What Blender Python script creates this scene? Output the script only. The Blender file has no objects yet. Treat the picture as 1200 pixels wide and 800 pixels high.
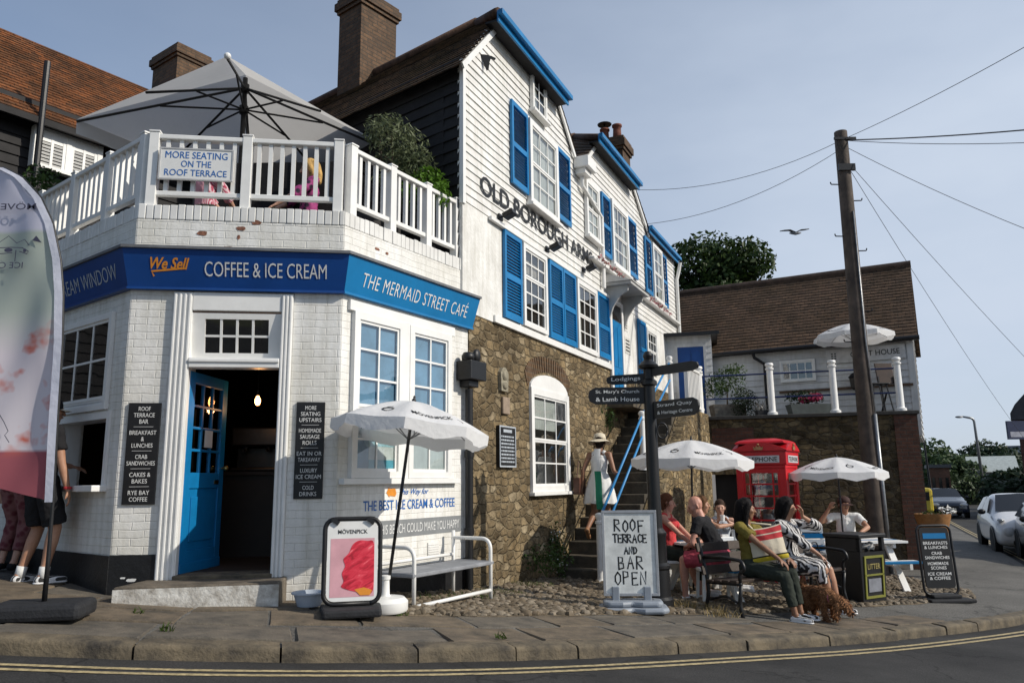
import bpy, bmesh, math, random
from mathutils import Matrix, Vector, noise as mnoise
R = math.radians
rnd = random.Random(7)
sc = bpy.context.scene
COL = sc.collection
CAM_H = 1.5; F_PX = 900.0; PITCH = R(10.4); ROLL = R(0.66)

# ---------------------------------------------------------------- camera, sky, sun, exposure
def cam_axes():
    cp, sp, c, s = math.cos(PITCH), math.sin(PITCH), math.cos(ROLL), math.sin(ROLL)
    X = Vector((1, 0, 0)); U = Vector((0, -sp, cp)); Fw = Vector((0, cp, sp))
    return X*c - U*s, X*s + U*c, Fw
_r, _u, _f = cam_axes()
cd = bpy.data.cameras.new('camera'); cam = bpy.data.objects.new('camera', cd); COL.objects.link(cam)
cd.sensor_width = 36.0; cd.lens = 27.0; cd.clip_start = 0.05; cd.clip_end = 6000
m = Matrix.Identity(4)
for i in range(3):
    m[i][0] = _r[i]; m[i][1] = _u[i]; m[i][2] = -_f[i]
m[2][3] = CAM_H
cam.matrix_world = m
sc.camera = cam

SUN_AZ = Vector((0.95, -0.31)).normalized(); SUN_EL = R(34)
w = bpy.data.worlds.new('World'); sc.world = w; w.use_nodes = True
nt = w.node_tree; nt.nodes.clear()
sky = nt.nodes.new('ShaderNodeTexSky'); sky.sky_type = 'NISHITA'; sky.sun_disc = False
sky.sun_elevation = SUN_EL; sky.sun_rotation = math.atan2(SUN_AZ.x, SUN_AZ.y)
sky.air_density = 1.0; sky.dust_density = 1.0; sky.ozone_density = 2.2
tc = nt.nodes.new('ShaderNodeTexCoord')
mp = nt.nodes.new('ShaderNodeMapping'); mp.inputs['Scale'].default_value = (1.2, 1.2, 3.2)
nz = nt.nodes.new('ShaderNodeTexNoise'); nz.inputs['Scale'].default_value = 1.3; nz.inputs['Detail'].default_value = 5; nz.inputs['Roughness'].default_value = .55
cr = nt.nodes.new('ShaderNodeValToRGB'); cr.color_ramp.elements[0].position = .35; cr.color_ramp.elements[1].position = .75
cr.color_ramp.elements[0].color = (.62, .62, .62, 1); cr.color_ramp.elements[1].color = (1.0, 1.0, 1.0, 1)
mx = nt.nodes.new('ShaderNodeMixRGB'); mx.inputs[2].default_value = (4.95, 5.65, 6.75, 1)   # thin high cloud veil
bg = nt.nodes.new('ShaderNodeBackground'); bg.inputs[1].default_value = 0.12
wo = nt.nodes.new('ShaderNodeOutputWorld')
L = nt.links.new
L(tc.outputs['Generated'], mp.inputs[0]); L(mp.outputs[0], nz.inputs[0]); L(nz.outputs[0], cr.inputs[0])
dt = nt.nodes.new('ShaderNodeVectorMath'); dt.operation = 'DOT_PRODUCT'; dt.inputs[1].default_value = (.80, .25, -.45); L(tc.outputs['Generated'], dt.inputs[0])
mr_ = nt.nodes.new('ShaderNodeMapRange'); mr_.interpolation_type = 'SMOOTHSTEP'; mr_.inputs[1].default_value = -.55; mr_.inputs[2].default_value = .62; mr_.inputs[3].default_value = .25; mr_.inputs[4].default_value = 1.1; L(dt.outputs['Value'], mr_.inputs[0])
mv = nt.nodes.new('ShaderNodeMath'); mv.operation = 'MULTIPLY'; L(cr.outputs[0], mv.inputs[0]); L(mr_.outputs[0], mv.inputs[1])
L(mv.outputs[0], mx.inputs[0]); L(sky.outputs[0], mx.inputs[1]); L(mx.outputs[0], bg.inputs[0]); L(bg.outputs[0], wo.inputs[0])
sd = bpy.data.lights.new('sun', 'SUN'); so = bpy.data.objects.new('sun', sd); COL.objects.link(so)
sd.energy = 4.1; sd.angle = R(0.53); sd.color = (1.0, .93, .82)
sdir = Vector((SUN_AZ.x*math.cos(SUN_EL), SUN_AZ.y*math.cos(SUN_EL), math.sin(SUN_EL)))
so.rotation_euler = sdir.to_track_quat('Z', 'Y').to_euler(); so.location = (30, -10, 40)
vs = sc.view_settings
vs.view_transform = 'Standard'; vs.look = 'None'; vs.gamma = 1.0; vs.exposure = 0.0; vs.use_curve_mapping = False
sc.cycles.max_bounces = 8; sc.cycles.transparent_max_bounces = 16
sc.cycles.use_denoising = True

# ---------------------------------------------------------------- measuring helpers (photo pixel -> direction)
CAMP = Vector((0, 0, CAM_H))
def ray(px, py):
    return _r*((px-600)/F_PX) + _u*((400-py)/F_PX) + _f
def at_depth(px, py, y):
    d = ray(px, py); return CAMP + d*(y/d.y)
def on_level(px, py, z):
    d = ray(px, py); return CAMP + d*((z-CAM_H)/d.z)
def S_(u): return u if u < 4.5 else 4.5 + 3.5*(1-math.exp(-(u-4.5)/3.5))
def T_(v): return v if v < 4 else 4 + 6*(1-math.exp(-(v-4)/6))
def G(x, y):                                     # the street falls away to the right and gently to the back
    u = max(-9, x+2); return .42 - .08*S_(u) - .02*T_(max(-6, y-7)) + (.05*math.exp(-((x+1.6)/.7)**2) - .03*math.exp(-((x+3.1)/.5)**2))*max(0, min(1, (y-6.2)/.8))
def gp(px, py):
    d = ray(px, py); t = 5/d.y
    for i in range(60):
        p = CAMP + d*t; t = .5*t + .5*(G(p.x, p.y)-CAM_H)/d.z
    return CAMP + d*t
def gv(x, y, dz=0): return Vector((x, y, G(x, y)+dz))

# ---------------------------------------------------------------- materials
MATS = {}
def mk(name):
    m = bpy.data.materials.new(name); m.use_nodes = True; n = m.node_tree
    return m, n, n.nodes['Principled BSDF'], n.links.new
def N(n, t, **kw):
    q = n.nodes.new('ShaderNode'+t)
    for k, v in kw.items():
        if k in q.inputs: q.inputs[k].default_value = v
        else: setattr(q, k, v)
    return q
def c4(c): return (c[0], c[1], c[2], 1)
def ramp(n, stops):
    r = n.nodes.new('ShaderNodeValToRGB'); e = r.color_ramp.elements
    while len(e) < len(stops): e.new(.5)
    for q, (p, c) in zip(e, stops):
        q.position = p; q.color = c4(c) if not isinstance(c, (int, float)) else (c, c, c, 1)
    return r
def drips(n, l, src, dst, amt):
    """rain streaks and grime: vertically drawn out noise multiplied over the paint"""
    g = N(n, 'NewGeometry'); mm = N(n, 'VectorMath', operation='MULTIPLY'); mm.inputs[1].default_value = (7, 7, .55); l(g.outputs['Position'], mm.inputs[0])
    z = N(n, 'TexNoise', Scale=1.6, Detail=7, Roughness=.7); l(mm.outputs[0], z.inputs[0]); r = ramp(n, [(.36, (1-amt, 1-amt*1.05, 1-amt*1.25)), (.56, (1, 1, 1))]); l(z.outputs[0], r.inputs[0])
    a = N(n, 'MixRGB', blend_type='MULTIPLY'); a.inputs[0].default_value = 1; l(src, a.inputs[1]); l(r.outputs[0], a.inputs[2]); l(a.outputs[0], dst)
def plain(name, col, rough=.6, var=.18, scale=6, bump=0, bscale=60, metal=0, spec=.4, col2=None, coat=0, drip=0):
    """one colour with soft mottling and a fine bump"""
    if name in MATS: return MATS[name]
    m, n, b, l = mk(name)
    t = N(n, 'TexCoord'); z = N(n, 'TexNoise', Scale=scale, Detail=6, Roughness=.65); l(t.outputs['Object'], z.inputs[0])
    c2 = col2 or tuple(max(0, c*(1-var*1.6)) for c in col); c1 = tuple(min(1, c*(1+var*.5)) for c in col)
    r = ramp(n, [(.3, c2), (.68, c1)]); l(z.outputs[0], r.inputs[0]); l(r.outputs[0], b.inputs['Base Color'])
    if drip: drips(n, l, r.outputs[0], b.inputs['Base Color'], drip)
    b.inputs['Roughness'].default_value = rough; b.inputs['Metallic'].default_value = metal
    b.inputs['Specular IOR Level'].default_value = spec; b.inputs['Coat Weight'].default_value = coat
    if bump:
        z2 = N(n, 'TexNoise', Scale=bscale, Detail=4); l(t.outputs['Object'], z2.inputs[0])
        bp = N(n, 'Bump', Strength=bump, Distance=.01); l(z2.outputs[0], bp.inputs['Height']); l(bp.outputs[0], b.inputs['Normal'])
    MATS[name] = m; return m
def wallvec(n, l, ang, su=1, sv=1):
    """(along the wall, up) coordinates in metres for a wall standing at the angle ang"""
    g = N(n, 'NewGeometry'); r = N(n, 'VectorRotate', rotation_type='Z_AXIS'); r.inputs['Angle'].default_value = -ang
    l(g.outputs['Position'], r.inputs[0]); s = N(n, 'SeparateXYZ'); l(r.outputs[0], s.inputs[0])
    c = N(n, 'CombineXYZ'); l(s.outputs[0], c.inputs[0]); l(s.outputs[2], c.inputs[1]); l(s.outputs[1], c.inputs[2])
    mm = N(n, 'VectorMath', operation='MULTIPLY'); mm.inputs[1].default_value = (su, sv, su); l(c.outputs[0], mm.inputs[0])
    return mm.outputs[0]
def rubble(name, ang, dark=(.13, .098, .06), mid=(.215, .168, .11), light=(.42, .355, .265), mortar=(.19, .15, .095), su=5.0, sv=9.6):
    m, n, b, l = mk(name)
    v = wallvec(n, l, ang, su, sv)
    z = N(n, 'TexNoise', Scale=1.7, Detail=6, Roughness=.65); l(v, z.inputs[0])
    ad = N(n, 'MixRGB', blend_type='LINEAR_LIGHT'); ad.inputs[0].default_value = .22; l(v, ad.inputs[1]); l(z.outputs['Color'], ad.inputs[2])
    vo = N(n, 'TexVoronoi', voronoi_dimensions='3D', distance='MINKOWSKI', feature='F1', Randomness=.8, Scale=1.0, Exponent=3.5); l(ad.outputs[0], vo.inputs[0])
    v2 = N(n, 'TexVoronoi', voronoi_dimensions='3D', distance='MINKOWSKI', feature='F2', Randomness=.8, Scale=1.0, Exponent=3.5); l(ad.outputs[0], v2.inputs[0])
    ve = N(n, 'Math', operation='SUBTRACT'); l(v2.outputs['Distance'], ve.inputs[0]); l(vo.outputs['Distance'], ve.inputs[1])
    sp = N(n, 'SeparateColor'); l(vo.outputs['Color'], sp.inputs[0])
    r = ramp(n, [(0, dark), (.35, mid), (.72, (mid[0]*1.25, mid[1]*1.2, mid[2]*1.1)), (1, light)]); l(sp.outputs[0], r.inputs[0])
    g = N(n, 'NewGeometry'); z3 = N(n, 'TexNoise', Scale=14, Detail=8, Roughness=.75); l(g.outputs['Position'], z3.inputs[0])
    r3 = ramp(n, [(.25, .40), (.75, 1.35)]); l(z3.outputs[0], r3.inputs[0])
    mu = N(n, 'MixRGB', blend_type='MULTIPLY'); mu.inputs[0].default_value = 1; l(r.outputs[0], mu.inputs[1]); l(r3.outputs[0], mu.inputs[2])
    z4 = N(n, 'TexNoise', Scale=.9, Detail=4); l(g.outputs['Position'], z4.inputs[0])
    r4 = ramp(n, [(.35, (.62, .6, .55)), (.62, (1.1, 1.08, 1.0))]); l(z4.outputs[0], r4.inputs[0])
    mu2 = N(n, 'MixRGB', blend_type='MULTIPLY'); mu2.inputs[0].default_value = 1; l(mu.outputs[0], mu2.inputs[1]); l(r4.outputs[0], mu2.inputs[2])
    jn = N(n, 'MapRange', interpolation_type='SMOOTHSTEP'); jn.inputs[1].default_value = .0; jn.inputs[2].default_value = .20; l(ve.outputs[0], jn.inputs[0])
    mo = N(n, 'MixRGB'); mo.inputs[1].default_value = c4(mortar); l(jn.outputs[0], mo.inputs[0]); l(mu2.outputs[0], mo.inputs[2]); 
    z6 = N(n, 'TexNoise', Scale=3.2, Detail=7, Roughness=.7); l(g.outputs['Position'], z6.inputs[0]); r6 = ramp(n, [(.34, (.55, .52, .47)), (.5, (.95, .94, .9)), (.66, (1.3, 1.27, 1.2))]); l(z6.outputs[0], r6.inputs[0])
    mu6 = N(n, 'MixRGB', blend_type='MULTIPLY'); mu6.inputs[0].default_value = 1; l(mo.outputs[0], mu6.inputs[1]); l(r6.outputs[0], mu6.inputs[2]); l(mu6.outputs[0], b.inputs['Base Color'])
    ht = N(n, 'Math', operation='MULTIPLY_ADD'); ht.inputs[1].default_value = .8; l(z3.outputs[0], ht.inputs[0]); l(jn.outputs[0], ht.inputs[2])
    bp = N(n, 'Bump', Strength=.9, Distance=.035); l(ht.outputs[0], bp.inputs['Height']); l(bp.outputs[0], b.inputs['Normal'])
    b.inputs['Roughness'].default_value = .9; b.inputs['Specular IOR Level'].default_value = .2
    return m
def bricks(name, ang, c1, c2, mortar, bump=.5, bw=.225, bh=.075, mort=.008, dirt=(.6, 1.05), rough=.75, uv=False, msm=.25, stain=None, dist=.006, drip=0):
    m, n, b, l = mk(name)
    if uv:
        t = N(n, 'TexCoord'); v = t.outputs['UV']
    else: v = wallvec(n, l, ang)
    g = N(n, 'NewGeometry')
    wz = N(n, 'TexNoise', Scale=5, Detail=3); l(v, wz.inputs[0])
    wv = N(n, 'MixRGB', blend_type='LINEAR_LIGHT'); wv.inputs[0].default_value = .012; l(v, wv.inputs[1]); l(wz.outputs['Color'], wv.inputs[2])
    k = N(n, 'TexBrick'); k.inputs['Color1'].default_value = c4(c1); k.inputs['Color2'].default_value = c4(c2); k.inputs['Mortar'].default_value = c4(mortar)
    k.inputs['Scale'].default_value = 1; k.inputs['Mortar Size'].default_value = mort; k.inputs['Mortar Smooth'].default_value = msm
    k.inputs['Brick Width'].default_value = bw; k.inputs['Row Height'].default_value = bh; k.inputs['Bias'].default_value = 0
    l(wv.outputs[0], k.inputs['Vector'])
    z = N(n, 'TexNoise', Scale=9, Detail=8, Roughness=.7); l(g.outputs['Position'], z.inputs[0])
    r = ramp(n, [(.3, dirt[0]), (.62, dirt[1])]); l(z.outputs[0], r.inputs[0])
    z2 = N(n, 'TexNoise', Scale=1.3, Detail=5); l(g.outputs['Position'], z2.inputs[0])
    r2 = ramp(n, [(.3, stain or (.8, .79, .76)), (.6, (1, 1, 1))]); l(z2.outputs[0], r2.inputs[0])
    a = N(n, 'MixRGB', blend_type='MULTIPLY'); a.inputs[0].default_value = 1; l(k.outputs[0], a.inputs[1]); l(r.outputs[0], a.inputs[2])
    a2 = N(n, 'MixRGB', blend_type='MULTIPLY'); a2.inputs[0].default_value = 1; l(a.outputs[0], a2.inputs[1]); l(r2.outputs[0], a2.inputs[2])
    if drip: drips(n, l, a2.outputs[0], b.inputs['Base Color'], drip)
    else: l(a2.outputs[0], b.inputs['Base Color'])
    h = N(n, 'Math', operation='MULTIPLY_ADD'); h.inputs[1].default_value = -1; l(k.outputs['Fac'], h.inputs[0])
    zz = N(n, 'TexNoise', Scale=28, Detail=6, Roughness=.7); l(g.outputs['Position'], zz.inputs[0])
    h2 = N(n, 'Math', operation='MULTIPLY'); h2.inputs[1].default_value = .9; l(zz.outputs[0], h2.inputs[0]); l(h2.outputs[0], h.inputs[2])
    bp = N(n, 'Bump', Strength=bump, Distance=dist); l(h.outputs[0], bp.inputs['Height']); l(bp.outputs[0], b.inputs['Normal'])
    b.inputs['Roughness'].default_value = rough; b.inputs['Specular IOR Level'].default_value = .25
    return m
def emit(name, col, s):
    m, n, b, l = mk(name); b.inputs['Emission Color'].default_value = c4(col); b.inputs['Emission Strength'].default_value = s
    b.inputs['Base Color'].default_value = c4(col); MATS[name] = m; return m
def thin_glass(name, tint=(.9, .95, .95), refl=.14):
    m, n, b, l = mk(name); n.nodes.remove(b)
    t = N(n, 'BsdfTransparent'); t.inputs[0].default_value = c4(tint)
    g = N(n, 'BsdfGlossy', Roughness=.03); x = N(n, 'MixShader'); fr = N(n, 'Fresnel', IOR=1.5)
    ad = N(n, 'Math', operation='MULTIPLY_ADD'); ad.inputs[1].default_value = 1.0; ad.inputs[2].default_value = refl; l(fr.outputs[0], ad.inputs[0])
    ge = N(n, 'NewGeometry'); wz = N(n, 'TexNoise', Scale=3.0, Detail=1); l(ge.outputs['Position'], wz.inputs[0])
    bp = N(n, 'Bump', Strength=.06, Distance=.05); l(wz.outputs[0], bp.inputs['Height']); l(bp.outputs[0], g.inputs['Normal'])
    l(ad.outputs[0], x.inputs[0]); l(t.outputs[0], x.inputs[1]); l(g.outputs[0], x.inputs[2])
    l(x.outputs[0], n.nodes['Material Output'].inputs[0]); MATS[name] = m; return m
def leafmat(name, c1, c2, sc_=2.5, trans=.35):
    if name in MATS: return MATS[name]
    m, n, b, l = mk(name)
    t = N(n, 'TexCoord'); z = N(n, 'TexNoise', Scale=sc_, Detail=5, Roughness=.7); l(t.outputs['Object'], z.inputs[0])
    r = ramp(n, [(.34, c1), (.66, c2)]); l(z.outputs[0], r.inputs[0]); l(r.outputs[0], b.inputs['Base Color'])
    b.inputs['Roughness'].default_value = .5; b.inputs['Specular IOR Level'].default_value = .25
    tr = N(n, 'BsdfTranslucent'); l(r.outputs[0], tr.inputs[0]); x = N(n, 'MixShader'); x.inputs[0].default_value = trans
    l(b.outputs[0], x.inputs[1]); l(tr.outputs[0], x.inputs[2]); l(x.outputs[0], n.nodes['Material Output'].inputs[0])
    MATS[name] = m; return m
def cloth(name, col, trans=.25, rough=.85, var=.08):
    if name in MATS: return MATS[name]
    m, n, b, l = mk(name)
    t = N(n, 'TexCoord'); z = N(n, 'TexNoise', Scale=5, Detail=4); l(t.outputs['Object'], z.inputs[0])
    r = ramp(n, [(.3, tuple(c*(1-var) for c in col)), (.7, col)]); l(z.outputs[0], r.inputs[0]); l(r.outputs[0], b.inputs['Base Color'])
    b.inputs['Roughness'].default_value = rough; b.inputs['Specular IOR Level'].default_value = .2
    z2 = N(n, 'TexNoise', Scale=16, Detail=3); l(t.outputs['Object'], z2.inputs[0])
    bp = N(n, 'Bump', Strength=.35, Distance=.02); l(z2.outputs[0], bp.inputs['Height']); l(bp.outputs[0], b.inputs['Normal'])
    if trans:
        tr = N(n, 'BsdfTranslucent'); l(r.outputs[0], tr.inputs[0]); x = N(n, 'MixShader'); x.inputs[0].default_value = trans
        l(b.outputs[0], x.inputs[1]); l(tr.outputs[0], x.inputs[2]); l(x.outputs[0], n.nodes['Material Output'].inputs[0])
    MATS[name] = m; return m

white = plain('white paint', (.72, .715, .69), .45, .10, 3, .06, 30, col2=(.60, .59, .56))
white_trim = plain('white gloss trim', (.78, .775, .75), .35, .06, 4, .04, 40)
blue = plain('blue paint', (.006, .175, .42), .38, .14, 3, .05, 40)
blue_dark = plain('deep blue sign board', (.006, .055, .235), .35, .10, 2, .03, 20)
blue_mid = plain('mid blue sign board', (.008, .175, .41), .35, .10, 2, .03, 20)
black = plain('black paint', (.012, .012, .013), .45, .2, 5, .1, 30)
black_wood = plain('black tarred boards', (.014, .013, .014), .75, .35, 5, .3, 30)
iron = plain('black iron', (.010, .010, .011), .42, .2, 8, .08, 40)
letter_white = plain('white lettering', (.74, .74, .72), .5, .12, 20)
letter_dim = plain('grey white lettering', (.44, .48, .52), .5, .15, 20)  # white lettering toned down to grey
letter_blue = plain('blue lettering', (.02, .13, .42), .5, .08, 20)
letter_black = plain('black lettering', (.012, .012, .012), .5, .2, 20)
letter_orange = plain('orange lettering', (.72, .27, .03), .5, .1, 20)
grey_plastic = plain('grey plastic', (.25, .28, .32), .45, .1, 4)
dark_plastic = plain('dark recycled rubber', (.02, .021, .024), .75, .25, 10, .4, 50)
white_plastic = plain('white plastic', (.74, .74, .72), .4, .06, 4)
galv = plain('galvanised steel', (.28, .29, .30), .4, .2, 12, metal=.6)
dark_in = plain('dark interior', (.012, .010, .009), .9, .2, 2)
lead = plain('lead flashing', (.15, .155, .165), .6, .2, 5)
brickred = bricks('red brick', R(-20), (.22, .075, .04), (.13, .05, .03), (.16, .13, .10))
glass = thin_glass('window glass')
black_gloss = plain('black gloss glass', (.012, .013, .015), .06, .1, 2, spec=.6)
# ---------------------------------------------------------------- mesh builder
Z = Vector((0, 0, 1))
def frame(o, ang):
    """x along a wall seen from outside, y into the wall, z up"""
    return Matrix.Translation(Vector((o[0], o[1], o[2] if len(o) > 2 else 0))) @ Matrix.Rotation(ang, 4, 'Z')
def TR(x, y, z): return Matrix.Translation((x, y, z))
def RZ(a): return Matrix.Rotation(a, 4, 'Z')
def RX(a): return Matrix.Rotation(a, 4, 'X')
def RY(a): return Matrix.Rotation(a, 4, 'Y')
class MB:
    def __init__(s, M=None):
        s.v = []; s.f = []; s.mi = []; s.uv = []; s.M = M or Matrix.Identity(4); s.m = 0
    def add(s, vs, fs, uvs=None):
        b = len(s.v); s.v += [s.M @ Vector(q) for q in vs]
        for i, f in enumerate(fs):
            s.f.append([b+k for k in f]); s.mi.append(s.m); s.uv.append(uvs[i] if uvs else None)
        return s
    def box(s, x0, x1, y0, y1, z0, z1):
        vs = [(x, y, z) for z in (z0, z1) for y in (y0, y1) for x in (x0, x1)]
        return s.add(vs, [(0, 2, 3, 1), (4, 5, 7, 6), (0, 1, 5, 4), (2, 6, 7, 3), (0, 4, 6, 2), (1, 3, 7, 5)])
    def beam(s, p0, p1, w, h, up=Z):
        p0, p1 = Vector(p0), Vector(p1); d = (p1-p0).normalized(); up = Vector(up)
        if abs(d.dot(up)) > .99: up = Vector((0, 1, 0))
        a = d.cross(up).normalized(); u = a.cross(d).normalized()
        vs = [p + a*(i*w/2) + u*(j*h/2) for p in (p0, p1) for i, j in ((-1, -1), (1, -1), (1, 1), (-1, 1))]
        return s.add(vs, [(0, 1, 2, 3), (7, 6, 5, 4), (0, 4, 5, 1), (1, 5, 6, 2), (2, 6, 7, 3), (3, 7, 4, 0)])
    def tube(s, pts, r, n=10, cap=True):
        pts = [Vector(p) for p in pts]; k = len(pts); rr = r if isinstance(r, (list, tuple)) else [r]*k
        vs = []; a = None
        for i, p in enumerate(pts):
            d = (pts[min(i+1, k-1)]-pts[max(i-1, 0)]).normalized()
            if a is None:
                a = d.cross(Z) if abs(d.z) < .95 else d.cross(Vector((0, 1, 0)))
            a = (a-d*a.dot(d)).normalized(); b = d.cross(a)
            vs += [p + (a*math.cos(t*2*math.pi/n)+b*math.sin(t*2*math.pi/n))*rr[i] for t in range(n)]
        fs = [(i*n+t, i*n+(t+1) % n, (i+1)*n+(t+1) % n, (i+1)*n+t) for i in range(k-1) for t in range(n)]
        if cap: fs += [tuple(range(n))[::-1], tuple((k-1)*n+t for t in range(n))]
        return s.add(vs, fs)
    def lathe(s, prof, n=20, c=(0, 0, 0)):
        c = Vector(c); vs = []; k = len(prof)
        for r, z in prof: vs += [c + Vector((r*math.cos(t*2*math.pi/n), r*math.sin(t*2*math.pi/n), z)) for t in range(n)]
        fs = [(i*n+t, i*n+(t+1) % n, (i+1)*n+(t+1) % n, (i+1)*n+t) for i in range(k-1) for t in range(n)]
        if prof[0][0] > 1e-4: fs.append(tuple(range(n))[::-1])
        if prof[-1][0] > 1e-4: fs.append(tuple((k-1)*n+t for t in range(n)))
        return s.add(vs, fs)
    def prism(s, poly, y0, y1):
        """poly: (x, z) outline counter-clockwise seen from -y; thick from y0 (front) to y1"""
        n = len(poly); vs = [(x, y0, z) for x, z in poly] + [(x, y1, z) for x, z in poly]
        fs = [tuple(range(n)), tuple(range(2*n-1, n-1, -1))] + [(i, n+i, n+(i+1) % n, (i+1) % n) for i in range(n)]
        return s.add(vs, fs)
    def slab(s, poly, z0, z1):
        """poly: (x, y) outline, vertical extrusion"""
        n = len(poly); vs = [(x, y, z0) for x, y in poly] + [(x, y, z1) for x, y in poly]
        fs = [tuple(range(n))[::-1], tuple(range(n, 2*n))] + [(i, (i+1) % n, n+(i+1) % n, n+i) for i in range(n)]
        return s.add(vs, fs)
    def sphere(s, c, r, n=12, k=8, sc_=(1, 1, 1)):
        c = Vector(c); vs = [c+Vector((0, 0, -r*sc_[2]))]
        for i in range(1, k):
            t = math.pi*i/k
            vs += [c+Vector((r*math.sin(t)*math.cos(a*2*math.pi/n)*sc_[0], r*math.sin(t)*math.sin(a*2*math.pi/n)*sc_[1], -r*math.cos(t)*sc_[2])) for a in range(n)]
        vs.append(c+Vector((0, 0, r*sc_[2]))); e = len(vs)-1
        fs = [(0, 1+(a+1) % n, 1+a) for a in range(n)]
        fs += [(1+i*n+a, 1+i*n+(a+1) % n, 1+(i+1)*n+(a+1) % n, 1+(i+1)*n+a) for i in range(k-2) for a in range(n)]
        fs += [(e, 1+(k-2)*n+a, 1+(k-2)*n+(a+1) % n) for a in range(n)]
        return s.add(vs, fs)
    def shingle(s, a, b, c, d, rows, th=.018, lift=.3):
        """overlapping courses from eave a-b up to ridge d-c; uv in metres"""
        a, b, c, d = map(Vector, (a, b, c, d)); nrm = (b-a).cross(d-a).normalized(); Lh = ((d-a).length+(c-b).length)/2
        for i in range(rows):
            t0, t1 = i/rows, (i+1.0)/rows
            l0, r0 = a.lerp(d, t0), b.lerp(c, t0); l1, r1 = a.lerp(d, t1), b.lerp(c, t1)
            w0, w1 = (r0-l0).length, (r1-l1).length
            o0 = (l0-a).dot((b-a).normalized()); o1 = (l1-a).dot((b-a).normalized())
            u = [(o0, t0*Lh), (o0+w0, t0*Lh), (o1+w1, t1*Lh), (o1, t1*Lh)]
            s.add([l0+nrm*th, r0+nrm*th, r1+nrm*.002, l1+nrm*.002, l0, r0], [(0, 1, 2, 3), (4, 5, 1, 0)], [u, [(o0, t0*Lh-.01), (o0+w0, t0*Lh-.01), u[1], u[0]]])
        return s
    def clap(s, rows, th=.022, gap=.004):
        """rows: list of (z0, z1, [(xl0, xr0, xl1, xr1), ...]) boards, lower edge proud"""
        for z0, z1, segs in rows:
            for a0, b0, a1, b1 in segs:
                j = rnd.uniform(-.002, .003)
                s.add([(a0, -th-j, z0), (b0, -th-j, z0), (b1, -gap, z1), (a1, -gap, z1), (a0, .0, z0), (b0, .0, z0)],
                      [(0, 1, 2, 3), (4, 5, 1, 0)], [[(a0, z0), (b0, z0), (b1, z1), (a1, z1)], [(a0, z0), (b0, z0), (b0, z0), (a0, z0)]])
        return s
    def text(s, body, cx, cz, w=None, h=None, y=-.004, bold=0, shear=0, flip=False, ext=.0015, space=1.0):
        """lettering on a wall plane (x right, z up, facing -y), capitals h high, fitted to width w, centred at cx, cz"""
        vs, fs, (x0, x1, z0, z1) = glyphs(body, bold, shear, space)
        ky = h/(z1-z0) if h else w/(x1-x0); kx = w/(x1-x0) if w else ky
        mx_, mz = (x0+x1)/2, (z0+z1)/2; sg = -1 if flip else 1
        return s.add([(cx+sg*(p[0]-mx_)*kx, y-p[2]*ext, cz+(p[1]-mz)*ky) for p in vs], fs)
    def strokes(s, lines, wd, y=-.004, th=.0015):
        """hand-lettered strokes as flat rounded ribbons in the x-z plane"""
        for ln in lines:
            n = len(ln); P = [Vector((p[0], 0, p[1])) for p in ln]; vs = []
            for i, p in enumerate(P):
                d = (P[min(i+1, n-1)]-P[max(i-1, 0)]).normalized(); nn = Vector((-d.z, 0, d.x))*wd/2
                e = d*(wd*.4)*(-1 if i == 0 else 1 if i == n-1 else 0)
                for q in (p+nn+e, p-nn+e): vs += [(q.x, y, q.z)]
            s.add(vs, [(2*i, 2*i+1, 2*i+3, 2*i+2) for i in range(n-1)])
        return s
    def build(s, name, mats, parent=None, smooth=False, world=False, bevel=0, link=True, auto=None):
        me = bpy.data.meshes.new(name); off = Vector((0, 0, 0))
        if world:
            q = parent
            while q is not None: off += q.location; q = q.parent
        me.from_pydata([v-off for v in s.v], [], s.f)
        if not isinstance(mats, (list, tuple)): mats = [mats]
        for mm in mats: me.materials.append(mm)
        if len(mats) > 1: me.polygons.foreach_set('material_index', s.mi)
        if any(s.uv):
            ul = me.uv_layers.new(name='UVMap'); dat = []
            for p, u in zip(me.polygons, s.uv):
                for k in range(p.loop_total): dat += list(u[k]) if u else [0, 0]
            ul.data.foreach_set('uv', dat)
        if smooth or auto:
            me.polygons.foreach_set('use_smooth', [True]*len(me.polygons))
            if auto: me.set_sharp_from_angle(angle=R(auto))
        me.update()
        o = bpy.data.objects.new(name, me); COL.objects.link(o)
        if parent is not None: o.parent = parent
        if bevel:
            b = o.modifiers.new('bevel', 'BEVEL'); b.width = bevel; b.segments = 2; b.limit_method = 'ANGLE'; b.angle_limit = R(40)
        return o
_GL = {}
def glyphs(body, bold=0, shear=0, space=1.0):
    key = (body, bold, shear, space)
    if key in _GL: return _GL[key]
    cu = bpy.data.curves.new('lettering', 'FONT'); cu.body = body; cu.size = 1; cu.extrude = .5; cu.offset = bold; cu.shear = shear
    cu.resolution_u = 3; cu.space_character = space; cu.align_x = 'CENTER'
    ob = bpy.data.objects.new('lettering', cu); COL.objects.link(ob)
    dg = bpy.context.evaluated_depsgraph_get(); me = bpy.data.meshes.new_from_object(ob.evaluated_get(dg))
    vs = [tuple(v.co) for v in me.vertices]; fs = [tuple(p.vertices) for p in me.polygons]
    bpy.data.objects.remove(ob); bpy.data.meshes.remove(me); bpy.data.curves.remove(cu)
    xs = [v[0] for v in vs]; zs = [v[1] for v in vs]
    _GL[key] = (vs, fs, (min(xs), max(xs), min(zs), max(zs))); return _GL[key]
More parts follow.
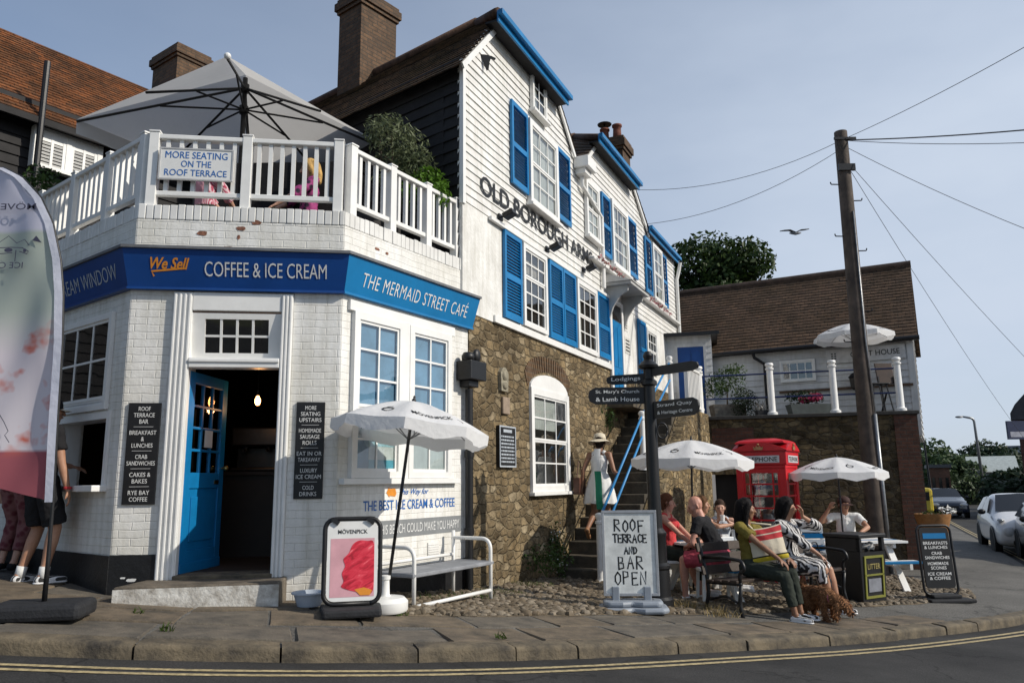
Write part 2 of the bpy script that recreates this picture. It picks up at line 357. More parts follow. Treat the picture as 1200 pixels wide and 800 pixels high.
HAND = {'R': [[(0, 0), (.02, 1)], [(0, 1), (.5, .95), (.55, .65), (.05, .52), (.6, 0)]], 'O': [[(.3, 1), (.05, .7), (.05, .3), (.3, 0), (.58, .3), (.58, .75), (.3, 1)]],
 'F': [[(.05, 0), (.02, 1), (.6, .98)], [(.03, .52), (.45, .55)]], 'T': [[(0, .98), (.62, 1)], [(.3, 1), (.33, 0)]], 'E': [[(.55, .98), (.03, 1), (.05, 0), (.58, .03)], [(.04, .52), (.45, .54)]],
 'A': [[(0, 0), (.3, 1), (.6, 0)], [(.12, .4), (.5, .42)]], 'C': [[(.58, .85), (.35, 1), (.05, .7), (.08, .25), (.32, 0), (.6, .15)]], 'N': [[(.02, 0), (.05, 1), (.55, 0), (.58, 1)]],
 'D': [[(.03, 0), (.05, 1), (.4, .9), (.6, .5), (.4, .1), (.03, 0)]], 'B': [[(.05, 0), (.03, 1), (.45, .92), (.45, .6), (.05, .52), (.52, .45), (.55, .1), (.05, 0)]], 'P': [[(.05, 0), (.03, 1), (.5, .93), (.52, .58), (.05, .48)]]}
def hand(mb, word, cx, cz, h, wd, step=.8, y=-.004):
    n = len(word); x = cx - n*step*h*.5*.9
    for ch in word:
        j = rnd.uniform(-.06, .06)*h
        mb.strokes([[(x+p[0]*h*.8, cz-h/2+p[1]*h+j) for p in ln] for ln in HAND[ch]], wd, y)
        x += step*h*.9*(1+rnd.uniform(-.08, .08))
def swash(mb, cx, cz, w, y, wd):
    """the small round emblem with its open loop and tick"""
    c = [(cx+w*.5*math.cos(a), cz+w*.36*math.sin(a)) for a in [R(t) for t in range(150, 500, 18)]]
    mb.strokes([c, [(cx-w*.42, cz+w*.1), (cx-w*.3, cz+w*.55), (cx+.05*w, cz+w*.78)]], wd, y)

# ---------------------------------------------------------------- scene bookkeeping
def tag(o, label=None, cat=None, group=None, kind=None):
    if label: o['label'] = label
    if cat: o['category'] = cat
    if group: o['group'] = group
    if kind: o['kind'] = kind
    return o
def thing(name, label, cat, loc=(0, 0, 0), rotz=0, group=None):
    o = bpy.data.objects.new(name, None); COL.objects.link(o); o.location = loc; o.rotation_euler = (0, 0, rotz)
    o.empty_display_size = .2
    return tag(o, label, cat, group)
def copy_tree(o, parent=None):
    c = o.copy(); COL.objects.link(c); c.parent = parent
    for ch in list(o.children): copy_tree(ch, c)
    return c

# ---------------------------------------------------------------- window, shutter, railing
def sash(root, Fm, x0, x1, z0, z1, cols, rows, cas=.07, proud=.05, sill=True, bar=.022, back=None, curtain=None, split=True, off=0.0, name='window', meet=.5, casmat=None):
    """sliding sash: casing, glazing bars, meeting rail, panes, dark sheet as the unlit room behind; proud of the wall by `proud`"""
    a = MB(Fm); p = -proud-off; t = cas
    a.box(x0, x0+t, p, -.001-off, z0, z1); a.box(x1-t, x1, p, -.001-off, z0, z1)
    a.box(x0+t, x1-t, p, -.001-off, z1-t, z1); a.box(x0+t, x1-t, p, -.001-off, z0, z0+t*.9)
    gx0, gx1, gz0, gz1 = x0+t, x1-t, z0+t*.9, z1-t; q = p+.016
    fr = .028
    zm = gz0+(gz1-gz0)*meet
    halves = [(gz0, zm, q+.008), (zm, gz1, q)] if split else [(gz0, gz1, q)]
    rr = rows if isinstance(rows, (list, tuple)) else ([rows//2, rows-rows//2] if split else [rows])
    for (h0, h1, yy), nr in zip(halves, rr):
        a.box(gx0, gx0+fr, yy, yy+.02, h0, h1); a.box(gx1-fr, gx1, yy, yy+.02, h0, h1)
        a.box(gx0+fr, gx1-fr, yy, yy+.02, h0, h0+fr*1.1); a.box(gx0+fr, gx1-fr, yy, yy+.02, h1-fr*1.1, h1)
        for i in range(1, cols):
            xx = gx0+(gx1-gx0)*i/cols; a.box(xx-bar/2, xx+bar/2, yy+.003, yy+.018, h0+fr*1.1, h1-fr*1.1)
        for i in range(1, nr):
            zz = h0+(h1-h0)*i/nr; a.box(gx0+fr, gx1-fr, yy+.004, yy+.017, zz-bar/2, zz+bar/2)
    wnd = a.build(name, casmat or white_trim, root, world=True)
    g = MB(Fm)
    for (h0, h1, yy), nr in zip(halves, rr): g.add([(gx0, yy+.011, h0), (gx1, yy+.011, h0), (gx1, yy+.011, h1), (gx0, yy+.011, h1)], [(0, 1, 2, 3)])
    g.build('pane', glass, wnd, world=True)
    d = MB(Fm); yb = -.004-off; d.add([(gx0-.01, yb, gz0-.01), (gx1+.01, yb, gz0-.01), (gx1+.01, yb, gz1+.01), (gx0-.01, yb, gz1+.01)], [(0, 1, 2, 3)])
    d.build('backing_sheet', back or dark_in, wnd, world=True)  # opaque sheet, near black by default, stands in for the room's shade
    if curtain:
        c = MB(Fm); mt, parts = curtain
        for f0, f1, h0, h1 in parts:
            X0, X1 = gx0+(gx1-gx0)*f0, gx0+(gx1-gx0)*f1; Z0, Z1 = gz0+(gz1-gz0)*h0, gz0+(gz1-gz0)*h1; n = max(6, int((X1-X0)/.02))
            vs = []
            for i in range(n+1):
                x = X0+(X1-X0)*i/n; yy = yb-.006+.003*math.sin(i*1.7); vs += [(x, yy, Z0), (x, yy, Z1)]
            c.add(vs, [(2*i, 2*i+2, 2*i+3, 2*i+1) for i in range(n)])
        c.build('curtain', mt, wnd, world=True, smooth=True)
    if sill:
        k = MB(Fm); k.box(x0-.04, x1+.04, p-.045, -.001-off, z0-.05, z0-.002); k.build('sill', white_trim, wnd, world=True, bevel=.006)
    return wnd
def shutter(root, Fm, x0, x1, z0, z1, mat=None, y=-.022, mid=.48, lab=None):
    a = MB(Fm); t = .055; y0 = y-.038
    a.box(x0, x0+t, y0, y, z0, z1); a.box(x1-t, x1, y0, y, z0, z1)
    zm = z0+(z1-z0)*mid
    for b0, b1 in ((z0, z0+.09), (zm-.04, zm+.04), (z1-.07, z1)): a.box(x0+t, x1-t, y0+.001, y-.001, b0, b1)
    s = a.build('shutter', mat or blue, root, world=True)
    l = MB(Fm)
    for b0, b1 in ((z0+.09, zm-.04), (zm+.04, z1-.07)):
        n = int((b1-b0)/.042)
        for i in range(n):
            zz = b0+(b1-b0)*(i+.5)/n
            l.add([(x0+t, y0+.006, zz-.020), (x1-t, y0+.006, zz-.020), (x1-t, y-.006, zz+.012), (x0+t, y-.006, zz+.012),
                   (x0+t, y0+.012, zz-.024), (x1-t, y0+.012, zz-.024), (x1-t, y-.001, zz+.007), (x0+t, y-.001, zz+.007)], [(0, 1, 2, 3), (7, 6, 5, 4), (4, 5, 1, 0), (3, 2, 6, 7)])
    l.build('louvres', mat or blue, s, world=True)
    if lab: s['label'] = lab
    return s
def leaves(mb, blobs, n, size, up=.35, asp=.5, shell=.55):
    """n leaf-shaped faces through the outer volume of ellipsoid clumps (centre, radii)"""
    W = [b[1][0]*b[1][1]*b[1][2] for b in blobs]; W = [q**.67 for q in W]; tot = sum(W)
    for (c, r), wgt in zip(blobs, W):
        for i in range(int(n*wgt/tot)):
            d = Vector((rnd.gauss(0, 1), rnd.gauss(0, 1), rnd.gauss(0, 1)+.15)).normalized()
            q = (shell+(1.08-shell)*rnd.random()**.6)
            p = Vector((c[0]+d.x*r[0]*q, c[1]+d.y*r[1]*q, c[2]+d.z*r[2]*q))
            nn = (d*.6+Vector((rnd.gauss(0, .6), rnd.gauss(0, .6), rnd.gauss(up, .6)))).normalized()
            a = nn.cross(Vector((rnd.gauss(0, 1), rnd.gauss(0, 1), rnd.gauss(0, 1)))).normalized(); b = nn.cross(a)
            s = size*rnd.uniform(.6, 1.35); mb.m = 0
            mb.add([p-a*s*.5, p+b*s*asp*.5-nn*s*.06, p+a*s*.5, p-b*s*asp*.5-nn*s*.06], [(0, 1, 2, 3)])
# ================================================================ THE GROUND
KP = [(-14, 6.7), (-10, 5.7), (-7, 5.2), (-5, 5.08), (-3.36, 5.25), (-1.8, 5.56), (0, 6.25), (2.37, 7.62), (4.4, 8.83), (6.3, 10.05), (7.5, 11.2), (8.5, 12.8), (10, 15.4), (12, 19.2), (18.8, 34.2), (27, 52), (45, 90)]
def catmull(P, step=.1):
    out = []
    for i in range(len(P)-1):
        p0, p1, p2, p3 = [Vector((*P[max(0, min(len(P)-1, i+k))], 0)) for k in (-1, 0, 1, 2)]
        n = max(2, int((p2-p1).length/step))
        for j in range(n):
            t = j/n; out.append(.5*((2*p1)+(p2-p0)*t+(2*p0-5*p1+4*p2-p3)*t*t+(3*p1-p0-3*p2+p3)*t**3))
    return out
KC = catmull(KP)
def kerb_y(x):
    for a, b in zip(KC, KC[1:]):
        if a.x <= x <= b.x: return a.y+(b.y-a.y)*(x-a.x)/max(1e-6, b.x-a.x)
    return 1e3 if x > 45 else 6.7
def offs(d, dz, i0=0, i1=None):
    o = []
    for i in range(len(KC)):
        t = (KC[min(i+1, len(KC)-1)]-KC[max(i-1, 0)]).normalized(); p = KC[i]+Vector((-t.y, t.x, 0))*d
        o.append(Vector((p.x, p.y, G(p.x, p.y)+dz)))
    return o
def asphalt(name, base, sc_=90, patch=.5):
    m, n, b, l = mk(name); g = N(n, 'NewGeometry')
    z = N(n, 'TexNoise', Scale=sc_, Detail=3); l(g.outputs['Position'], z.inputs[0]); r = ramp(n, [(.3, .55), (.7, 1.5)]); l(z.outputs[0], r.inputs[0])
    z2 = N(n, 'TexNoise', Scale=.7, Detail=6, Roughness=.65); l(g.outputs['Position'], z2.inputs[0]); r2 = ramp(n, [(.35, 1-patch*.5), (.65, 1+patch*.4)]); l(z2.outputs[0], r2.inputs[0])
    a = N(n, 'MixRGB', blend_type='MULTIPLY'); a.inputs[0].default_value = 1; a.inputs[1].default_value = c4(base); l(r.outputs[0], a.inputs[2])
    a2 = N(n, 'MixRGB', blend_type='MULTIPLY'); a2.inputs[0].default_value = 1; l(a.outputs[0], a2.inputs[1]); l(r2.outputs[0], a2.inputs[2])
    vc = N(n, 'TexVoronoi', feature='DISTANCE_TO_EDGE', Scale=.55, Randomness=1.0); wz = N(n, 'TexNoise', Scale=2.2, Detail=5); l(g.outputs['Position'], wz.inputs[0])
    wm = N(n, 'MixRGB', blend_type='LINEAR_LIGHT'); wm.inputs[0].default_value = .35; l(g.outputs['Position'], wm.inputs[1]); l(wz.outputs['Color'], wm.inputs[2]); l(wm.outputs[0], vc.inputs[0])
    rc = ramp(n, [(.002, .45), (.012, 1.0)]); l(vc.outputs['Distance'], rc.inputs[0]); z5 = N(n, 'TexNoise', Scale=240, Detail=2); l(g.outputs['Position'], z5.inputs[0]); r5 = ramp(n, [(.60, 1.0), (.72, 2.2)]); l(z5.outputs[0], r5.inputs[0])
    a3 = N(n, 'MixRGB', blend_type='MULTIPLY'); a3.inputs[0].default_value = 1; l(a2.outputs[0], a3.inputs[1]); l(rc.outputs[0], a3.inputs[2]); a2 = N(n, 'MixRGB', blend_type='MULTIPLY'); a2.inputs[0].default_value = 1; l(a3.outputs[0], a2.inputs[1]); l(r5.outputs[0], a2.inputs[2])
    l(a2.outputs[0], b.inputs['Base Color']); b.inputs['Roughness'].default_value = .85; b.inputs['Specular IOR Level'].default_value = .3
    bp = N(n, 'Bump', Strength=.5, Distance=.006); l(z.outputs[0], bp.inputs['Height']); l(bp.outputs[0], b.inputs['Normal']); return m
m_road = asphalt('worn asphalt', (.029, .028, .027), 90, .9); m_pave = asphalt('pale worn asphalt', (.105, .10, .09), 60)
m_soil = asphalt('dry soil and grit', (.135, .105, .068), 40, .8)
m_slab = plain('york stone slabs', (.145, .112, .076), .8, .45, 4.5, .6, 55, col2=(.055, .047, .036)); m_slab2 = plain('grey paving slabs', (.13, .11, .084), .8, .35, 5, .6, 60, col2=(.060, .055, .047))
m_kerb = plain('worn kerb stone', (.135, .108, .07), .85, .5, 5, .8, 40, col2=(.035, .031, .026)); m_grass = plain('dry verge', (.07, .075, .03), .9, .4, .4)
mb = MB()
xs = [-60+1.5*i for i in range(35)]+[-8.5+.25*i for i in range(74)]+[10.5+1.5*i for i in range(54)]; ys = [-24+1.5*i for i in range(17)]+[1.2+.25*i for i in range(50)]+[14+1.5*i for i in range(85)]; nX, nY = len(xs), len(ys)
mb.add([(x, y, G(x, y)-.12) for y in ys for x in xs], [(j*nX+i, j*nX+i+1, (j+1)*nX+i+1, (j+1)*nX+i) for j in range(nY-1) for i in range(nX-1)])
tag(mb.build('road', m_road, smooth=True), kind='structure')
mb = MB(); mb.lathe([(1, -1.6), (60, -1.6), (400, -2.2), (4500, -6)], 64)
tag(mb.build('ground', m_grass, smooth=True), kind='structure')
mb = MB(); vs = []; offy = [.06, .3, .6, 1, 1.5, 2.2, 3, 4, 5, 6.5, 8, 10, 13, 17, 22]; cx = [-14+.25*i for i in range(168)]
for x in cx:
    k = kerb_y(x); vs += [(x, k+o, G(x, k+o)-max(0, .035-.03*o)) for o in offy]
q = len(offy); mb.add(vs, [(i*q+j, (i+1)*q+j, (i+1)*q+j+1, i*q+j+1) for i in range(len(cx)-1) for j in range(q-1)])
tag(mb.build('pavement', m_pave, smooth=True), kind='structure')
# dry soil of the forecourt with bedded cobbles
def front_line(x):
    P = [(-1.35, 7.0), (-.9, 7.15), (.82, 8.12), (2.8, 9.2), (4.31, 10.28), (5.6, 10.95), (6.6, 11.5), (7.2, 12.6)]
    for a, b in zip(P, P[1:]):
        if a[0] <= x <= b[0]: return a[1]+(b[1]-a[1])*(x-a[0])/(b[0]-a[0])
    return 99
mb = MB(); vs = []; cx = [-1.35+.15*i for i in range(57)]
for x in cx:
    f = front_line(min(x, 7.19))+.04*math.sin(x*9)
    vs += [(x, f+(17.5-f)*(j/14)**1.3, G(x, f+(17.5-f)*(j/14)**1.3)+(.006 if j else .003)) for j in range(15)]
mb.add(vs, [(i*15+j, (i+1)*15+j, (i+1)*15+j+1, i*15+j+1) for i in range(56) for j in range(14)])
tag(mb.build('forecourt', m_soil, smooth=True), kind='structure')
def rock(mb, c, r, sx, sy, sz, n=7):
    vs = [(c[0], c[1], c[2]+r*sz)]; a0 = rnd.random()*6
    for ring, (q, h) in enumerate(((.72, .72), (1.0, .1), (.8, -.5))):
        for i in range(n):
            a = a0+i*2*math.pi/n; w_ = q*r*rnd.uniform(.85, 1.15); ca, sa = math.cos(a)*w_*sx, math.sin(a)*w_*sy
            vs.append((c[0]+ca, c[1]+sa, c[2]+h*r*sz*rnd.uniform(.85, 1.1)))
    fs = [(0, 1+i, 1+(i+1) % n) for i in range(n)] + [(1+k*n+i, 1+(k+1)*n+i, 1+(k+1)*n+(i+1) % n, 1+k*n+(i+1) % n) for k in range(2) for i in range(n)]
    mb.add(vs, fs)
m_cob = []
for i, c in enumerate(((.165, .13, .088), (.10, .078, .05), (.23, .19, .14), (.14, .105, .066))): m_cob.append(plain('cobble stone %d' % i, c, .75, .3, 25, .3, 80))
mb = MB(); cnt = 0
while cnt < 9800:
    x = rnd.uniform(-1.3, 7.1); y = front_line(x)+abs(rnd.gauss(0, 1.7)); near = y-front_line(x)
    if near < .02+rnd.random()*.1 or y > 15.5: continue
    if x > 5.2 and rnd.random() < .5: continue
    mb.m = rnd.randrange(4); r = rnd.uniform(.022, .052)*(1.0 if near > .3 else 1.1); cnt += 1
    rock(mb, (x, y, G(x, y)+.004), r, rnd.uniform(.8, 1.3), rnd.uniform(.8, 1.2), rnd.uniform(.5, .95), 6)
tag(mb.build('cobbles', m_cob, auto=50), kind='stuff')
# kerb stones and flagstones, each a slightly different block
def block(mb, p, z0, dz=0):       # p: four (x, y) corners; top follows the street with its own small tilt
    t = [rnd.uniform(-.006, .006) for _ in p]; b = .012
    c = (sum(q[0] for q in p)/4, sum(q[1] for q in p)/4)
    top = [(q[0]+(c[0]-q[0])*b*2, q[1]+(c[1]-q[1])*b*2, G(*q)+.012+t[i]+dz) for i, q in enumerate(p)]
    mid = [(q[0], q[1], G(*q)-.004+t[i]+dz) for i, q in enumerate(p)]
    bot = [(q[0], q[1], G(*q)+z0) for q in p]
    mb.add(top+mid+bot, [(0, 1, 2, 3)]+[(4+i, 4+(i+1) % 4, (i+1) % 4, i) for i in range(4)]+[(8+i, 8+(i+1) % 4, 4+(i+1) % 4, 4+i) for i in range(4)])
def kerbstone(mb, p, z0):   # p: front-left, front-right, back-right, back-left; worn, uneven arris
    n = 9; vs = []; t0, t1 = rnd.uniform(-.008, .008), rnd.uniform(-.008, .008)
    for i in range(n+1):
        t = i/n; f = (p[0][0]+(p[1][0]-p[0][0])*t, p[0][1]+(p[1][1]-p[0][1])*t); b = (p[3][0]+(p[2][0]-p[3][0])*t, p[3][1]+(p[2][1]-p[3][1])*t)
        e = .012 if i in (0, n) else 0; dx, dy = b[0]-f[0], b[1]-f[1]; w_ = rnd.uniform(-.05, .06); h = t0+(t1-t0)*t+rnd.uniform(-.004, .004)-e*.8
        q = lambda s: (f[0]+dx*s, f[1]+dy*s)
        for s, z in ((1, -.012+h*.5), (.5, -.014+h), (.10+w_, -.018+h), (.02+w_, -.030+h+rnd.uniform(-.006, .006)), (w_*.8, -.055+h), (w_*.5-.01, z0)):
            x, y = q(s); vs.append((x, y, G(x, y)+z))
    mb.add(vs, [(i*6+j, i*6+j+1, i*6+7+j, i*6+6+j) for i in range(n) for j in range(5)]+[tuple(range(5, -1, -1)), tuple(n*6+j for j in range(6))])
def strip(mb, d0, d1, lo, hi, z0, i0, i1, mats=1, gap=.012, fn=None):
    A, B = offs(d0, 0), offs(d1, 0); i = i0
    while i < i1-3:
        L_ = rnd.uniform(lo, hi); j = i
        while j < i1-1 and (A[j]-A[i]).length < L_: j += 1
        if (A[j]-A[i]).length < .2: break
        ta = (A[j]-A[i]).normalized()*gap*rnd.uniform(.5, 1.6); jt = rnd.uniform(-.015, .015)
        nn = (B[i]-A[i]).normalized(); mb.m = rnd.randrange(mats)
        P = [A[i]+ta+nn*jt, A[j]-ta+nn*(jt+rnd.uniform(-.01, .01)), B[j]-ta-nn*gap*.6, B[i]+ta-nn*gap*.6]
        (fn or block)(mb, [(q.x, q.y) for q in P], z0, *(() if fn else (-max(0, .024-.02*d0),))); i = j
i1 = next(i for i, p in enumerate(KC) if p.x > 8.4)
mb = MB(); strip(mb, -.02, .17, .55, 1.15, -.2, 0, i1, gap=.006, fn=kerbstone)
tag(mb.build('kerb', m_kerb, auto=60), kind='structure')
mb = MB(); i2 = next(i for i, p in enumerate(KC) if p.x > 5.2)
strip(mb, .18, .72, .6, 1.15, -.05, 0, i2, 2); i3 = next(i for i, p in enumerate(KC) if p.x > 3.0)
strip(mb, .73, 1.27, .55, 1.1, -.05, 0, i3, 2); i4 = next(i for i, p in enumerate(KC) if p.x > -1.3)
strip(mb, 1.28, 1.85, .6, 1.1, -.05, 0, i4, 2); strip(mb, 1.86, 2.5, .6, 1.1, -.05, 0, i4-8, 2)
tag(mb.build('flagstones', [m_slab, m_slab2], auto=40), kind='structure')
# double yellow lines
m_yel = plain('worn yellow paint', (.42, .335, .18), .7, .5, 22, .2, 80, col2=(.17, .14, .08))
mb = MB(); 
for d in (-.24, -.36):
    A, B = offs(d, -.116), offs(d-.055, -.116); mb.add([p for ab in zip(A, B) for p in ab], [(2*i, 2*i+1, 2*i+3, 2*i+2) for i in range(len(A)-1)])
tag(mb.build('yellow_lines', m_yel), kind='structure')
# weeds
m_dry = plain('dry grass', (.30, .22, .09), .8, .3, 9); m_weed = leafmat('weed leaf', (.035, .06, .012), (.10, .14, .035))
def tuft(mb, c, n, h, w, sp):
    for i in range(n):
        a = rnd.random()*6.28; r = rnd.random()**.5*sp; p = Vector((c[0]+math.cos(a)*r, c[1]+math.sin(a)*r*.6, 0)); p.z = G(p.x, p.y)
        d = Vector((rnd.gauss(0, .5), rnd.gauss(0, .5), 1)).normalized()*h*rnd.uniform(.5, 1.2); s = Vector((rnd.gauss(0, 1), rnd.gauss(0, 1), 0)).normalized()*w
        mb.add([p-s, p+s, p+d*.6+s*.6, p+d*.6-s*.6, p+d+Vector((d.x, d.y, -.1*h))*.4], [(0, 1, 2, 3), (3, 2, 4)])
mb = MB()
for px, py, n, sp in ((790, 712, 240, .28), (825, 717, 120, .25), (845, 722, 60, .2), (900, 640, 40, .2)): 
    p = gp(px, py); tuft(mb, p, n, .13, .004, sp)
tag(mb.build('dry_grass', m_dry), kind='stuff')
mb = MB()
for x, y, n, sp in ((-1.1, 7.1, 60, .15), (-.9, 8.3, 120, .3), (-.5, 8.7, 160, .35), (-.15, 9.3, 140, .3), (.2, 10.4, 120, .3), (-1.25, 7.7, 40, .12), (2.6, 12.5, 80, .4), (-3.0, 6.4, 16, .05), (-2.5, 5.78, 20, .05), (-.1, 6.45, 20, .06), (6.6, 15.6, 80, .6)):
    tuft(mb, (x, y), n, .07, .007, sp)
tag(mb.build('weeds', m_weed), kind='stuff')

# ================================================================ THE CORNER CAFE
A_F, A_R, A_L = R(8), R(58.5), R(-38)
L0 = Vector((-3.680, 7.222, 0)); C0 = Vector((-1.699, 7.5, 0)); E0 = Vector((-.5524, 9.3715, 0))
FF, FR = frame(L0, A_F), frame(C0, A_R)
LL = 3.6; FL = frame(L0-Vector((math.cos(A_L), math.sin(A_L), 0))*LL, A_L)
def whitebrick(nm, a): return bricks(nm, a, (.79, .785, .76), (.775, .765, .735), (.75, .74, .705), .5, .225, .074, .006, (.90, 1.03), .55, msm=.8, stain=(.86, .845, .80), dist=.010, drip=.14)
wb_f, wb_r, wb_l = whitebrick('white painted brick front', A_F), whitebrick('white painted brick right', A_R), whitebrick('white painted brick left', A_L)
m_chip = plain('bare red brick', (.27, .12, .075), .85, .4, 30, .5, 60)
cafe = thing('corner_cafe', 'single storey white painted brick corner cafe with blue fascia boards and an open blue door', 'cafe', (-2.6, 8.4, .45))
W1, ZT = 2.0, 4.10
def chip(mb, x, z, w_, h_, y=-.004):
    n = 11; mb.add([(x+w_*.5*math.cos(i*6.283/n)*rnd.uniform(.7, 1.15), y, z+h_*.5*max(-1, min(1, 1.5*math.sin(i*6.283/n)))*rnd.uniform(.8, 1.05)) for i in range(n)], [tuple(range(n))])
mb = MB(FF)
mb.box(0, .40, 0, .25, .1, 3.42); mb.box(1.53, W1, 0, .25, .1, 3.42); mb.box(.40, 1.53, 0, .25, 3.36, 3.42); mb.box(0, W1, 0, .25, 3.42, ZT)
mb.m = 1
for x, z, a, b in ((.62, 4.03, .11, .05), (.99, 4.09, .10, .045), (1.13, 4.16, .10, .05), (.87, 3.88, .11, .045), (.97, 4.0, .03, .05)): chip(mb, x, z-.06, a, b)
mb.build('wall', [wb_f, m_chip], cafe, world=True, bevel=.008)
mb = MB(FR); mb.box(.004, 2.2, 0, .25, .1, ZT); mb.m = 1; chip(mb, .5, 3.98, .08, .03); chip(mb, .66, 3.97, .05, .03)
mb.build('wall', [wb_r, m_chip], cafe, world=True)
mb = MB(FL); hx0, hx1 = LL-1.37, LL-.2
mb.box(0, hx0, 0, .25, .1, ZT); mb.box(hx1, LL-.004, 0, .25, .1, ZT); mb.box(hx0, hx1, 0, .25, .1, 1.5); mb.box(hx0, hx1, 0, .25, 2.22, ZT)
mb.build('wall', wb_l, cafe, world=True)
# soldier-course coping bricks, each slightly out of line
for Fm, x0, x1, wbm in ((FF, 0, W1, wb_f), (FR, 0, 2.2, wb_r), (FL, 0, LL, wb_l)):
    mb = MB(Fm); x = x0
    while x < x1-.03:
        w_ = min(.072, x1-x); j = rnd.uniform(-.006, .008); mb.box(x+.0008, x+w_-.0008, -.006+j*.6, .24, ZT+.001, ZT+.155+rnd.uniform(-.006, .006)); x += .075
    mb.build('coping', white, cafe, world=True, bevel=.008)
# roof terrace deck, floor, back walls
SD = R(141.5); sdv = Vector((math.cos(SD), math.sin(SD), 0)); nnv = Vector((math.cos(SD-math.pi/2), math.sin(SD-math.pi/2), 0))
ub = Vector((math.cos(R(65)), math.sin(R(65)), 0)); P0 = E0-ub*.15
lend = L0-Vector((math.cos(A_L), math.sin(A_L), 0))*LL
inn = lambda p, d: p+d
foot = [(-3.55, 7.50), (-1.85, 7.75), (E0.x-.25, E0.y+.05), (P0+sdv*5.5).xy[:], (lend.x+.2, lend.y+.25)]
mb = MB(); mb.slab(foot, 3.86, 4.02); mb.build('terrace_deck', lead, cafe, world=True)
mb = MB(); mb.slab(foot, .2, .70); mb.build('floor', plain('cafe floor', (.04, .03, .022), .7, .3, 5), cafe, world=True)  # floor colour darkened to stand for the dim room
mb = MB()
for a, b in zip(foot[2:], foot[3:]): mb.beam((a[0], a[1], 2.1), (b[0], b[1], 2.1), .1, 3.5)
mb.build('back_wall', dark_in, cafe, world=True)  # near black wall colour carries the dimness of the room
# plinths
m_pl = plain('black bitumen plinth', (.011, .011, .012), .45, .3, 6, .4, 25)
mb = MB(FF); mb.box(-.004, .40, -.018, -.001, .1, .89)
mb.m = 1
for x, z, a, b in ((.2, .67, .10, .03), (.28, .64, .07, .02), (.13, .69, .05, .015)): chip(mb, x, z, a, b, -.0195)
mb.build('plinth', [m_pl, white], cafe, world=True)
mb = MB(FL); mb.box(0, LL+.012, -.018, -.001, .1, .885); mb.build('plinth', m_pl, cafe, world=True)
mb = MB(FR); mb.box(.42, 2.2, -.016, -.001, -.1, .64); mb.build('plinth', m_pl, cafe, world=True)
# fascia boards leaning outwards, with a lead capping
def fascia(Fm, x0, x1, mat, e0, e1):
    mb = MB(Fm); b, t = .05, .15
    vs = []
    for x, e in ((x0, e0), (x1, e1)): vs += [(x+e*b, -b, 3.40), (x+e*t, -t, 3.755), (x, -.002, 3.755), (x, -.002, 3.40)]
    mb.add(vs, [(0, 4, 5, 1), (1, 5, 6, 2), (0, 3, 7, 4), (0, 1, 2, 3), (4, 7, 6, 5)])
    f = mb.build('fascia', mat, cafe, world=True)
    mb = MB(Fm); b, t = .035, .172; vs = []
    for x, e in ((x0, e0), (x1, e1)): vs += [(x+e*t, -t, 3.757), (x+e*t, -t, 3.785), (x, -.002, 3.80), (x, -.002, 3.757)]
    mb.add(vs, [(0, 4, 5, 1), (1, 5, 6, 2), (0, 3, 7, 4), (0, 1, 2, 3), (4, 7, 6, 5)]); mb.build('capping', lead, f, world=True)
    mb = MB(Fm); vs = []
    for x, e in ((x0, e0), (x1, e1)): vs += [(x+e*.062, -.062, 3.375), (x+e*.062, -.062, 3.398), (x, -.002, 3.398), (x, -.002, 3.375)]
    mb.add(vs, [(0, 4, 5, 1), (1, 5, 6, 2), (0, 3, 7, 4), (0, 1, 2, 3), (4, 7, 6, 5)]); mb.build('moulding', mat, f, world=True)
    return f
t1, t2 = math.tan(R(23)), math.tan(R(25.25))
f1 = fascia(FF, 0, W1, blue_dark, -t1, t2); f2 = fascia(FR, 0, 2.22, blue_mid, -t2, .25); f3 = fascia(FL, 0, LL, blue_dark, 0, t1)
ftilt = math.atan2(.10, .355)
def on_fascia(Fm): return Fm @ TR(0, -.1, 3.5775) @ RX(ftilt)
mb = MB(on_fascia(FF)); mb.text('COFFEE & ICE CREAM', 1.27, .0, 1.16, .145, -.004, bold=-.004); mb.build('lettering', letter_white, f1, world=True)
mb = MB(on_fascia(FF)); mb.text('We Sell', .37, .045, .36, .115, -.004, bold=.02, shear=.35); mb.strokes([[(.22, -.075), (.20, -.035), (.33, -.02), (.5, .0)]], .018)
mb.build('lettering', letter_orange, f1, world=True)
mb = MB(on_fascia(FR)); mb.text('THE MERMAID STREET CAFÉ', 1.12, 0, 1.86, .185, -.004, bold=-.006, shear=.08, space=1.1); mb.build('lettering', letter_white, f2, world=True)
mb = MB(on_fascia(FL)); mb.text('ICE CREAM WINDOW', LL-.93, -.01, 1.6, .15, -.004, bold=-.008); mb.build('lettering', letter_dim, f3, world=True)
# door case: fluted white casing, transom light, blue door swung inwards
dcase = MB(FF)
for x0, x1 in ((.40, .58), (1.42, 1.53)):
    n = 4 if x1-x0 > .15 else 3
    dcase.box(x0, x1, -.03, .24, .62, 3.36)
    for i in range(n): xx = x0+(x1-x0)*(i+.5)/n; dcase.box(xx-.012, xx+.012, -.045, -.029, .64, 3.34)
dcase.box(.58, 1.42, -.03, .24, 3.18, 3.36); dcase.box(.58, 1.42, -.045, .10, 2.62, 2.715); dcase.box(.58, 1.42, -.06, -.04, 2.67, 2.70)
dc = dcase.build('door_frame', white_trim, cafe, world=True, bevel=.006)
mb = MB(FF @ TR(.58, .05, 2.715) @ RX(R(8)))     # transom light hopper, tipped in
tw, th_ = .84, .45; mb.box(0, .12, 0, .035, 0, th_); mb.box(tw-.12, tw, 0, .035, 0, th_); mb.box(.12, tw-.12, 0, .035, 0, .06); mb.box(.12, tw-.12, 0, .035, th_-.06, th_)
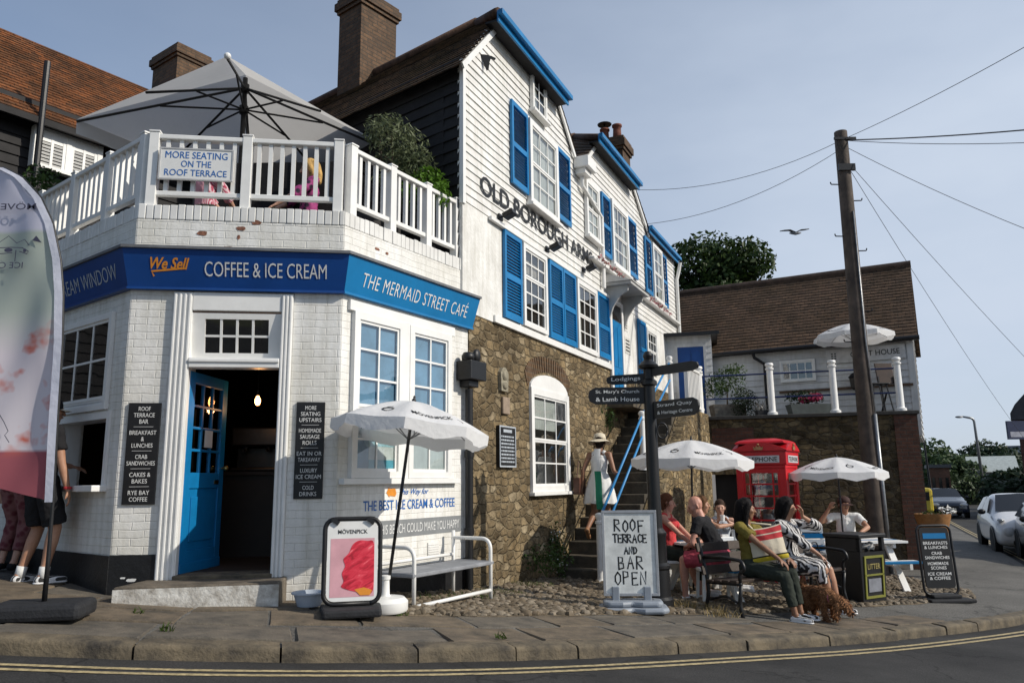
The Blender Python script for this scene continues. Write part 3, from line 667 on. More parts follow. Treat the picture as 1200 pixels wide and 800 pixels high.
for i in range(1, 4): mb.box(.12+.6*i/4-.011, .12+.6*i/4+.011, .005, .03, .06, th_-.06)
mb.box(.12, tw-.12, .006, .029, th_/2-.011, th_/2+.011)
tl = mb.build('fanlight', white_trim, cafe, world=True)
mb = MB(FF @ TR(.58, .05, 2.715) @ RX(R(8))); mb.add([(.1, .018, .05), (tw-.1, .018, .05), (tw-.1, .018, th_-.05), (.1, .018, th_-.05)], [(0, 1, 2, 3)]); mb.build('pane', glass, tl, world=True)
DM = FF @ TR(.585, .06, .70) @ RZ(R(77)); dw, dh = .80, 1.90
mb = MB(DM); st = .105
mb.box(0, st, 0, .045, 0, dh); mb.box(dw-st, dw, 0, .045, 0, dh)
for a, b in ((0, .2), (.78, .93), (dh-.11, dh)): mb.box(st, dw-st, .001, .044, a, b)
mb.box(st, dw-st, .014, .03, .2, .78)
mb.box(st+.06, dw-st-.06, .004, .014, .28, .70); mb.box(st+.06, dw-st-.06, .03, .041, .28, .70)
for i in range(1, 3): xx = st+(dw-2*st)*i/3; mb.box(xx-.013, xx+.013, .006, .039, .93, dh-.11)
for i in range(1, 4): zz = .93+(dh-.11-.93)*i/4; mb.box(st, dw-st, .007, .038, zz-.013, zz+.013)
mb.box(.0, dw, -.012, -.001, 0, .09)
door = mb.build('door', blue, cafe, world=True, bevel=.004)
mb = MB(DM); mb.add([(st, .022, .93), (dw-st, .022, .93), (dw-st, .022, dh-.11), (st, .022, dh-.11)], [(0, 1, 2, 3)]); mb.build('pane', glass, door, world=True)
mb = MB(DM); mb.sphere((dw-.05, -.05, .98), .028); mb.tube([(dw-.05, 0, .98), (dw-.05, -.05, .98)], .01); mb.box(dw-.2, dw-.11, -.006, -.001, .82, .86); mb.build('handle', plain('brass', (.45, .33, .12), .3, .1, 10, metal=1), door, world=True)
mb = MB(DM); mb.box(st+.24, st+.4, -.004, .0, 1.18, 1.35); mb.build('notice', white_plastic, door, world=True)
# inside: counter and machine shape coloured dark for the dim room, bare bulb
mb = MB(FF); mb.box(.5, 2.1, 1.75, 2.25, .7, 1.62); mb.box(.47, 2.13, 1.7, 2.3, 1.62, 1.66); cn = mb.build('counter', plain('dimmed counter wood', (.016, .011, .008), .5, .3, 4), cafe, world=True)
cm = thing('coffee_machine', 'dim steel coffee machine standing on the dark counter inside the open doorway', 'coffee machine', FF @ Vector((.9, 2.0, 1.66)), A_F)
mb = MB(); mb.box(-.28, .28, -.2, .2, .30, .52); mb.box(-.26, .26, .02, .2, .03, .30); mb.box(-.28, .28, -.22, .2, 0, .05); mb.build('body', plain('dull steel', (.05, .047, .045), .35, .2, 5, metal=.8), cm, bevel=.02)
mb = MB()
for x in (-.13, .13): mb.lathe([(.03, .24), (.035, .30)], 12, (x, -.1, 0)); mb.beam((x, -.12, .25), (x, -.26, .24), .02, .02)
mb.build('brew_head', black, cm)
bl = thing('pendant_bulb', 'warm glowing bare bulb hanging inside the cafe doorway', 'light bulb', at_depth(302, 469, 8.35))
mb = MB(); mb.lathe([(.0, -.055), (.018, -.05), (.032, -.02), (.03, .01), (.014, .045), (.012, .06)], 14); mb.build('bulb', emit('bulb glow', (1, .42, .12), 14), bl, smooth=True)
mb = MB(); mb.tube([(0, 0, .05), (0, 0, .11)], .017); mb.tube([(0, 0, .11), (0, 0, 3.86-at_depth(302, 469, 8.35).z)], .004, 6); mb.build('flex', black, bl)
pl_ = bpy.data.lights.new('bulb_light', 'POINT'); plo = bpy.data.objects.new('bulb_light', pl_); COL.objects.link(plo); plo.location = at_depth(302, 469, 8.35)-Z*.1; pl_.energy = 2.0; pl_.color = (1, .5, .2); pl_.shadow_soft_size = .04
# left window, serving hatch with shelf
sash(cafe, FL, LL-1.50, LL-.28, 2.24, 3.2, 3, [1, 2], cas=.06, proud=.04, sill=False, meet=.06, back=black_gloss)
mb = MB(FL); 
for a, b in ((hx0, hx0+.06), (hx1-.06, hx1)): mb.box(a, b, -.02, .2, 1.5, 2.22)
mb.box(hx0+.06, hx1-.06, -.02, .2, 2.15, 2.22); hf = mb.build('hatch_frame', white_trim, cafe, world=True)
mb = MB(FL); mb.box(hx0-.05, hx1+.02, -.14, .2, 1.46, 1.52); mb.build('hatch_shelf', white_trim, cafe, world=True, bevel=.008)
mb = MB(FL); mb.box(hx0+.1, hx1-.1, .9, .92, 1.0, 2.3); mb.build('menu_wall', plain('dim menu board', (.05, .05, .05), .6, .2, 4), cafe, world=True)
mb = MB(FL)
for i in range(3):
    for j in range(4): mb.box(hx0+.52+.16*i, hx0+.64+.16*i, .885, .898, 1.58+.12*j, 1.66+.12*j)
mb.build('price_cards', plain('dim card', (.17, .17, .17), .6), cafe, world=True)
# the two sashes on the sunny side
m_bl = plain('blue blind with reflection tint', (.20, .37, .54), .7, .25, 2.2); m_bl2 = plain('white blind', (.50, .54, .54), .7, .15, 2)  # blue blind colour also carries the reflection seen in the panes
sash(cafe, FR, .14, .92, 1.56, 3.23, 2, [2, 3], cas=.075, proud=.055, sill=False, back=m_bl, meet=.42)
sash(cafe, FR, 1.02, 1.80, 1.56, 3.23, 2, [2, 3], cas=.075, proud=.055, sill=False, back=m_bl, meet=.42, curtain=(m_bl2, [(0.04, .96, .02, .40)]))
mb = MB(FR); mb.box(.08, 1.88, -.04, -.001, 3.232, 3.34); mb.box(.02, 1.94, -.075, -.001, 1.50, 1.557); mb.box(.921, 1.019, -.05, -.001, 1.558, 3.23); mb.build('window_surround', white_trim, cafe, world=True, bevel=.005)
ps = thing('window_poster', 'pale blue and white ice cream poster behind the lower panes of the nearer cafe window', 'poster', FR @ Vector((.62, -.0, 1.63)))
mb = MB(FR); y = -.0075; mb.box(.43, .83, y-.001, y, 1.64, 1.88); mb.m = 1; mb.box(.43, .83, y-.0018, y-.0012, 1.64, 1.745)
pm = mb.build('sheet', [plain('poster white', (.72, .74, .72), .5), plain('poster blue', (.16, .48, .60), .5)], ps, world=True)
mb = MB(FR); y = -.0085; mb.box(.43, .83, y-.001, y, 1.881, 2.17); mb.build('sheet', plain('poster pale blue', (.42, .66, .72), .5), ps, world=True)
mb = MB(FR); mb.text("Jude's", .63, 2.03, .30, .12, -.0105, bold=.015, shear=.25); mb.build('lettering', letter_black, ps, world=True)
# wall lettering
mb = MB(FR); mb.text('THE BEST ICE CREAM & COFFEE', 1.15, 1.285, 1.55, .10, -.004, bold=.006); mb.text('This Way for', 1.18, 1.41, .50, .08, -.004, bold=.008, shear=.4); mb.build('wall_lettering', letter_blue, cafe, world=True)
mb = MB(FR); mb.add([(.72, -.004, 1.41), (.77, -.004, 1.36), (.77, -.004, 1.38), (.86, -.004, 1.37), (.88, -.004, 1.40), (.86, -.004, 1.455), (.77, -.004, 1.45), (.76, -.004, 1.47)], [tuple(range(8))]); mb.build('pointing_hand', letter_orange, cafe, world=True)
mb = MB(FR); mb.box(.55, 2.05, -.004, -.001, .95, 1.13); mb.build('wall_band', plain('grey painted band', (.22, .23, .235), .6, .12, 6), cafe, world=True)
mb = MB(FR); mb.text('THIS BENCH COULD MAKE YOU HAPPY', 1.30, 1.04, 1.42, .095, -.006, bold=-.004); mb.build('wall_lettering', letter_white, cafe, world=True)
mb = MB(FR); mb.box(1.42, 1.62, -.012, -.001, .72, .86)
for i in range(5): mb.box(1.43, 1.61, -.018, -.012, .732+.025*i, .742+.025*i)
mb.build('air_vent', white, cafe, world=True)
# step
st_ = thing('door_step', 'worn stone step with whitewashed front below the open cafe door', 'step', FF @ Vector((.95, -.25, .43)), A_F)
mb = MB(); P = [(-.74, -.24), (.62, -.22), (.62, .30), (-.62, .30)]; mb.slab(P, -.12, .235); o = mb.build('tread', [plain('worn step stone', (.15, .125, .095), .8, .4, 5, .5, 40)], st_, bevel=.015)
mb = MB(); mb.add([(-.742, -.243, -.12), (.622, -.223, -.12), (.622, -.223, .222), (-.742, -.243, .215)], [(0, 1, 2, 3)]); mb.build('whitewashed_face', plain('flaking whitewash', (.62, .61, .57), .8, .4, 9, .6, 40, col2=(.25, .22, .18)), st_)
mb = MB(FF); mb.box(.56, 1.44, -.06, .25, .55, .70); mb.build('threshold', m_kerb, cafe, world=True, bevel=.01)
# downpipe with hopper at the corner
dp = thing('rainwater_pipe', 'black rainwater downpipe with hopper head at the sunny corner of the cafe', 'drainpipe', FR @ Vector((2.12, -.07, .3)))
mb = MB(FR); mb.tube([(2.12, -.075, .25), (2.12, -.075, 2.62)], .047, 12)
for z in (.9, 1.8): mb.lathe([(.058, z), (.058, z+.08)], 12, (2.12, -.075, 0))
mb.build('pipe', iron, dp, world=True, auto=40)
mb = MB(FR); mb.slab([(2.02, -.15), (2.22, -.15), (2.22, -.003), (2.02, -.003)], 2.64, 2.72); mb.slab([(1.95, -.22), (2.29, -.22), (2.29, -.003), (1.95, -.003)], 2.72, 2.95); mb.build('hopper', iron, dp, world=True, bevel=.01)
mb = MB(FR); mb.lathe([(.075, 0), (.08, .06), (.055, .10), (0, .11)], 14, (2.02, -.13, 2.95)); mb.sphere((2.20, -.13, 3.03), .09, sc_=(.8, .5, 1)); mb.build('pot', black, dp, world=True, smooth=True)
# black menu boards beside the door
def menu(lab, x0, x1, z0, z1, rows):
    t = thing('menu_board', lab, 'sign board', FF @ Vector(((x0+x1)/2, 0, z0)), A_F, 'black boards either side of the cafe door')
    w_, h_ = x1-x0, z1-z0; mb = MB(); mb.box(-w_/2, w_/2, -.022, -.002, 0, h_); mb.build('board', black, t, bevel=.004)
    mb = MB(); tot = sum(len(r)+.75 for r in rows); lh = h_/tot; z = h_-.45*lh
    for i, r in enumerate(rows):
        for s in r:
            mb.text(s, 0, z-lh*.5, min(w_*.86, len(s)*lh*.62*.72), lh*.66, -.024, bold=.0); z -= lh
        if i < len(rows)-1: mb.box(-w_*.3, w_*.3, -.0245, -.0225, z-lh*.36, z-lh*.31)
        z -= lh*.75
    mb.build('lettering', letter_white, t)
menu('black menu board left of the cafe door, listing breakfast, crab sandwiches and coffee', .065, .355, 1.34, 2.28, [['ROOF', 'TERRACE', 'BAR'], ['BREAKFAST', '&', 'LUNCHES'], ['CRAB', 'SANDWICHES'], ['CAKES &', 'BAKES'], ['RYE BAY', 'COFFEE']])
menu('black menu board right of the cafe door, listing sausage rolls and luxury ice cream', 1.60, 1.87, 1.37, 2.29, [['MORE', 'SEATING', 'UPSTAIRS'], ['HOMEMADE', 'SAUSAGE', 'ROLLS'], ['EAT IN OR', 'TAKEAWAY'], ['LUXURY', 'ICE CREAM'], ['COLD', 'DRINKS']])
# terrace railing
rl = thing('terrace_railing', 'white timber balustrade round the roof terrace of the corner cafe', 'railing', (-2.6, 8.4, 4.27))
def bal_run(Fm, xs_, y, z0=4.42, z1=4.97):
    mb = MB(Fm); mb.box(xs_[0], xs_[-1], y-.045, y+.045, z1, z1+.05); mb.build('top_rail', white_trim, rl, world=True, bevel=.008)
    mb = MB(Fm); mb.box(xs_[0], xs_[-1], y-.03, y+.03, z0-.05, z0); mb.build('bottom_rail', white_trim, rl, world=True, bevel=.006)
    for x in xs_:
        mb = MB(Fm); mb.box(x-.048, x+.048, y-.05, y+.05, 4.24, z1+.065); mb.box(x-.055, x+.055, y-.057, y+.057, z1+.066, z1+.085); mb.build('post', white_trim, rl, world=True, bevel=.005)
    for a, b in zip(xs_, xs_[1:]):
        n = max(2, round((b-a)/.122))
        for i in range(1, n):
            x = a+(b-a)*i/n; mb = MB(Fm); mb.box(x-.02, x+.02, y-.02, y+.02, z0+.001, z1-.001); mb.build('baluster', white_trim, rl, world=True)
bal_run(FF, [.09, 1.0, 1.92], .08); bal_run(FR, [.16, .80, 1.45, 2.04], .08); bal_run(FL, [.15, 1.0, 1.9, 2.75, LL-.10], .08)
sg = thing('terrace_sign', 'white sign with blue capitals about the roof terrace hung on the front railing', 'sign', FF @ Vector((.52, .02, 4.52)), A_F)
mb = MB(); mb.box(-.36, .36, -.02, .0, 0, .34); mb.build('panel', white_plastic, sg, bevel=.003)
mb = MB(); 
for a in ((-.36, .36, .325, .34), (-.36, .36, 0, .015), (-.36, -.345, .015, .325), (.345, .36, .015, .325)): mb.box(a[0], a[1], -.026, -.0205, a[2], a[3])
mb.build('rim', plain('pale grey rim', (.5, .5, .5), .5), sg)
mb = MB(); mb.text('MORE SEATING', 0, .265, .60, .072, -.022); mb.text('ON THE', 0, .172, .29, .068, -.022); mb.text('ROOF TERRACE', 0, .078, .60, .068, -.022); mb.build('lettering', letter_blue, sg)
# ================================================================ THE WEATHERBOARDED INN
A_O = R(65); FO = frame(E0, A_O); nO = Vector((math.sin(A_O), -math.cos(A_O), 0))
def O(k, y, z): return FO @ Vector((k, y, z))
inn = thing('weatherboarded_inn', 'tall white weatherboarded old inn with blue shutters above a brown rubble stone base', 'inn', (E0.x, E0.y, .3))
m_st = rubble('rubble stone of the inn', A_O)
m_clap = plain('white weatherboard', (.74, .735, .72), .5, .12, 2.2, .12, 50, col2=(.62, .61, .58), drip=.16)
m_tile = bricks('old clay tiles', 0, (.15, .09, .055), (.075, .055, .038), (.03, .022, .016), .6, .165, .11, .006, (.5, 1.15), .85, uv=True, stain=(.55, .6, .45))
m_tile_o = bricks('orange clay tiles', 0, (.24, .085, .028), (.12, .055, .025), (.035, .02, .012), .6, .165, .11, .006, (.4, 1.2), .85, uv=True, stain=(.5, .5, .42))
m_tile_b = bricks('brown clay tiles', 0, (.125, .078, .05), (.075, .05, .034), (.03, .022, .016), .6, .165, .11, .006, (.6, 1.12), .85, uv=True, stain=(.75, .75, .68))
KE = 11.6
mb = MB(FO); mb.box(0.03, KE, 0, .5, -.6, 3.60); mb.build('stone_wall', m_st, inn, world=True)
m_ren = plain('rough white render', (.74, .735, .71), .8, .12, 3, .8, 22, col2=(.60, .59, .56), drip=.16)
mb = MB(FO); mb.box(-.15, KE, -.012, .05, 3.602, 5.02); mb.build('rendered_wall', m_ren, inn, world=True)
mb = MB(FO); mb.box(.70, 5.72, -.045, -.013, 3.60, 3.70); mb.build('sill_band', white_trim, inn, world=True, bevel=.006)
# outline of the street front above the string course, as left and right limits at each height
LV = [(4.99, -.15), (6.95, -.15), (7.93, .76)]
def lim(z):
    segs = []
    def e(p, q): return p[0]+(q[0]-p[0])*(z-p[1])/(q[1]-p[1])
    if z <= 6.9: return [(-.15, KE)]
    if z <= 7.33:
        a = -.15 if z < 6.95 else e((-.15, 6.95), (.76, 7.93)); return [(a, KE)]
    if z <= 7.95:
        return [(e((-.15, 6.95), (.76, 7.93)), e((3.85, 7.33), (3.12, 8.0))), (e((4.45, 7.33), (5.2, 8.0)), e((8.85, 7.33), (7.75, 8.0)))]
    return []
rows = []; z = 5.03; cz = .114
while z < 7.94:
    z1 = min(z+cz, 7.945); a, b = lim(z+.003), lim(z1-.001)
    n = min(len(a), len(b))
    if len(a) == len(b): rows.append((z, z1+.006, [(p[0], p[1], q[0], q[1]) for p, q in zip(a, b)]))
    else: rows.append((z, z1+.006, [(p[0], p[1], p[0], p[1]) for p in b]))
    z += cz
mb = MB(FO); mb.clap(rows, .020); mb.build('weatherboarding', m_clap, inn, world=True)
mb = MB(FO); mb.prism([(-.15, 5.03), (KE, 5.03), (KE, 7.33), (8.85, 7.33), (7.75, 7.97), (5.2, 7.97), (4.45, 7.33), (3.85, 7.33), (3.12, 7.97), (.76, 7.95), (-.15, 6.95)], .002, .06)
mb.build('wall_core', white, inn, world=True)
# body behind, end wall
mb = MB(); q = P0+sdv*6
mb.slab([(O(-.1, .3, 0)).xy[:], O(KE-.05, .3, 0).xy[:], O(KE-.05, 5, 0).xy[:], (q+nnv*.1+ub*3).xy[:], (q+nnv*.2).xy[:]], -.5, 6.6); mb.build('body', black_wood, inn, world=True)
# tarred side wall towards the terrace
FS = frame(P0+sdv*6, SD-math.pi); rows = []; z = 3.0
while z < 6.95: rows.append((z, z+.165, [(0, 5.97, 0, 5.97)])); z += .16
mb = MB(FS); mb.clap(rows, .028); mb.box(0, 5.93, .003, .2, 3, 6.98); mb.build('tarred_boarding', black_wood, inn, world=True)
mb = MB(FO); mb.box(-.175, -.10, -.035, .02, 4.98, 6.95); mb.build('corner_board', white_trim, inn, world=True)
# roofs
def SP(t, off, z): return Vector((P0.x, P0.y, 0))+sdv*t+nnv*off+Z*z
ze, sl = 6.95, 1.09; rz, ro, rt = ze+1.72*sl, 1.72, 1.22
A = O(-.15, -.06, 6.95); B = O(.76, -.06, 7.93)
roof = MB(); oh = .22
roof.shingle(SP(6, -oh, ze-oh*sl+.04), O(-.36, -.08, ze-oh*sl+.04), B+Z*.04, SP(6, .885, 7.93+.04), 12, .02)
roof.shingle(SP(6, .885, 7.975), B+Z*.045, SP(rt, ro, rz), SP(6, ro, rz), 8, .02)
ew = .20                                                                                                                          # hip over the street
roof.shingle(O(.50, -ew, 7.86+.10), O(3.16, -ew, 7.86+.10), SP(rt, ro, rz)+ub*.03, SP(rt, ro, rz)-ub*.03, 9, .02)
roof.shingle(O(3.92, -.08, 7.30), O(3.92, 5, 7.30), SP(6, ro, rz), SP(rt, ro, rz), 16, .02)
roof.shingle(O(3.86, -.09, 7.34), O(3.90, .4, 7.30), SP(rt, ro, rz), O(3.08, -.09, 8.02), 8, .02)
ridge2a, ridge2b = O(6.5, .85, 8.85), O(6.5, 5, 8.85)
roof.shingle(O(4.36, 5, 7.28), O(4.36, -.08, 7.28), ridge2a, ridge2b, 16, .02)
roof.shingle(O(4.36, .5, 7.28), O(4.30, -.09, 7.27), O(5.20, -.09, 8.04), ridge2a, 8, .02)
roof.shingle(O(9.0, -.09, 7.27), O(8.95, .5, 7.28), ridge2a, O(7.72, -.09, 8.04), 8, .02)
roof.shingle(O(8.95, -.08, 7.26), O(8.95, 5, 7.26), ridge2b, ridge2a, 16, .02)
roof.shingle(O(4.86, -ew, 7.92), O(7.54, -ew, 7.92), ridge2a+ub*.03, ridge2a-ub*.03, 9, .02)
roof.shingle(O(8.7, -.1, 7.36), O(KE+.1, -.1, 7.36), O(KE+.1, 2.6, 8.5), O(8.7, 2.6, 8.5), 14, .02)
rf = roof.build('roof', m_tile, inn, world=True)
mb = MB()
mb.tube([SP(6, ro, rz+.02), SP(rt, ro, rz+.02)], .09, 8); mb.tube([SP(rt, ro, rz+.02), O(.52, -ew, 7.98)], .07, 8); mb.tube([ridge2b+Z*.02, ridge2a+Z*.02], .09, 8); mb.tube([ridge2a+Z*.02, O(4.9, -ew, 7.96)], .07, 8)
mb.build('ridge_tiles', plain('ridge tile clay', (.10, .055, .035), .85, .4, 6, .4, 30), rf, world=True, smooth=True)
# blue eaves boards with soffits, white verge boards
for x0, x1, zz, ew in ((.46, 3.18, 7.80, .2), (4.80, 7.56, 7.82, .2), (8.75, KE+.12, 7.22, .08)):
    mb = MB(FO); mb.box(x0, x1, -ew-.05, -ew-.02, zz, zz+.17); mb.box(x0-.02, x1+.02, -ew-.12, -ew-.05, zz+.09, zz+.17); e_ = mb.build('eaves_board', blue, inn, world=True, bevel=.004)
    mb = MB(FO); mb.box(x0+.02, x1-.02, -ew-.02, -.03, zz+.02, zz+.05); mb.build('soffit', black_wood, e_, world=True)
for p, q in (((-.24, 6.86), (.74, 7.92)), ((3.93, 7.26), (3.10, 8.02)), ((4.37, 7.27), (5.2, 8.02)), ((8.93, 7.25), (7.74, 8.02))):
    mb = MB(); mb.beam(O(p[0], -.06, p[1]-.05), O(q[0], -.06, q[1]-.05), .08, .03, nO); mb.build('verge_board', white_trim, inn, world=True)
# valley hopper between the gables
mb = MB(FO); mb.box(3.95, 4.40, -.30, -.02, 7.02, 7.22); mb.box(4.02, 4.34, -.22, -.02, 6.92, 7.02); hp = mb.build('hopper', white_trim, inn, world=True, bevel=.01)
mb = MB(FO); mb.tube([(4.18, -.09, 6.92), (4.18, -.09, 6.75), (5.30, -.075, 6.5), (5.30, -.075, 5.1)], .04, 10); mb.build('waste_pipe', white_trim, hp, world=True, auto=40)
mb = MB(FO); mb.tube([(KE-.08, -.2, 7.2), (KE-.05, -.15, 7.0), (KE-.05, -.08, 6.75), (KE-.05, -.08, 3.2)], .045, 10); mb.build('downpipe', white_trim, inn, world=True, auto=40)
# string course and lamps over the lettering
mb = MB(FO); mb.box(.55, 6.4, -.075, -.026, 4.975, 5.03); mb.build('string_course', white_trim, inn, world=True, bevel=.006)
mb = MB(FO); mb.box(4.6, KE-.1, -.14, -.026, 5.50, 5.545); mb.build('string_course', white_trim, inn, world=True, bevel=.006)
mb = MB(FO @ TR(0, -.026, 0) @ RY(-R(1.6))); mb.text('OLD BOROUGH ARMS', 2.72, 5.40, 4.5, .27, -.004, bold=.012); mb.build('lettering', letter_black, inn, world=True)
for i, (k, zz) in enumerate(((.90, 5.12), (2.60, 5.13), (4.30, 5.22))):
    mb = MB(FO @ TR(k, 0, zz)); mb.box(-.06, .06, -.05, -.02, -.05, .04); mb.tube([(0, -.04, 0), (0, -.12, .0)], .012, 6); mb.beam((0, -.10, -.01), (0, -.25, .05), .15, .075); mb.build('floodlight', iron, inn, world=True, bevel=.008)
# windows and shutters
net = plain('net curtain', (.52, .52, .50), .9, .12, 4)
w = lambda *a, **k: sash(inn, FO, *a, **k)
sh = lambda *a: shutter(inn, FO, *a)
w(2.02, 2.60, 7.26, 7.93, 2, 3, cas=.055, proud=.06, split=False, off=.026, curtain=(net, [(0, .4, 0, 1)]))
w(1.86, 3.02, 5.66, 7.03, 3, [2, 2], cas=.09, proud=.07, off=.026, curtain=(net, [(0, .98, 0, 1)]))
sh(1.26, 1.84, 5.76, 7.06, blue, -.03); sh(3.06, 3.66, 5.80, 7.07, blue, -.03)
w(4.45, 5.20, 5.92, 7.02, 2, [2, 2], cas=.08, proud=.06, off=.026, curtain=(net, [(0, 1, 0, 1)]))
w(5.96, 7.08, 5.74, 7.12, 3, [2, 2], cas=.09, proud=.07, off=.026, curtain=(net, [(0, .35, 0, 1), (.65, 1, 0, 1)]))
sh(5.40, 5.93, 5.82, 7.08, blue, -.03); sh(7.14, 7.80, 5.85, 7.15, blue, -.03)
w(9.12, 10.02, 5.72, 7.10, 2, [2, 2], cas=.08, proud=.07, off=.026, curtain=(net, [(0, .4, 0, 1), (.7, 1, 0, 1)]))
sh(8.52, 9.07, 5.76, 7.10, blue, -.03); sh(10.08, 10.56, 5.76, 7.10, blue, -.03)
m_bx = plain('striped roller blind', (.42, .36, .30), .8, .3, 18)
w(1.60, 2.50, 3.72, 4.96, 3, [3, 2], cas=.07, proud=.06, off=.012, sill=False, meet=.62, curtain=(m_bx, [(0, .8, .68, .86)]))
w(3.86, 4.92, 3.72, 4.96, 3, [2, 2], cas=.08, proud=.06, off=.012, sill=False, curtain=(net, [(0, .2, 0, 1)]))
sh(.98, 1.56, 3.72, 4.98, blue, -.025); sh(2.62, 3.20, 3.71, 4.97, blue, -.025); sh(3.22, 3.81, 3.72, 4.98, blue, -.025); sh(4.97, 5.66, 3.76, 4.98, blue, -.025)
w(8.34, 9.22, 3.9, 4.9, 3, [2, 2], cas=.08, proud=.06, off=.012, sill=False); sh(7.68, 8.28, 3.72, 4.97, blue, -.025)
# ground floor window in the stone, under a low brick arch
def arch(x0, x1, zs, zc, n=12):
    c = (x0+x1)/2; hw = (x1-x0)/2; return [(c+hw*math.cos(math.pi*i/n), zs+(zc-zs)*math.sin(math.pi*i/n)**.9) for i in range(n+1)]
mb = MB(FO); mb.prism([(1.86, 2.84), (3.37, 2.84)]+arch(1.86, 3.37, 2.841, 3.10), -.03, -.001); mb.build('window_head', white_trim, inn, world=True)
w(1.86, 3.37, 1.36, 2.86, 3, [2, 2], cas=.10, proud=.045, meet=.5, curtain=(net, [(.05, .7, .62, .95)]))
m_br = bricks('brown arch brick', A_O, (.16, .095, .05), (.10, .06, .035), (.13, .10, .07))
mb = MB(FO)
for i in range(26):
    t = math.pi*(.06+.88*i/25); c = (2.615, 2.82); a, b = .80, .33
    px_, pz = c[0]+a*math.cos(t), c[1]+b*math.sin(t); d = Vector((math.cos(t)*.45, 0, 1)).normalized(); s = Vector((d.z, 0, -d.x))*.029
    p0 = Vector((px_, 0, pz)); p1 = p0+d*.24
    mb.add([(v.x, y, v.z) for y in (-.012, .02) for v in (p0-s, p0+s, p1+s, p1-s)], [(0, 1, 2, 3), (0, 4, 5, 1), (1, 5, 6, 2), (2, 6, 7, 3), (3, 7, 4, 0)])
mb.build('brick_arch', m_br, inn, world=True)
# door, hood on a bracket, plates
mb = MB(FO); mb.box(5.72, 5.84, -.05, -.013, 2.95, 5.05); mb.box(6.48, 6.60, -.05, -.013, 2.95, 5.05); mb.box(5.84, 6.48, -.05, -.013, 4.95, 5.05); dfr = mb.build('door_frame', white_trim, inn, world=True)
mb = MB(FO); mb.box(5.84, 6.48, -.03, -.014, 3.0, 4.62)
for a in ((5.92, 6.13), (6.19, 6.40)):
    for b in ((3.12, 3.6), (3.7, 4.5)): mb.box(a[0], a[1], -.038, -.031, b[0], b[1])
idr = mb.build('door', blue, inn, world=True); mb = MB(FO); mb.box(5.84, 6.48, -.028, -.014, 4.64, 4.95); mb.build('fanlight', black_gloss, idr, world=True)
mb = MB(FO); mb.box(5.5, 7.3, -.5, .1, 2.85, 2.99); mb.build('door_landing', m_kerb, inn, world=True)
mb = MB(FO)
for x in (5.62, 6.62): mb.prism([(x, 5.28)], 0, 0) if 0 else mb.add([(x, -.013, 4.45), (x, -.013, 5.2), (x, -.46, 5.2), (x, -.44, 5.09), (x, -.28, 5.0), (x, -.14, 4.8), (x+.06, -.013, 4.45), (x+.06, -.013, 5.2), (x+.06, -.46, 5.2), (x+.06, -.44, 5.09), (x+.06, -.28, 5.0), (x+.06, -.14, 4.8)],
    [tuple(range(6)), tuple(range(11, 5, -1))]+[(i, 6+i, 6+(i+1) % 6, (i+1) % 6) for i in range(6)])
mb.box(5.52, 6.82, -.54, -.013, 5.2, 5.26); mb.add([(5.5, -.56, 5.262), (6.84, -.56, 5.262), (6.84, -.013, 5.262), (5.5, -.013, 5.262), (5.62, -.013, 5.48), (6.72, -.013, 5.48)], [(0, 1, 5, 4), (0, 4, 3), (1, 2, 5)])
mb.build('door_hood', plain('weathered grey hood', (.42, .42, .41), .6, .15, 4), inn, world=True)
mb = MB(FO); mb.box(6.68, 6.98, -.02, -.013, 4.55, 4.78); mb.box(6.72, 7.12, -.02, -.013, 4.08, 4.42); 
pl2 = mb.build('wall_plate', plain('cream plate', (.66, .65, .60), .5), inn, world=True)
mb = MB(FO)
for i in range(3): mb.box(6.74, 6.92, -.0215, -.02, 4.60+.05*i, 4.62+.05*i)
for i in range(4): mb.box(6.78, 7.06, -.0215, -.02, 4.13+.07*i, 4.16+.07*i)
mb.build('plate_text', letter_black, pl2, world=True)
# carved stones and the notice board on the rubble wall
mb = MB(FO); mb.prism([(.86, 2.70), (1.06, 2.70), (1.08, 2.95), (1.0, 3.02), (.92, 3.02), (.84, 2.95)], -.05, .0); mb.sphere((.96, -.05, 2.90), .07, sc_=(1, .5, 1)); mb.sphere((.96, -.05, 2.79), .08, sc_=(1, .4, .8)); mb.build('carved_stone', plain('carved pale stone', (.30, .27, .20), .9, .35, 20, .6, 60), inn, world=True, auto=40)
mb = MB(FO); mb.box(.93, 1.14, -.04, 0, 2.40, 2.63); mb.build('date_stone', plain('buff stone', (.30, .23, .17), .9, .2, 12, .4, 50), inn, world=True, bevel=.012)
nb = thing('notice_board', 'black notice board with white print fixed to the rubble stone wall of the inn', 'notice', O(1.03, -.02, 1.7), A_O)
mb = MB(); mb.box(-.25, .25, -.03, .015, 0, .54); mb.build('panel', black, nb, bevel=.004); mb = MB()
for a in ((-.25, .25, .52, .54), (-.25, .25, 0, .02), (-.25, -.23, .02, .52), (.23, .25, .02, .52)): mb.box(a[0], a[1], -.036, -.0305, a[2], a[3])
mb.build('rim', letter_dim, nb); mb = MB(); mb.box(-.13, .13, -.0325, -.0305, .455, .495)
for i in range(8):
    x = -.2
    while x < .19:
        ww = min(.2-x, rnd.uniform(.02, .07)); mb.box(x, x+ww, -.0325, -.0305, .06+.047*i, .082+.047*i); x += ww+.012
mb.build('print', letter_dim, nb)
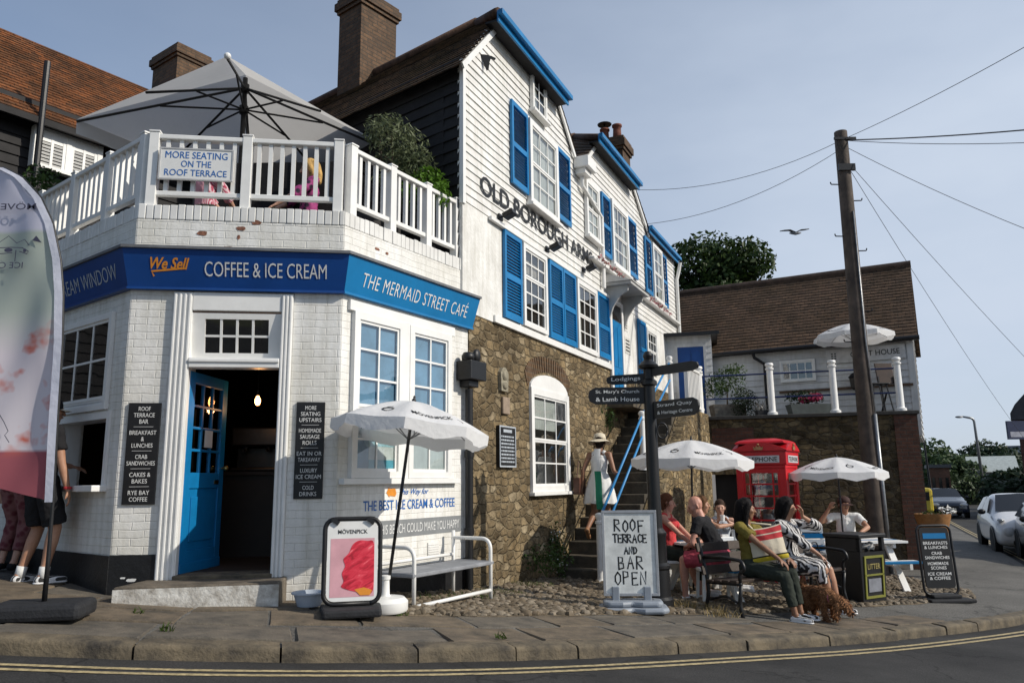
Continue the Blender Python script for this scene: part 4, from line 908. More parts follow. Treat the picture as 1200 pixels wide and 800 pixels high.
# black bird cut-out on the gable
bd = thing('bird_cutout', 'black flying bird silhouette fixed to the top of the white gable', 'ornament', at_depth(568, 71, 9.72), R(8))
mb = MB(); mb.prism([(.42*x, .5*z) for x, z in ((-.30, .16), (-.12, .10), (-.05, -.05), (.06, -.30), (.13, -.27), (.16, -.05), (.20, .06), (.34, .03), (.37, .08), (.22, .14), (.0, .17), (-.16, .17), (-.30, .20))], -.008, .008); mb.tube([(.02, .0, .04), (-.02, .25, .04)], .008, 6); mb.build('silhouette', letter_black, bd)
# chimneys
m_chim = bricks('weathered chimney brick', SD-math.pi, (.14, .078, .042), (.085, .052, .032), (.07, .055, .04), .7, .22, .075, .009, (.55, 1.1))
m_chim_r = bricks('weathered chimney brick side', SD-math.pi/2, (.15, .085, .045), (.09, .055, .033), (.07, .055, .04), .7, .22, .075, .009, (.55, 1.1))
def chimney(nm, lab, o, ang, wx, wy, z0, z1, pots, mats, gr=None):
    t = thing(nm, lab, 'chimney', (o.x, o.y, z0)); Fm = frame((o.x, o.y, 0), ang)
    mb = MB(Fm)
    for i, (e, a, b) in enumerate(((0, z0, z1-.34), (.035, z1-.34, z1-.27), (.07, z1-.27, z1-.12), (.035, z1-.12, z1-.04))):
        mb.m = 0; bx = (-e, wx+e, -e, wy+e); x0, x1, y0, y1 = bx
        vs = [(x, y, z) for z in (a, b) for y in (y0, y1) for x in (x0, x1)]
        mb.add(vs, [(0, 2, 3, 1), (4, 5, 7, 6), (0, 1, 5, 4), (2, 6, 7, 3)]); mb.m = 1; mb.add(vs, [(0, 4, 6, 2), (1, 3, 7, 5)])
    mb.build('stack', mats, t, world=True)
    mb = MB(Fm); mb.box(-.08, wx+.08, -.08, wy+.08, z0-.0, z0+.02) if 0 else mb.box(-.015, wx+.015, -.015, wy+.015, z0, z0+.16); mb.build('flashing', lead, t, world=True)
    for x, y, r, h in pots:
        mb = MB(Fm); mb.lathe([(r*1.05, z1-.05), (r*.9, z1+h*.5), (r*.85, z1+h*.85), (r*1.1, z1+h*.88), (r*1.1, z1+h), (r*.8, z1+h), (r*.75, z1+h*.6)], 14, (x, y, 0)); mb.build('chimney_pot', plain('terracotta pot', (.20, .07, .045), .8, .3, 8), t, world=True, smooth=True)
    return t
cpos = SP(3.68, 1.35, 0)
chimney('chimney', 'tall brown brick chimney on the ridge behind the tarred side wall of the inn', cpos+sdv*.62, SD-math.pi, .62, .85, 7.9, 10.42, [(.3, .42, .14, .5)], [m_chim, m_chim_r])
c2 = at_depth(698, 175, 15.6); c2t = at_depth(720, 163, 15.6).z; c2.z = 0
ch2 = chimney('chimney', 'short brick chimney with two pots, one capped, behind the second gable of the inn', c2, R(-25), .60, .55, 8.06, c2t, [(.14, .25, .10, .30), (.42, .25, .10, .34)], [m_chim, m_chim_r])
mb = MB(frame((c2.x, c2.y, 0), R(-25))); mb.lathe([(.15, c2t+.40), (.16, c2t+.42), (0, c2t+.46)], 14, (.14, .25, 0)); mb.tube([(.14, .25, c2t+.2), (.14, .25, c2t+.41)], .02); mb.build('cowl', black, ch2, world=True)

# ================================================================ OUTSIDE STAIR, FLANK WALL, REAR WALL, UPPER TERRACE
stair = thing('stone_stair', 'steep worn stone stair climbing beside the rubble wall of the inn', 'stair', O(2.9, -.6, .0))
m_step = plain('worn dark step stone', (.085, .07, .05), .85, .45, 5, .6, 40, col2=(.035, .03, .022)); SW = .95; ns = 17
for i in range(ns):
    k0 = 2.8+.268*i; zt = .05+.178*(i+1); j = rnd.uniform(-.012, .012)
    mb = MB(FO); mb.box(k0, 2.8+.268*(i+1)+.06 if i < ns-1 else 9.4, -SW+rnd.uniform(-.0, .01), -.002, zt-.30 if i else -.4, zt+j); mb.build('step', m_step, stair, world=True, bevel=.014)
fw = thing('flank_wall', 'sunlit rubble stone wall flanking the right side of the stair', 'wall', O(4.9, -1.4, .0))
m_fl = rubble('rubble lightened for sun', A_O, (.15, .11, .065), (.27, .21, .13), (.42, .35, .25), (.18, .145, .095), 5.2, 9)  # stone colours lightened to carry the sunlight on this wall
RW0, RW1 = Vector((4.30, 17.0, 0)), Vector((8.38, 15.96, 0)); A_W = math.atan2(RW1.y-RW0.y, RW1.x-RW0.x); FW = frame(RW0, A_W); WL = (RW1-RW0).length; ZW = 2.86
mb = MB(FO)
kk = 8.99; prof = [(3.7, -.5), (kk, -.5), (kk, 2.93), (7.2, 2.93), (7.0, 2.85), (3.7, .70)]
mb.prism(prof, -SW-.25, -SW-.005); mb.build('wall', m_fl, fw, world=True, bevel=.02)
rw = thing('garden_wall', 'long dark rubble retaining wall with brick corner holding up the guest house terrace', 'wall', (RW1.x, RW1.y, -.3))
m_rw = rubble('rubble darkened for shade', A_W, (.060, .046, .028), (.115, .09, .058), (.19, .155, .105), (.085, .068, .047), 4.4, 8.0)  # stone colours darkened to carry the shade on this wall
DX0, DX1, DZ = .02, .85, 1.62
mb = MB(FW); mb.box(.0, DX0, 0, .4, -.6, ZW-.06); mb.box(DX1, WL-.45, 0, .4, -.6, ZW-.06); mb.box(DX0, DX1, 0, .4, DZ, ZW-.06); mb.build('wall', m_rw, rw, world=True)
m_qb = bricks('corner brick', A_W, (.13, .055, .035), (.085, .04, .028), (.07, .055, .045)); m_qs = bricks('corner brick return', A_W+math.pi/2, (.17, .07, .04), (.11, .05, .03), (.09, .07, .055))
mb = MB(FW); x0, x1, y0, y1, a, b = WL-.45, WL, -.02, .42, -.6, ZW-.06
vs = [(x, y, z) for z in (a, b) for y in (y0, y1) for x in (x0, x1)]; mb.add(vs, [(4, 5, 7, 6), (0, 1, 5, 4), (2, 6, 7, 3)]); mb.m = 1; mb.add(vs, [(0, 4, 6, 2), (1, 3, 7, 5)]); mb.build('brick_quoin', [m_qb, m_qs], rw, world=True)
mb = MB(FW); mb.box(DX0+.05, .95, -.012, -.001, 2.05, 2.62); mb.build('brick_patch', m_qb, rw, world=True)
mb = MB(FW); mb.box(-.02, WL+.04, -.06, .46, ZW-.058, ZW+.02); mb.build('coping', plain('dark coping stone', (.05, .047, .043), .8, .3, 5, .4, 40), rw, world=True, bevel=.012)
mb = MB(FW); mb.box(DX0, DX0+.07, -.03, .1, -.4, DZ); mb.build('door_post', white_trim, rw, world=True)
mb = MB(FW); mb.box(DX0+.07, DX1, .12, .16, -.4, DZ-.001); mb.build('cellar_door', dark_in, rw, world=True)
mb = MB(FW); mb.box(3.05, 3.4, -.015, -.001, .32, .5); mb.build('plaque', plain('grey plaque', (.16, .15, .14), .6), rw, world=True)
mb = MB(FW); mb.slab([(-2.4, .45), (WL-.02, .42), (WL-.02, 4.6), (-3.2, 6)], -.5, ZW-.08); 
tag(mb.build('upper_terrace', m_slab2, world=True), kind='structure')
m_return = rubble('dark return rubble', A_W+math.pi/2, (.07, .052, .03), (.15, .115, .07), (.24, .19, .13), (.11, .09, .06), 3, 5.4)  # stone colours set darker than on the inn
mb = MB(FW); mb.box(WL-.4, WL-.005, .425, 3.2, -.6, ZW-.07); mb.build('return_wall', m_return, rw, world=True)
# guest house
GH1, GH0 = Vector((9.29, 17.6, 0)), Vector((4.55, 20.2, 0)); A_G = math.atan2(GH1.y-GH0.y, GH1.x-GH0.x); FG = frame(GH0, A_G); GL = (GH1-GH0).length; ZE = 4.9
gh = thing('guest_house', 'low white weatherboarded guest house under a long brown tiled roof above the garden wall', 'house', (GH1.x, GH1.y, 2.6))
m_gclap = plain('grey white weatherboard', (.62, .625, .63), .6, .12, 2, .1, 40, drip=.12)
rows = []; z = 2.45
while z < ZE-.12: rows.append((z, z+.158, [(-.2, GL, -.2, GL)])); z += .152
mb = MB(FG); mb.clap(rows, .026); mb.box(-.2, GL-.001, .003, .3, 2.4, ZE); mb.build('weatherboarding', m_gclap, gh, world=True)
rows = []; z = 2.45; FG2 = frame(GH1, A_G+math.pi/2)
def ghl(z): return (0.0 if z < ZE else (z-ZE)/1.16+0, 3.3 if z < ZE else 3.3-(z-ZE)/1.16)
while z < 6.7:
    a, b = ghl(z), ghl(z+.158); 
    if b[0] < b[1]: rows.append((z, z+.158, [(a[0], a[1], b[0], b[1])]))
    z += .152
mb = MB(FG2); mb.clap(rows, .026); mb.build('gable_boarding', m_gclap, gh, world=True)
mb = MB(FG2); mb.prism([(0.02, 2.42), (3.3, 2.42), (3.3, ZE), (1.65, 6.8), (.02, ZE)], .004, .2); mb.build('gable_core', m_gclap, gh, world=True)
mb = MB(FG); mb.box(GL-.11, GL+.03, -.04, .02, 2.45, ZE); mb.build('corner_board', m_gclap, gh, world=True)
roof = MB(FG); oh = .2; rr_ = 1.65
roof.shingle((-.6, -oh, ZE-oh*1.16+.05), (GL+.14, -oh, ZE-oh*1.16+.05), (GL+.14, rr_, ZE+rr_*1.16+.05), (-.6, rr_, ZE+rr_*1.16+.05), 24, .016)
roof.shingle((GL+.14, 3.3+oh, ZE-oh*1.16+.05), (-.6, 3.3+oh, ZE-oh*1.16+.05), (-.6, rr_, ZE+rr_*1.16+.05), (GL+.14, rr_, ZE+rr_*1.16+.05), 24, .016)
grf = roof.build('roof', m_tile_b, gh, world=True)
mb = MB(FG); mb.tube([(-.6, rr_, ZE+rr_*1.16+.06), (GL+.15, rr_, ZE+rr_*1.16+.06)], .095, 8); mb.build('ridge_tiles', plain('brown ridge clay', (.085, .055, .04), .85, .3, 5), grf, world=True)
mb = MB(FG); mb.tube([(-.6, -oh-.05, ZE-oh*1.16+.0), (GL+.18, -oh-.05, ZE-oh*1.16+.0)], .055, 10); mb.box(-.6, GL+.1, -oh+.02, -.03, ZE-.26, ZE-.23); gt = mb.build('gutter', black, gh, world=True)
mb = MB(FG); gx = 2.1; mb.tube([(gx-.25, -oh-.05, ZE-.25), (gx-.22, -oh, ZE-.38), (gx, -.09, ZE-.55), (gx, -.09, 2.7)], .045, 10); mb.build('downpipe', black, gh, world=True, auto=40)
w = lambda *a, **k: sash(gh, FG, *a, **k)
m_gw = plain('grey blue window backing', (.05, .075, .12), .2, .2, 3)  # plain grey blue sheet colour behind the panes
sash(gh, FG, 2.45, 3.28, 3.86, 4.40, 4, 2, cas=.05, proud=.05, split=False, off=.026, back=m_gw, sill=False)
mb = MB(FG @ TR(0, -.027, 0)); mb.box(3.55, GL-.14, -.04, -.001, 4.24, 4.58); gs = mb.build('name_board', plain('white name board', (.60, .60, .60), .5), gh, world=True)
mb = MB(FG @ TR(0, -.068, 0)); mb.text('GUEST HOUSE', 4.62, 4.42, 1.06, .13, -.002, bold=.008)
for i in range(2):
    for j in range(3): mb.box(3.66+.07*i+.04*0, 3.70+.07*i, -.003, -.001, 4.34+.055*j, 4.37+.055*j)
mb.build('lettering', letter_black, gs, world=True)
mb = MB(FG); mb.beam((2.4, -.07, 3.62), (GL-.05, -.07, 3.62), .05, .05); mb.build('wall_rail', plain('brown timber rail', (.10, .055, .03), .6), gh, world=True)
# porch with a blue door between the inn and the guest house
pc = at_depth(808, 440, 18.6); FP = frame((pc.x, pc.y, 0), R(-14))
po = thing('porch', 'small boarded porch with dark blue door between the inn and the guest house', 'porch', (pc.x, pc.y, 2.9))
rows = []; z = 2.8
while z < 4.95: rows.append((z, z+.165, [(-.62, -.32, -.62, -.32), (.42, .56, .42, .56)])); z += .16
mb = MB(FP); mb.clap(rows, .02); mb.box(-.62, .56, .002, 1.6, 2.6, 5.0); mb.build('boarding', m_gclap, po, world=True)
mb = MB(FP); mb.box(-.26, .36, -.02, -.001, 2.9, 4.72); mb.box(-.2, .04, -.03, -.021, 3.9, 4.6); mb.box(.08, .3, -.03, -.021, 3.9, 4.6); mb.build('door', blue_dark, po, world=True)
mb = MB(FP); mb.box(-.32, -.26, -.035, -.001, 2.9, 4.78); mb.box(.36, .42, -.035, -.001, 2.9, 4.78); mb.box(-.26, .36, -.035, -.001, 4.72, 4.80); mb.build('door_frame', m_gclap, po, world=True)
mb = MB(FP); mb.box(-.75, .72, -.2, 1.7, 5.0, 5.06); mb.box(-.78, .75, -.26, -.2, 4.97, 5.05); mb.build('flat_roof', black, po, world=True)
# ================================================================ THE OLD HOUSE BEHIND THE TERRACE
A_H = R(54); hp0 = at_depth(150, 180, 13.0); FH = frame((hp0.x, hp0.y, 0), A_H)
hs = thing('old_house', 'old black tarred house with an orange tiled roof and white shuttered window behind the terrace', 'house', (hp0.x, hp0.y, .6))
def Hh(px, py):
    d = ray(px, py); n2 = Vector((math.sin(A_H), -math.cos(A_H), 0)); t = (Vector((hp0.x, hp0.y, 0))-CAMP).dot(n2)/d.dot(n2); p = CAMP+d*t; q = FH.inverted() @ p; return q.x, q.z
ez = Hh(150, 180)[1]; wl = Hh(36, 150); wr = Hh(117, 168); wbm = Hh(34, 196)[1]; wtp = Hh(40, 150)[1]
rows = []; z = 2.5
while z < ez+.2: rows.append((z, z+.175, [(-7, 3.5, -7, 3.5)])); z += .17
mb = MB(FH); mb.clap(rows, .03); mb.box(-7, 3.5, .003, 4, 0, ez+.3); mb.build('tarred_boarding', black_wood, hs, world=True)
roof = MB(FH); oh = .3
roof.shingle((-7.2, -oh, ez-.02), (3.8, -oh, ez-.02), (3.8, 2.5, ez+2.75), (-7.2, 2.5, ez+2.75), 30, .018)
hr = roof.build('roof', m_tile_o, hs, world=True)
mb = MB(FH); mb.box(-7.2, 3.8, -oh-.03, -oh+.02, ez-.14, ez-.03); mb.build('eaves_board', black_wood, hs, world=True)
x0, x1 = wl[0], wr[0]
mb = MB(FH); fr_ = .07; mb.box(x0, x1, -.16, -.03, wtp-.06, wtp); mb.box(x0, x1, -.16, -.03, wbm, wbm+.06); xm = (x0+x1)/2
for a in (x0, xm-.04, x1-.08): mb.box(a, a+.08, -.155, -.03, wbm+.06, wtp-.06)
wn = mb.build('window', white_trim, hs, world=True)
for a, b in ((x0+.08, xm-.04), (xm+.04, x1-.08)):
    mb = MB(FH); n = 7; c = (a+b)/2; mb.box(a, a+.05, -.145, -.12, wbm+.06, wtp-.06); mb.box(b-.05, b, -.145, -.12, wbm+.06, wtp-.06); mb.box(c-.02, c+.02, -.145, -.12, wbm+.06, wtp-.06)
    zt = wtp-.06-.16; mb.box(a+.05, b-.05, -.14, -.122, zt, wtp-.06)
    for i in range(n):
        zz = wbm+.06+(zt-wbm-.06)*(i+.5)/n; h_ = (zt-wbm-.06)/n*.62; mb.beam((a+.05, -.132, zz), (b-.05, -.132, zz), .008, h_, Vector((0, -.5, 1)))
    mb.build('plantation_shutter', white_trim, wn, world=True)
mb = MB(FH); mb.add([(x0+.08, -.05, wbm+.06), (x1-.08, -.05, wbm+.06), (x1-.08, -.05, wtp-.06), (x0+.08, -.05, wtp-.06)], [(0, 1, 2, 3)]); mb.build('backing_sheet', dark_in, wn, world=True)  # near black sheet painted in for the shade behind the shutters
sx = Hh(40, 130)[0]; mb = MB(FH); mb.tube([(sx, -oh-.02, ez+.95), (sx, -oh-.02, 2.5)], .05, 10); mb.build('soil_pipe', black, hs, world=True)
cp_ = at_depth(178, 100, 16.0)
chimney('chimney', 'squat brick chimney on the orange tiled roof, half hidden by the big grey parasol', Vector((cp_.x, cp_.y, 0)), R(-36), 1.0, .75, 7.8, at_depth(185, 66, 16.0).z, [], [m_chim, m_chim_r])

# flower garland along the upper ledge of the inn
ga = thing('flower_garland', 'thin garland of pink flowers along the upper ledge of the white inn', 'garland', O(7.3, -.14, 5.55)); mb = MB()
for i in range(70):
    k = 4.75+5.6*i/69; leaves(mb, [((O(k, -.16, 5.56+.03*math.sin(i*1.1)).x, O(k, -.16, 0).y, 5.56+.03*math.sin(i*1.1)), (.05, .05, .04))], 3 if i % 3 else 7, .05, asp=.8, shell=.1)
mb.build('flowers', leafmat('garland pink', (.10, .10, .05), (.60, .18, .24), 9, .2), ga, world=True)
# the roof body that carries the rear chimney: a tiled back slope behind the second gable
mb = MB(FO); mb.prism([(5.0, 7.3), (8.6, 7.3), (8.0, 8.0), (7.4, 8.45), (6.5, 8.6), (5.6, 8.2)], 1.6, 2.4); mb.build('rear_roof', m_tile, inn, world=True)
# ================================================================ STREET FURNITURE
def bend(pts, r=.06, n=5):
    """round the corners of a polyline"""
    pts = [Vector(p) for p in pts]; out = [pts[0]]
    for a, b, c in zip(pts, pts[1:], pts[2:]):
        p, q = b+(a-b).normalized()*r, b+(c-b).normalized()*r
        out += [(p*(1-t)**2+b*2*t*(1-t)+q*t*t) for t in [i/n for i in range(n+1)]]
    return out+[pts[-1]]
blue_rail = plain('sky blue rail paint', (.03, .23, .52), .4, .1, 6)
# --- bollards and blue handrails on the stair
def bollard_mesh(h, r=.055):
    mb = MB(); mb.lathe([(r*1.5, -.03), (r*1.5, .06), (r*1.1, .08), (r, .1), (r*.92, h-.16), (r*1.2, h-.155), (r*1.2, h-.12), (r*.8, h-.11), (r*.9, h-.09), (r*1.25, h-.055), (r*1.1, h-.015), (r*.5, h), (0, h+.005)], 16); return mb
bl = []
for (k, off, zb, lab) in ((2.72, .72, .03, 'white iron post with a ball top at the foot of the stone stair'), (5.25, .72, 1.72, 'white iron post halfway up the stone stair'), (7.55, .72, 3.05, 'white iron post at the head of the stone stair')):
    p = O(k, -off, zb); t = thing('stair_post', lab, 'post', p, 0, 'white iron posts of the stair'); bollard_mesh(1.02).build('post', white_trim, t, smooth=True, auto=40); bl.append(p)
for hh, nm in ((.93, 'upper'), (.58, 'lower')):
    t = thing('handrail', 'sky blue sloping handrail, the %s of the two beside the stair' % nm, 'handrail', bl[0], 0, 'blue handrails of the stair')
    mb = MB(); mb.tube([bl[0]+Z*hh, bl[1]+Z*hh, bl[2]+Z*(hh-.05)], .021, 8); mb.build('rail', blue_rail, t, world=True, smooth=True)
lg = thing('landing_railing', 'short white picket railing at the top of the stair', 'railing', O(8.2, -1.05, 3.0)); a, b = O(7.7, -.98, 2.95), O(9.35, -1.02, 2.95)
mb = MB(); mb.beam(a+Z*.92, b+Z*.92, .06, .05); mb.beam(a+Z*.12, b+Z*.12, .05, .05); mb.build('rails', white_trim, lg, world=True); mb = MB()
for i in range(13): p = a.lerp(b, (i+.5)/13); mb.beam(p+Z*.14, p+Z*.9, .07, .02, nO)
mb.build('pickets', white_trim, lg, world=True)
# --- posts and rails along the garden wall
wp = []
for i, (px, lab) in enumerate(((821, 'white iron post at the left end of the terrace rails'), (905, 'white iron post on the garden wall beside the clipped bush'), (979, 'white iron post on the garden wall beside the pink flowers'), (1056, 'white iron post on the brick corner of the garden wall'))):
    k = None; d = ray(px, 480); A2 = FW.inverted(); o_, dd = A2 @ CAMP, A2.to_3x3() @ d; s = (.18-o_.y)/dd.y; k = o_.x+dd.x*s
    p = FW @ Vector((k, .18, ZW+.02)); t = thing('terrace_post', lab, 'post', p, 0, 'white iron posts along the garden wall'); bollard_mesh(1.16, .075).build('post', white_trim, t, smooth=True, auto=40); wp.append(p)
navy = plain('navy rail paint', (.015, .03, .11), .5, .2, 8)
tr_ = thing('terrace_rails', 'two thin navy rails strung between the white posts on the garden wall', 'railing', wp[1])
for hh in (.92, .40):
    mb = MB(); mb.tube([p+Z*hh for p in wp], .018, 8); mb.build('rail', navy, tr_, world=True)
# --- fingerpost
fp = gp(772, 712); fx = thing('fingerpost', 'black cast iron fingerpost with four pointing arms beside the hand lettered sign', 'signpost', fp)
zt = at_depth(757, 412, fp.y).z-fp.z
mb = MB(); mb.lathe([(.17, -.05), (.17, .10), (.145, .13), (.14, .42), (.155, .44), (.155, .47), (.12, .50), (.115, .78), (.125, .80), (.125, .83), (.085, .88), (.075, 1.2), (.068, zt-.42), (.095, zt-.40), (.095, zt-.36), (.062, zt-.33), (.062, zt-.22), (.11, zt-.20), (.12, zt-.17), (.085, zt-.13), (.045, zt-.10), (.06, zt-.05), (.035, zt), (0, zt+.01)], 24); mb.build('column', iron, fx, auto=35)
def arm(zc, ang, L_, h_, lines, tip=.07):
    Fm = TR(0, 0, zc) @ RZ(ang)                # arm runs along +x of this frame, reads from -y
    left = abs(ang) > 1.57 or False
    mb = MB(Fm); x0, x1 = .05, .05+L_
    mb.prism([(x0, -h_/2), (x1-tip, -h_/2), (x1, -h_*.32), (x1+.015, 0), (x1, h_*.32), (x1-tip, h_/2), (x0, h_/2)], -.014, .014); ob = mb.build('arm', iron, fx, bevel=.003)
    mb = MB(Fm if not left else Fm @ RZ(math.pi))
    sgn = -1 if left else 1; n = len(lines)
    for i, s in enumerate(lines): mb.text(s, sgn*(.05+L_*.5), h_*(.5-(i+.5)/n)*.86, min(L_*.78, .048*len(s)), h_/n*.5, -.0155, bold=.004)
    mb.build('lettering', letter_white, ob)
zz = lambda py: at_depth(757, py, fp.y).z-fp.z
arm(zz(463), R(178), .66, .20, ["St. Mary's Church", '& Lamb House']); arm(zz(443), R(160), .45, .115, ['Lodgings'])
arm(zz(482)+.01, R(-52), .66, .20, ['Strand Quay', '& Heritage Centre']); arm(zz(436), R(-50), .66, .11, [])
mb = MB(); sc_pts = [Vector((.07, -.06, zz(505)))+Vector((.06*math.cos(t)+.05, 0, .09*math.sin(t))) for t in [i*.4 for i in range(17)]]; mb.tube(sc_pts, .01, 6); mb.build('scroll', iron, fx, smooth=True)
# --- A-boards
def rrect(w_, h_, r, n=5, z0=0):
    c = [(w_/2-r, z0+r, -90), (w_/2-r, z0+h_-r, 0), (-w_/2+r, z0+h_-r, 90), (-w_/2+r, z0+r, 180)]
    return [(x+r*math.cos(R(a+90*i/n)), z+r*math.sin(R(a+90*i/n))) for x, z, a in c for i in range(n+1)]
p = gv(at_depth(412, 700, 6.78).x, 6.78, .012); ab = thing('pavement_sign', 'black framed pavement sign with a red raspberry sorbet picture, beside the white parasol base', 'pavement sign', p, R(14))
mb = MB(); mb.slab([(-.24, -.2), (.24, -.2), (.26, .2), (-.26, .2)], -.0, .07); mb.build('base', dark_plastic, ab, bevel=.02)
BT = TR(0, .0, .09) @ RX(R(-5))
mb = MB(BT); pts = rrect(.47, .70, .085); mb.tube([Vector((x, 0, z)) for x, z in pts+pts[:1]], .019, 8); ob = mb.build('frame', black, ab, smooth=True)
mb = MB(BT); mb.prism(rrect(.425, .655, .065, 5, .022), -.012, .012); pn = mb.build('panel', white_plastic, ab)
mb = MB(BT); mb.add([(-.185, -.0135, .055), (.185, -.0135, .055), (.185, -.0135, .535), (-.185, -.0135, .535)], [(0, 1, 2, 3)]); mb.build('picture', plain('pink print', (.66, .36, .40), .4, .15, 3), pn)
m_sorb, n, b, l = mk('raspberry print'); t_ = N(n, 'TexCoord'); mm_ = N(n, 'VectorMath', operation='MULTIPLY'); mm_.inputs[1].default_value = (7, 1, 22); rot_ = N(n, 'VectorRotate', rotation_type='Y_AXIS'); rot_.inputs['Angle'].default_value = .5; l(t_.outputs['Object'], rot_.inputs[0]); l(rot_.outputs[0], mm_.inputs[0])
z_ = N(n, 'TexNoise', Scale=1.0, Detail=6, Roughness=.62, Distortion=.8); l(mm_.outputs[0], z_.inputs[0]); r_ = ramp(n, [(.32, (.30, .006, .015)), (.47, (.60, .02, .045)), (.60, (.74, .06, .09)), (.74, (.88, .36, .36))]); l(z_.outputs[0], r_.inputs[0]); l(r_.outputs[0], b.inputs['Base Color']); b.inputs['Roughness'].default_value = .35
m_sorb2 = plain('raspberry highlights', (.78, .18, .20), .35, .3, 30)
out = [(.02, .12), (.12, .09), (.165, .10), (.182, .2), (.182, .58), (.12, .615), (.05, .62), (.0, .58), (-.03, .50), (-.075, .44), (-.06, .37), (-.085, .30), (-.07, .22), (-.09, .17), (-.04, .14)]
mb = MB(BT); cl_ = [Vector((x, z*.83, 0)) for x, z in out]; nO_ = len(cl_); cl_ = [.5*(2*p1+(p2-p0)*t+(2*p0-5*p1+4*p2-p3)*t*t+(3*p1-p0-3*p2+p3)*t**3) for p0, p1, p2, p3 in [(cl_[i-1], cl_[i], cl_[(i+1) % nO_], cl_[(i+2) % nO_]) for i in range(nO_)] for t in (0, .25, .5, .75)]
mb.prism([(min(.183, v.x), v.y) for v in cl_], -.0165, -.0136)
mb.build('sorbet_print', m_sorb, pn)
mb = MB(BT); mb.add([(.02, -.0178, .115), (.07, -.0178, .065), (.15, -.0178, .065), (.17, -.0178, .105), (.1, -.0178, .13)], [tuple(range(5))]); mb.build('orange_print', letter_orange, pn)
mb = MB(BT); mb.text('MÖVENPICK', 0, .595, .25, .042, -.0135, bold=.012); mb.build('lettering', letter_black, pn)
mb = MB(BT)
for x in (-.15, .15): mb.beam((x-.03, -.02, .70), (x+.03, -.02, .66), .03, .035)
mb.build('clips', black, ab)
p = gp(741, 716); rs = thing('roof_terrace_sign', 'white hand lettered sign on a grey base saying roof terrace and bar open', 'pavement sign', p, R(-4))
mb = MB(); 
for x in (-.17, .17): mb.box(x-.04, x+.04, -.03, .03, .07, .26)
mb.build('bracket', grey_plastic, rs, bevel=.01)
mb = MB(); P = [(-.36, -.14), (-.30, -.22), (-.12, -.24), (.0, -.17), (.12, -.24), (.32, -.22), (.38, -.14), (.38, .14), (.3, .2), (-.3, .2), (-.36, .14)]; mb.slab(P, 0, .06); mb.slab([(x*.86, y*.7) for x, y in P], .06, .12); mb.build('base', grey_plastic, rs, bevel=.025)
BT = TR(0, 0, .16) @ RX(R(-2)); mb = MB(BT); w_, h_ = .60, .90
for a in ((-w_/2, w_/2, h_-.03, h_), (-w_/2, w_/2, 0, .03), (-w_/2, -w_/2+.03, .03, h_-.03), (w_/2-.03, w_/2, .03, h_-.03)): mb.box(a[0], a[1], -.022, .022, a[2], a[3])
mb.build('frame', plain('anodised aluminium', (.42, .43, .45), .4, .1, 10, metal=.5), rs, bevel=.004)
mb = MB(BT); mb.box(-w_/2+.029, w_/2-.029, -.010, .010, .029, h_-.029); pn = mb.build('panel', plain('poster white', (.70, .71, .72), .4), rs)
mb = MB(BT); 
for wd_, cz_, h2, st in (('ROOF', .735, .12, .8), ('TERRACE', .60, .085, .72), ('AND', .475, .072, .72), ('BAR', .345, .13, .82), ('OPEN', .185, .13, .8)): hand(mb, wd_, 0.01, cz_, h2, .016, st*.98, -.0115)
mb.build('lettering', letter_black, pn)
p = gp(1105, 704); cb = thing('menu_chalkboard', 'black rounded menu board with a blue heading near the brick corner', 'pavement sign', p, R(4))
mb = MB(); mb.slab([(-.30, -.22), (.36, -.22), (.28, .2), (-.24, .2)], 0, .05); mb.slab([(-.2, -.12), (.22, -.12), (.2, .12), (-.18, .12)], .05, .10); mb.build('base', dark_plastic, cb, bevel=.015)
BT = TR(0, 0, .09) @ RX(R(-4)); mb = MB(BT); pts = rrect(.50, .94, .08); mb.tube([Vector((x, 0, z)) for x, z in pts+pts[:1]], .018, 8); mb.build('frame', black, cb, smooth=True)
mb = MB(BT); mb.prism(rrect(.43, .83, .05, 5, .085), -.012, .012); pn = mb.build('panel', black, cb)
mb = MB(BT); mb.box(-.17, .17, -.0145, -.0125, .76, .835); mb.build('heading', blue_mid, pn)
mb = MB(BT)
for s, z in (('BREAKFASTS', .70), ('& LUNCHES', .64), ('CRAB', .56), ('SANDWICHES', .50), ('HOMEMADE', .42), ('SCONES', .36), ('ICE CREAM', .28), ('& COFFEE', .22)): mb.text(s, .0, z, min(.36, .038*len(s)), .042, -.0135, bold=.012)
mb.build('lettering', letter_white, pn)
# --- feather flag
fb = gp(50, 724); fl = thing('feather_flag', 'tall white and pink feather flag on a pole in a dark rubber block', 'flag', fb)
mb = MB(RZ(R(10))); mb.slab([(-.33, -.2), (.31, -.2), (.31, .2), (-.33, .2)], 0, .12); mb.build('base', dark_plastic, fl, bevel=.035)
zt = at_depth(0, 196, fb.y).z-fb.z
edge = []
for px, py in ((62, 588), (68, 480), (73, 400), (74, 345), (71, 305), (62, 262), (48, 232), (26, 208), (4, 197), (-20, 200), (-40, 222)):
    q = at_depth(px, py, fb.y); edge.append((q.x-fb.x, q.z-fb.z))
mb = MB(); mb.tube([(0, 0, .1), (0, 0, .4)]+[(x, 0, z) for x, z in edge], [.02, .016]+[.012]*len(edge), 8); mb.build('pole', black, fl, smooth=True)
m, n, b, l = mk('printed flag cloth'); t_ = N(n, 'TexCoord'); s_ = N(n, 'SeparateXYZ'); l(t_.outputs['Object'], s_.inputs[0])
H_ = edge[8][1]; rr_ = ramp(n, [(0, (.37, .10, .125)), (.345, (.37, .10, .125)), (.35, (.74, .70, .76)), (.56, (.72, .66, .72)), (.66, (.50, .56, .50)), (.84, (.46, .52, .46)), (.85, (.62, .62, .74)), (1, (.62, .62, .74))])
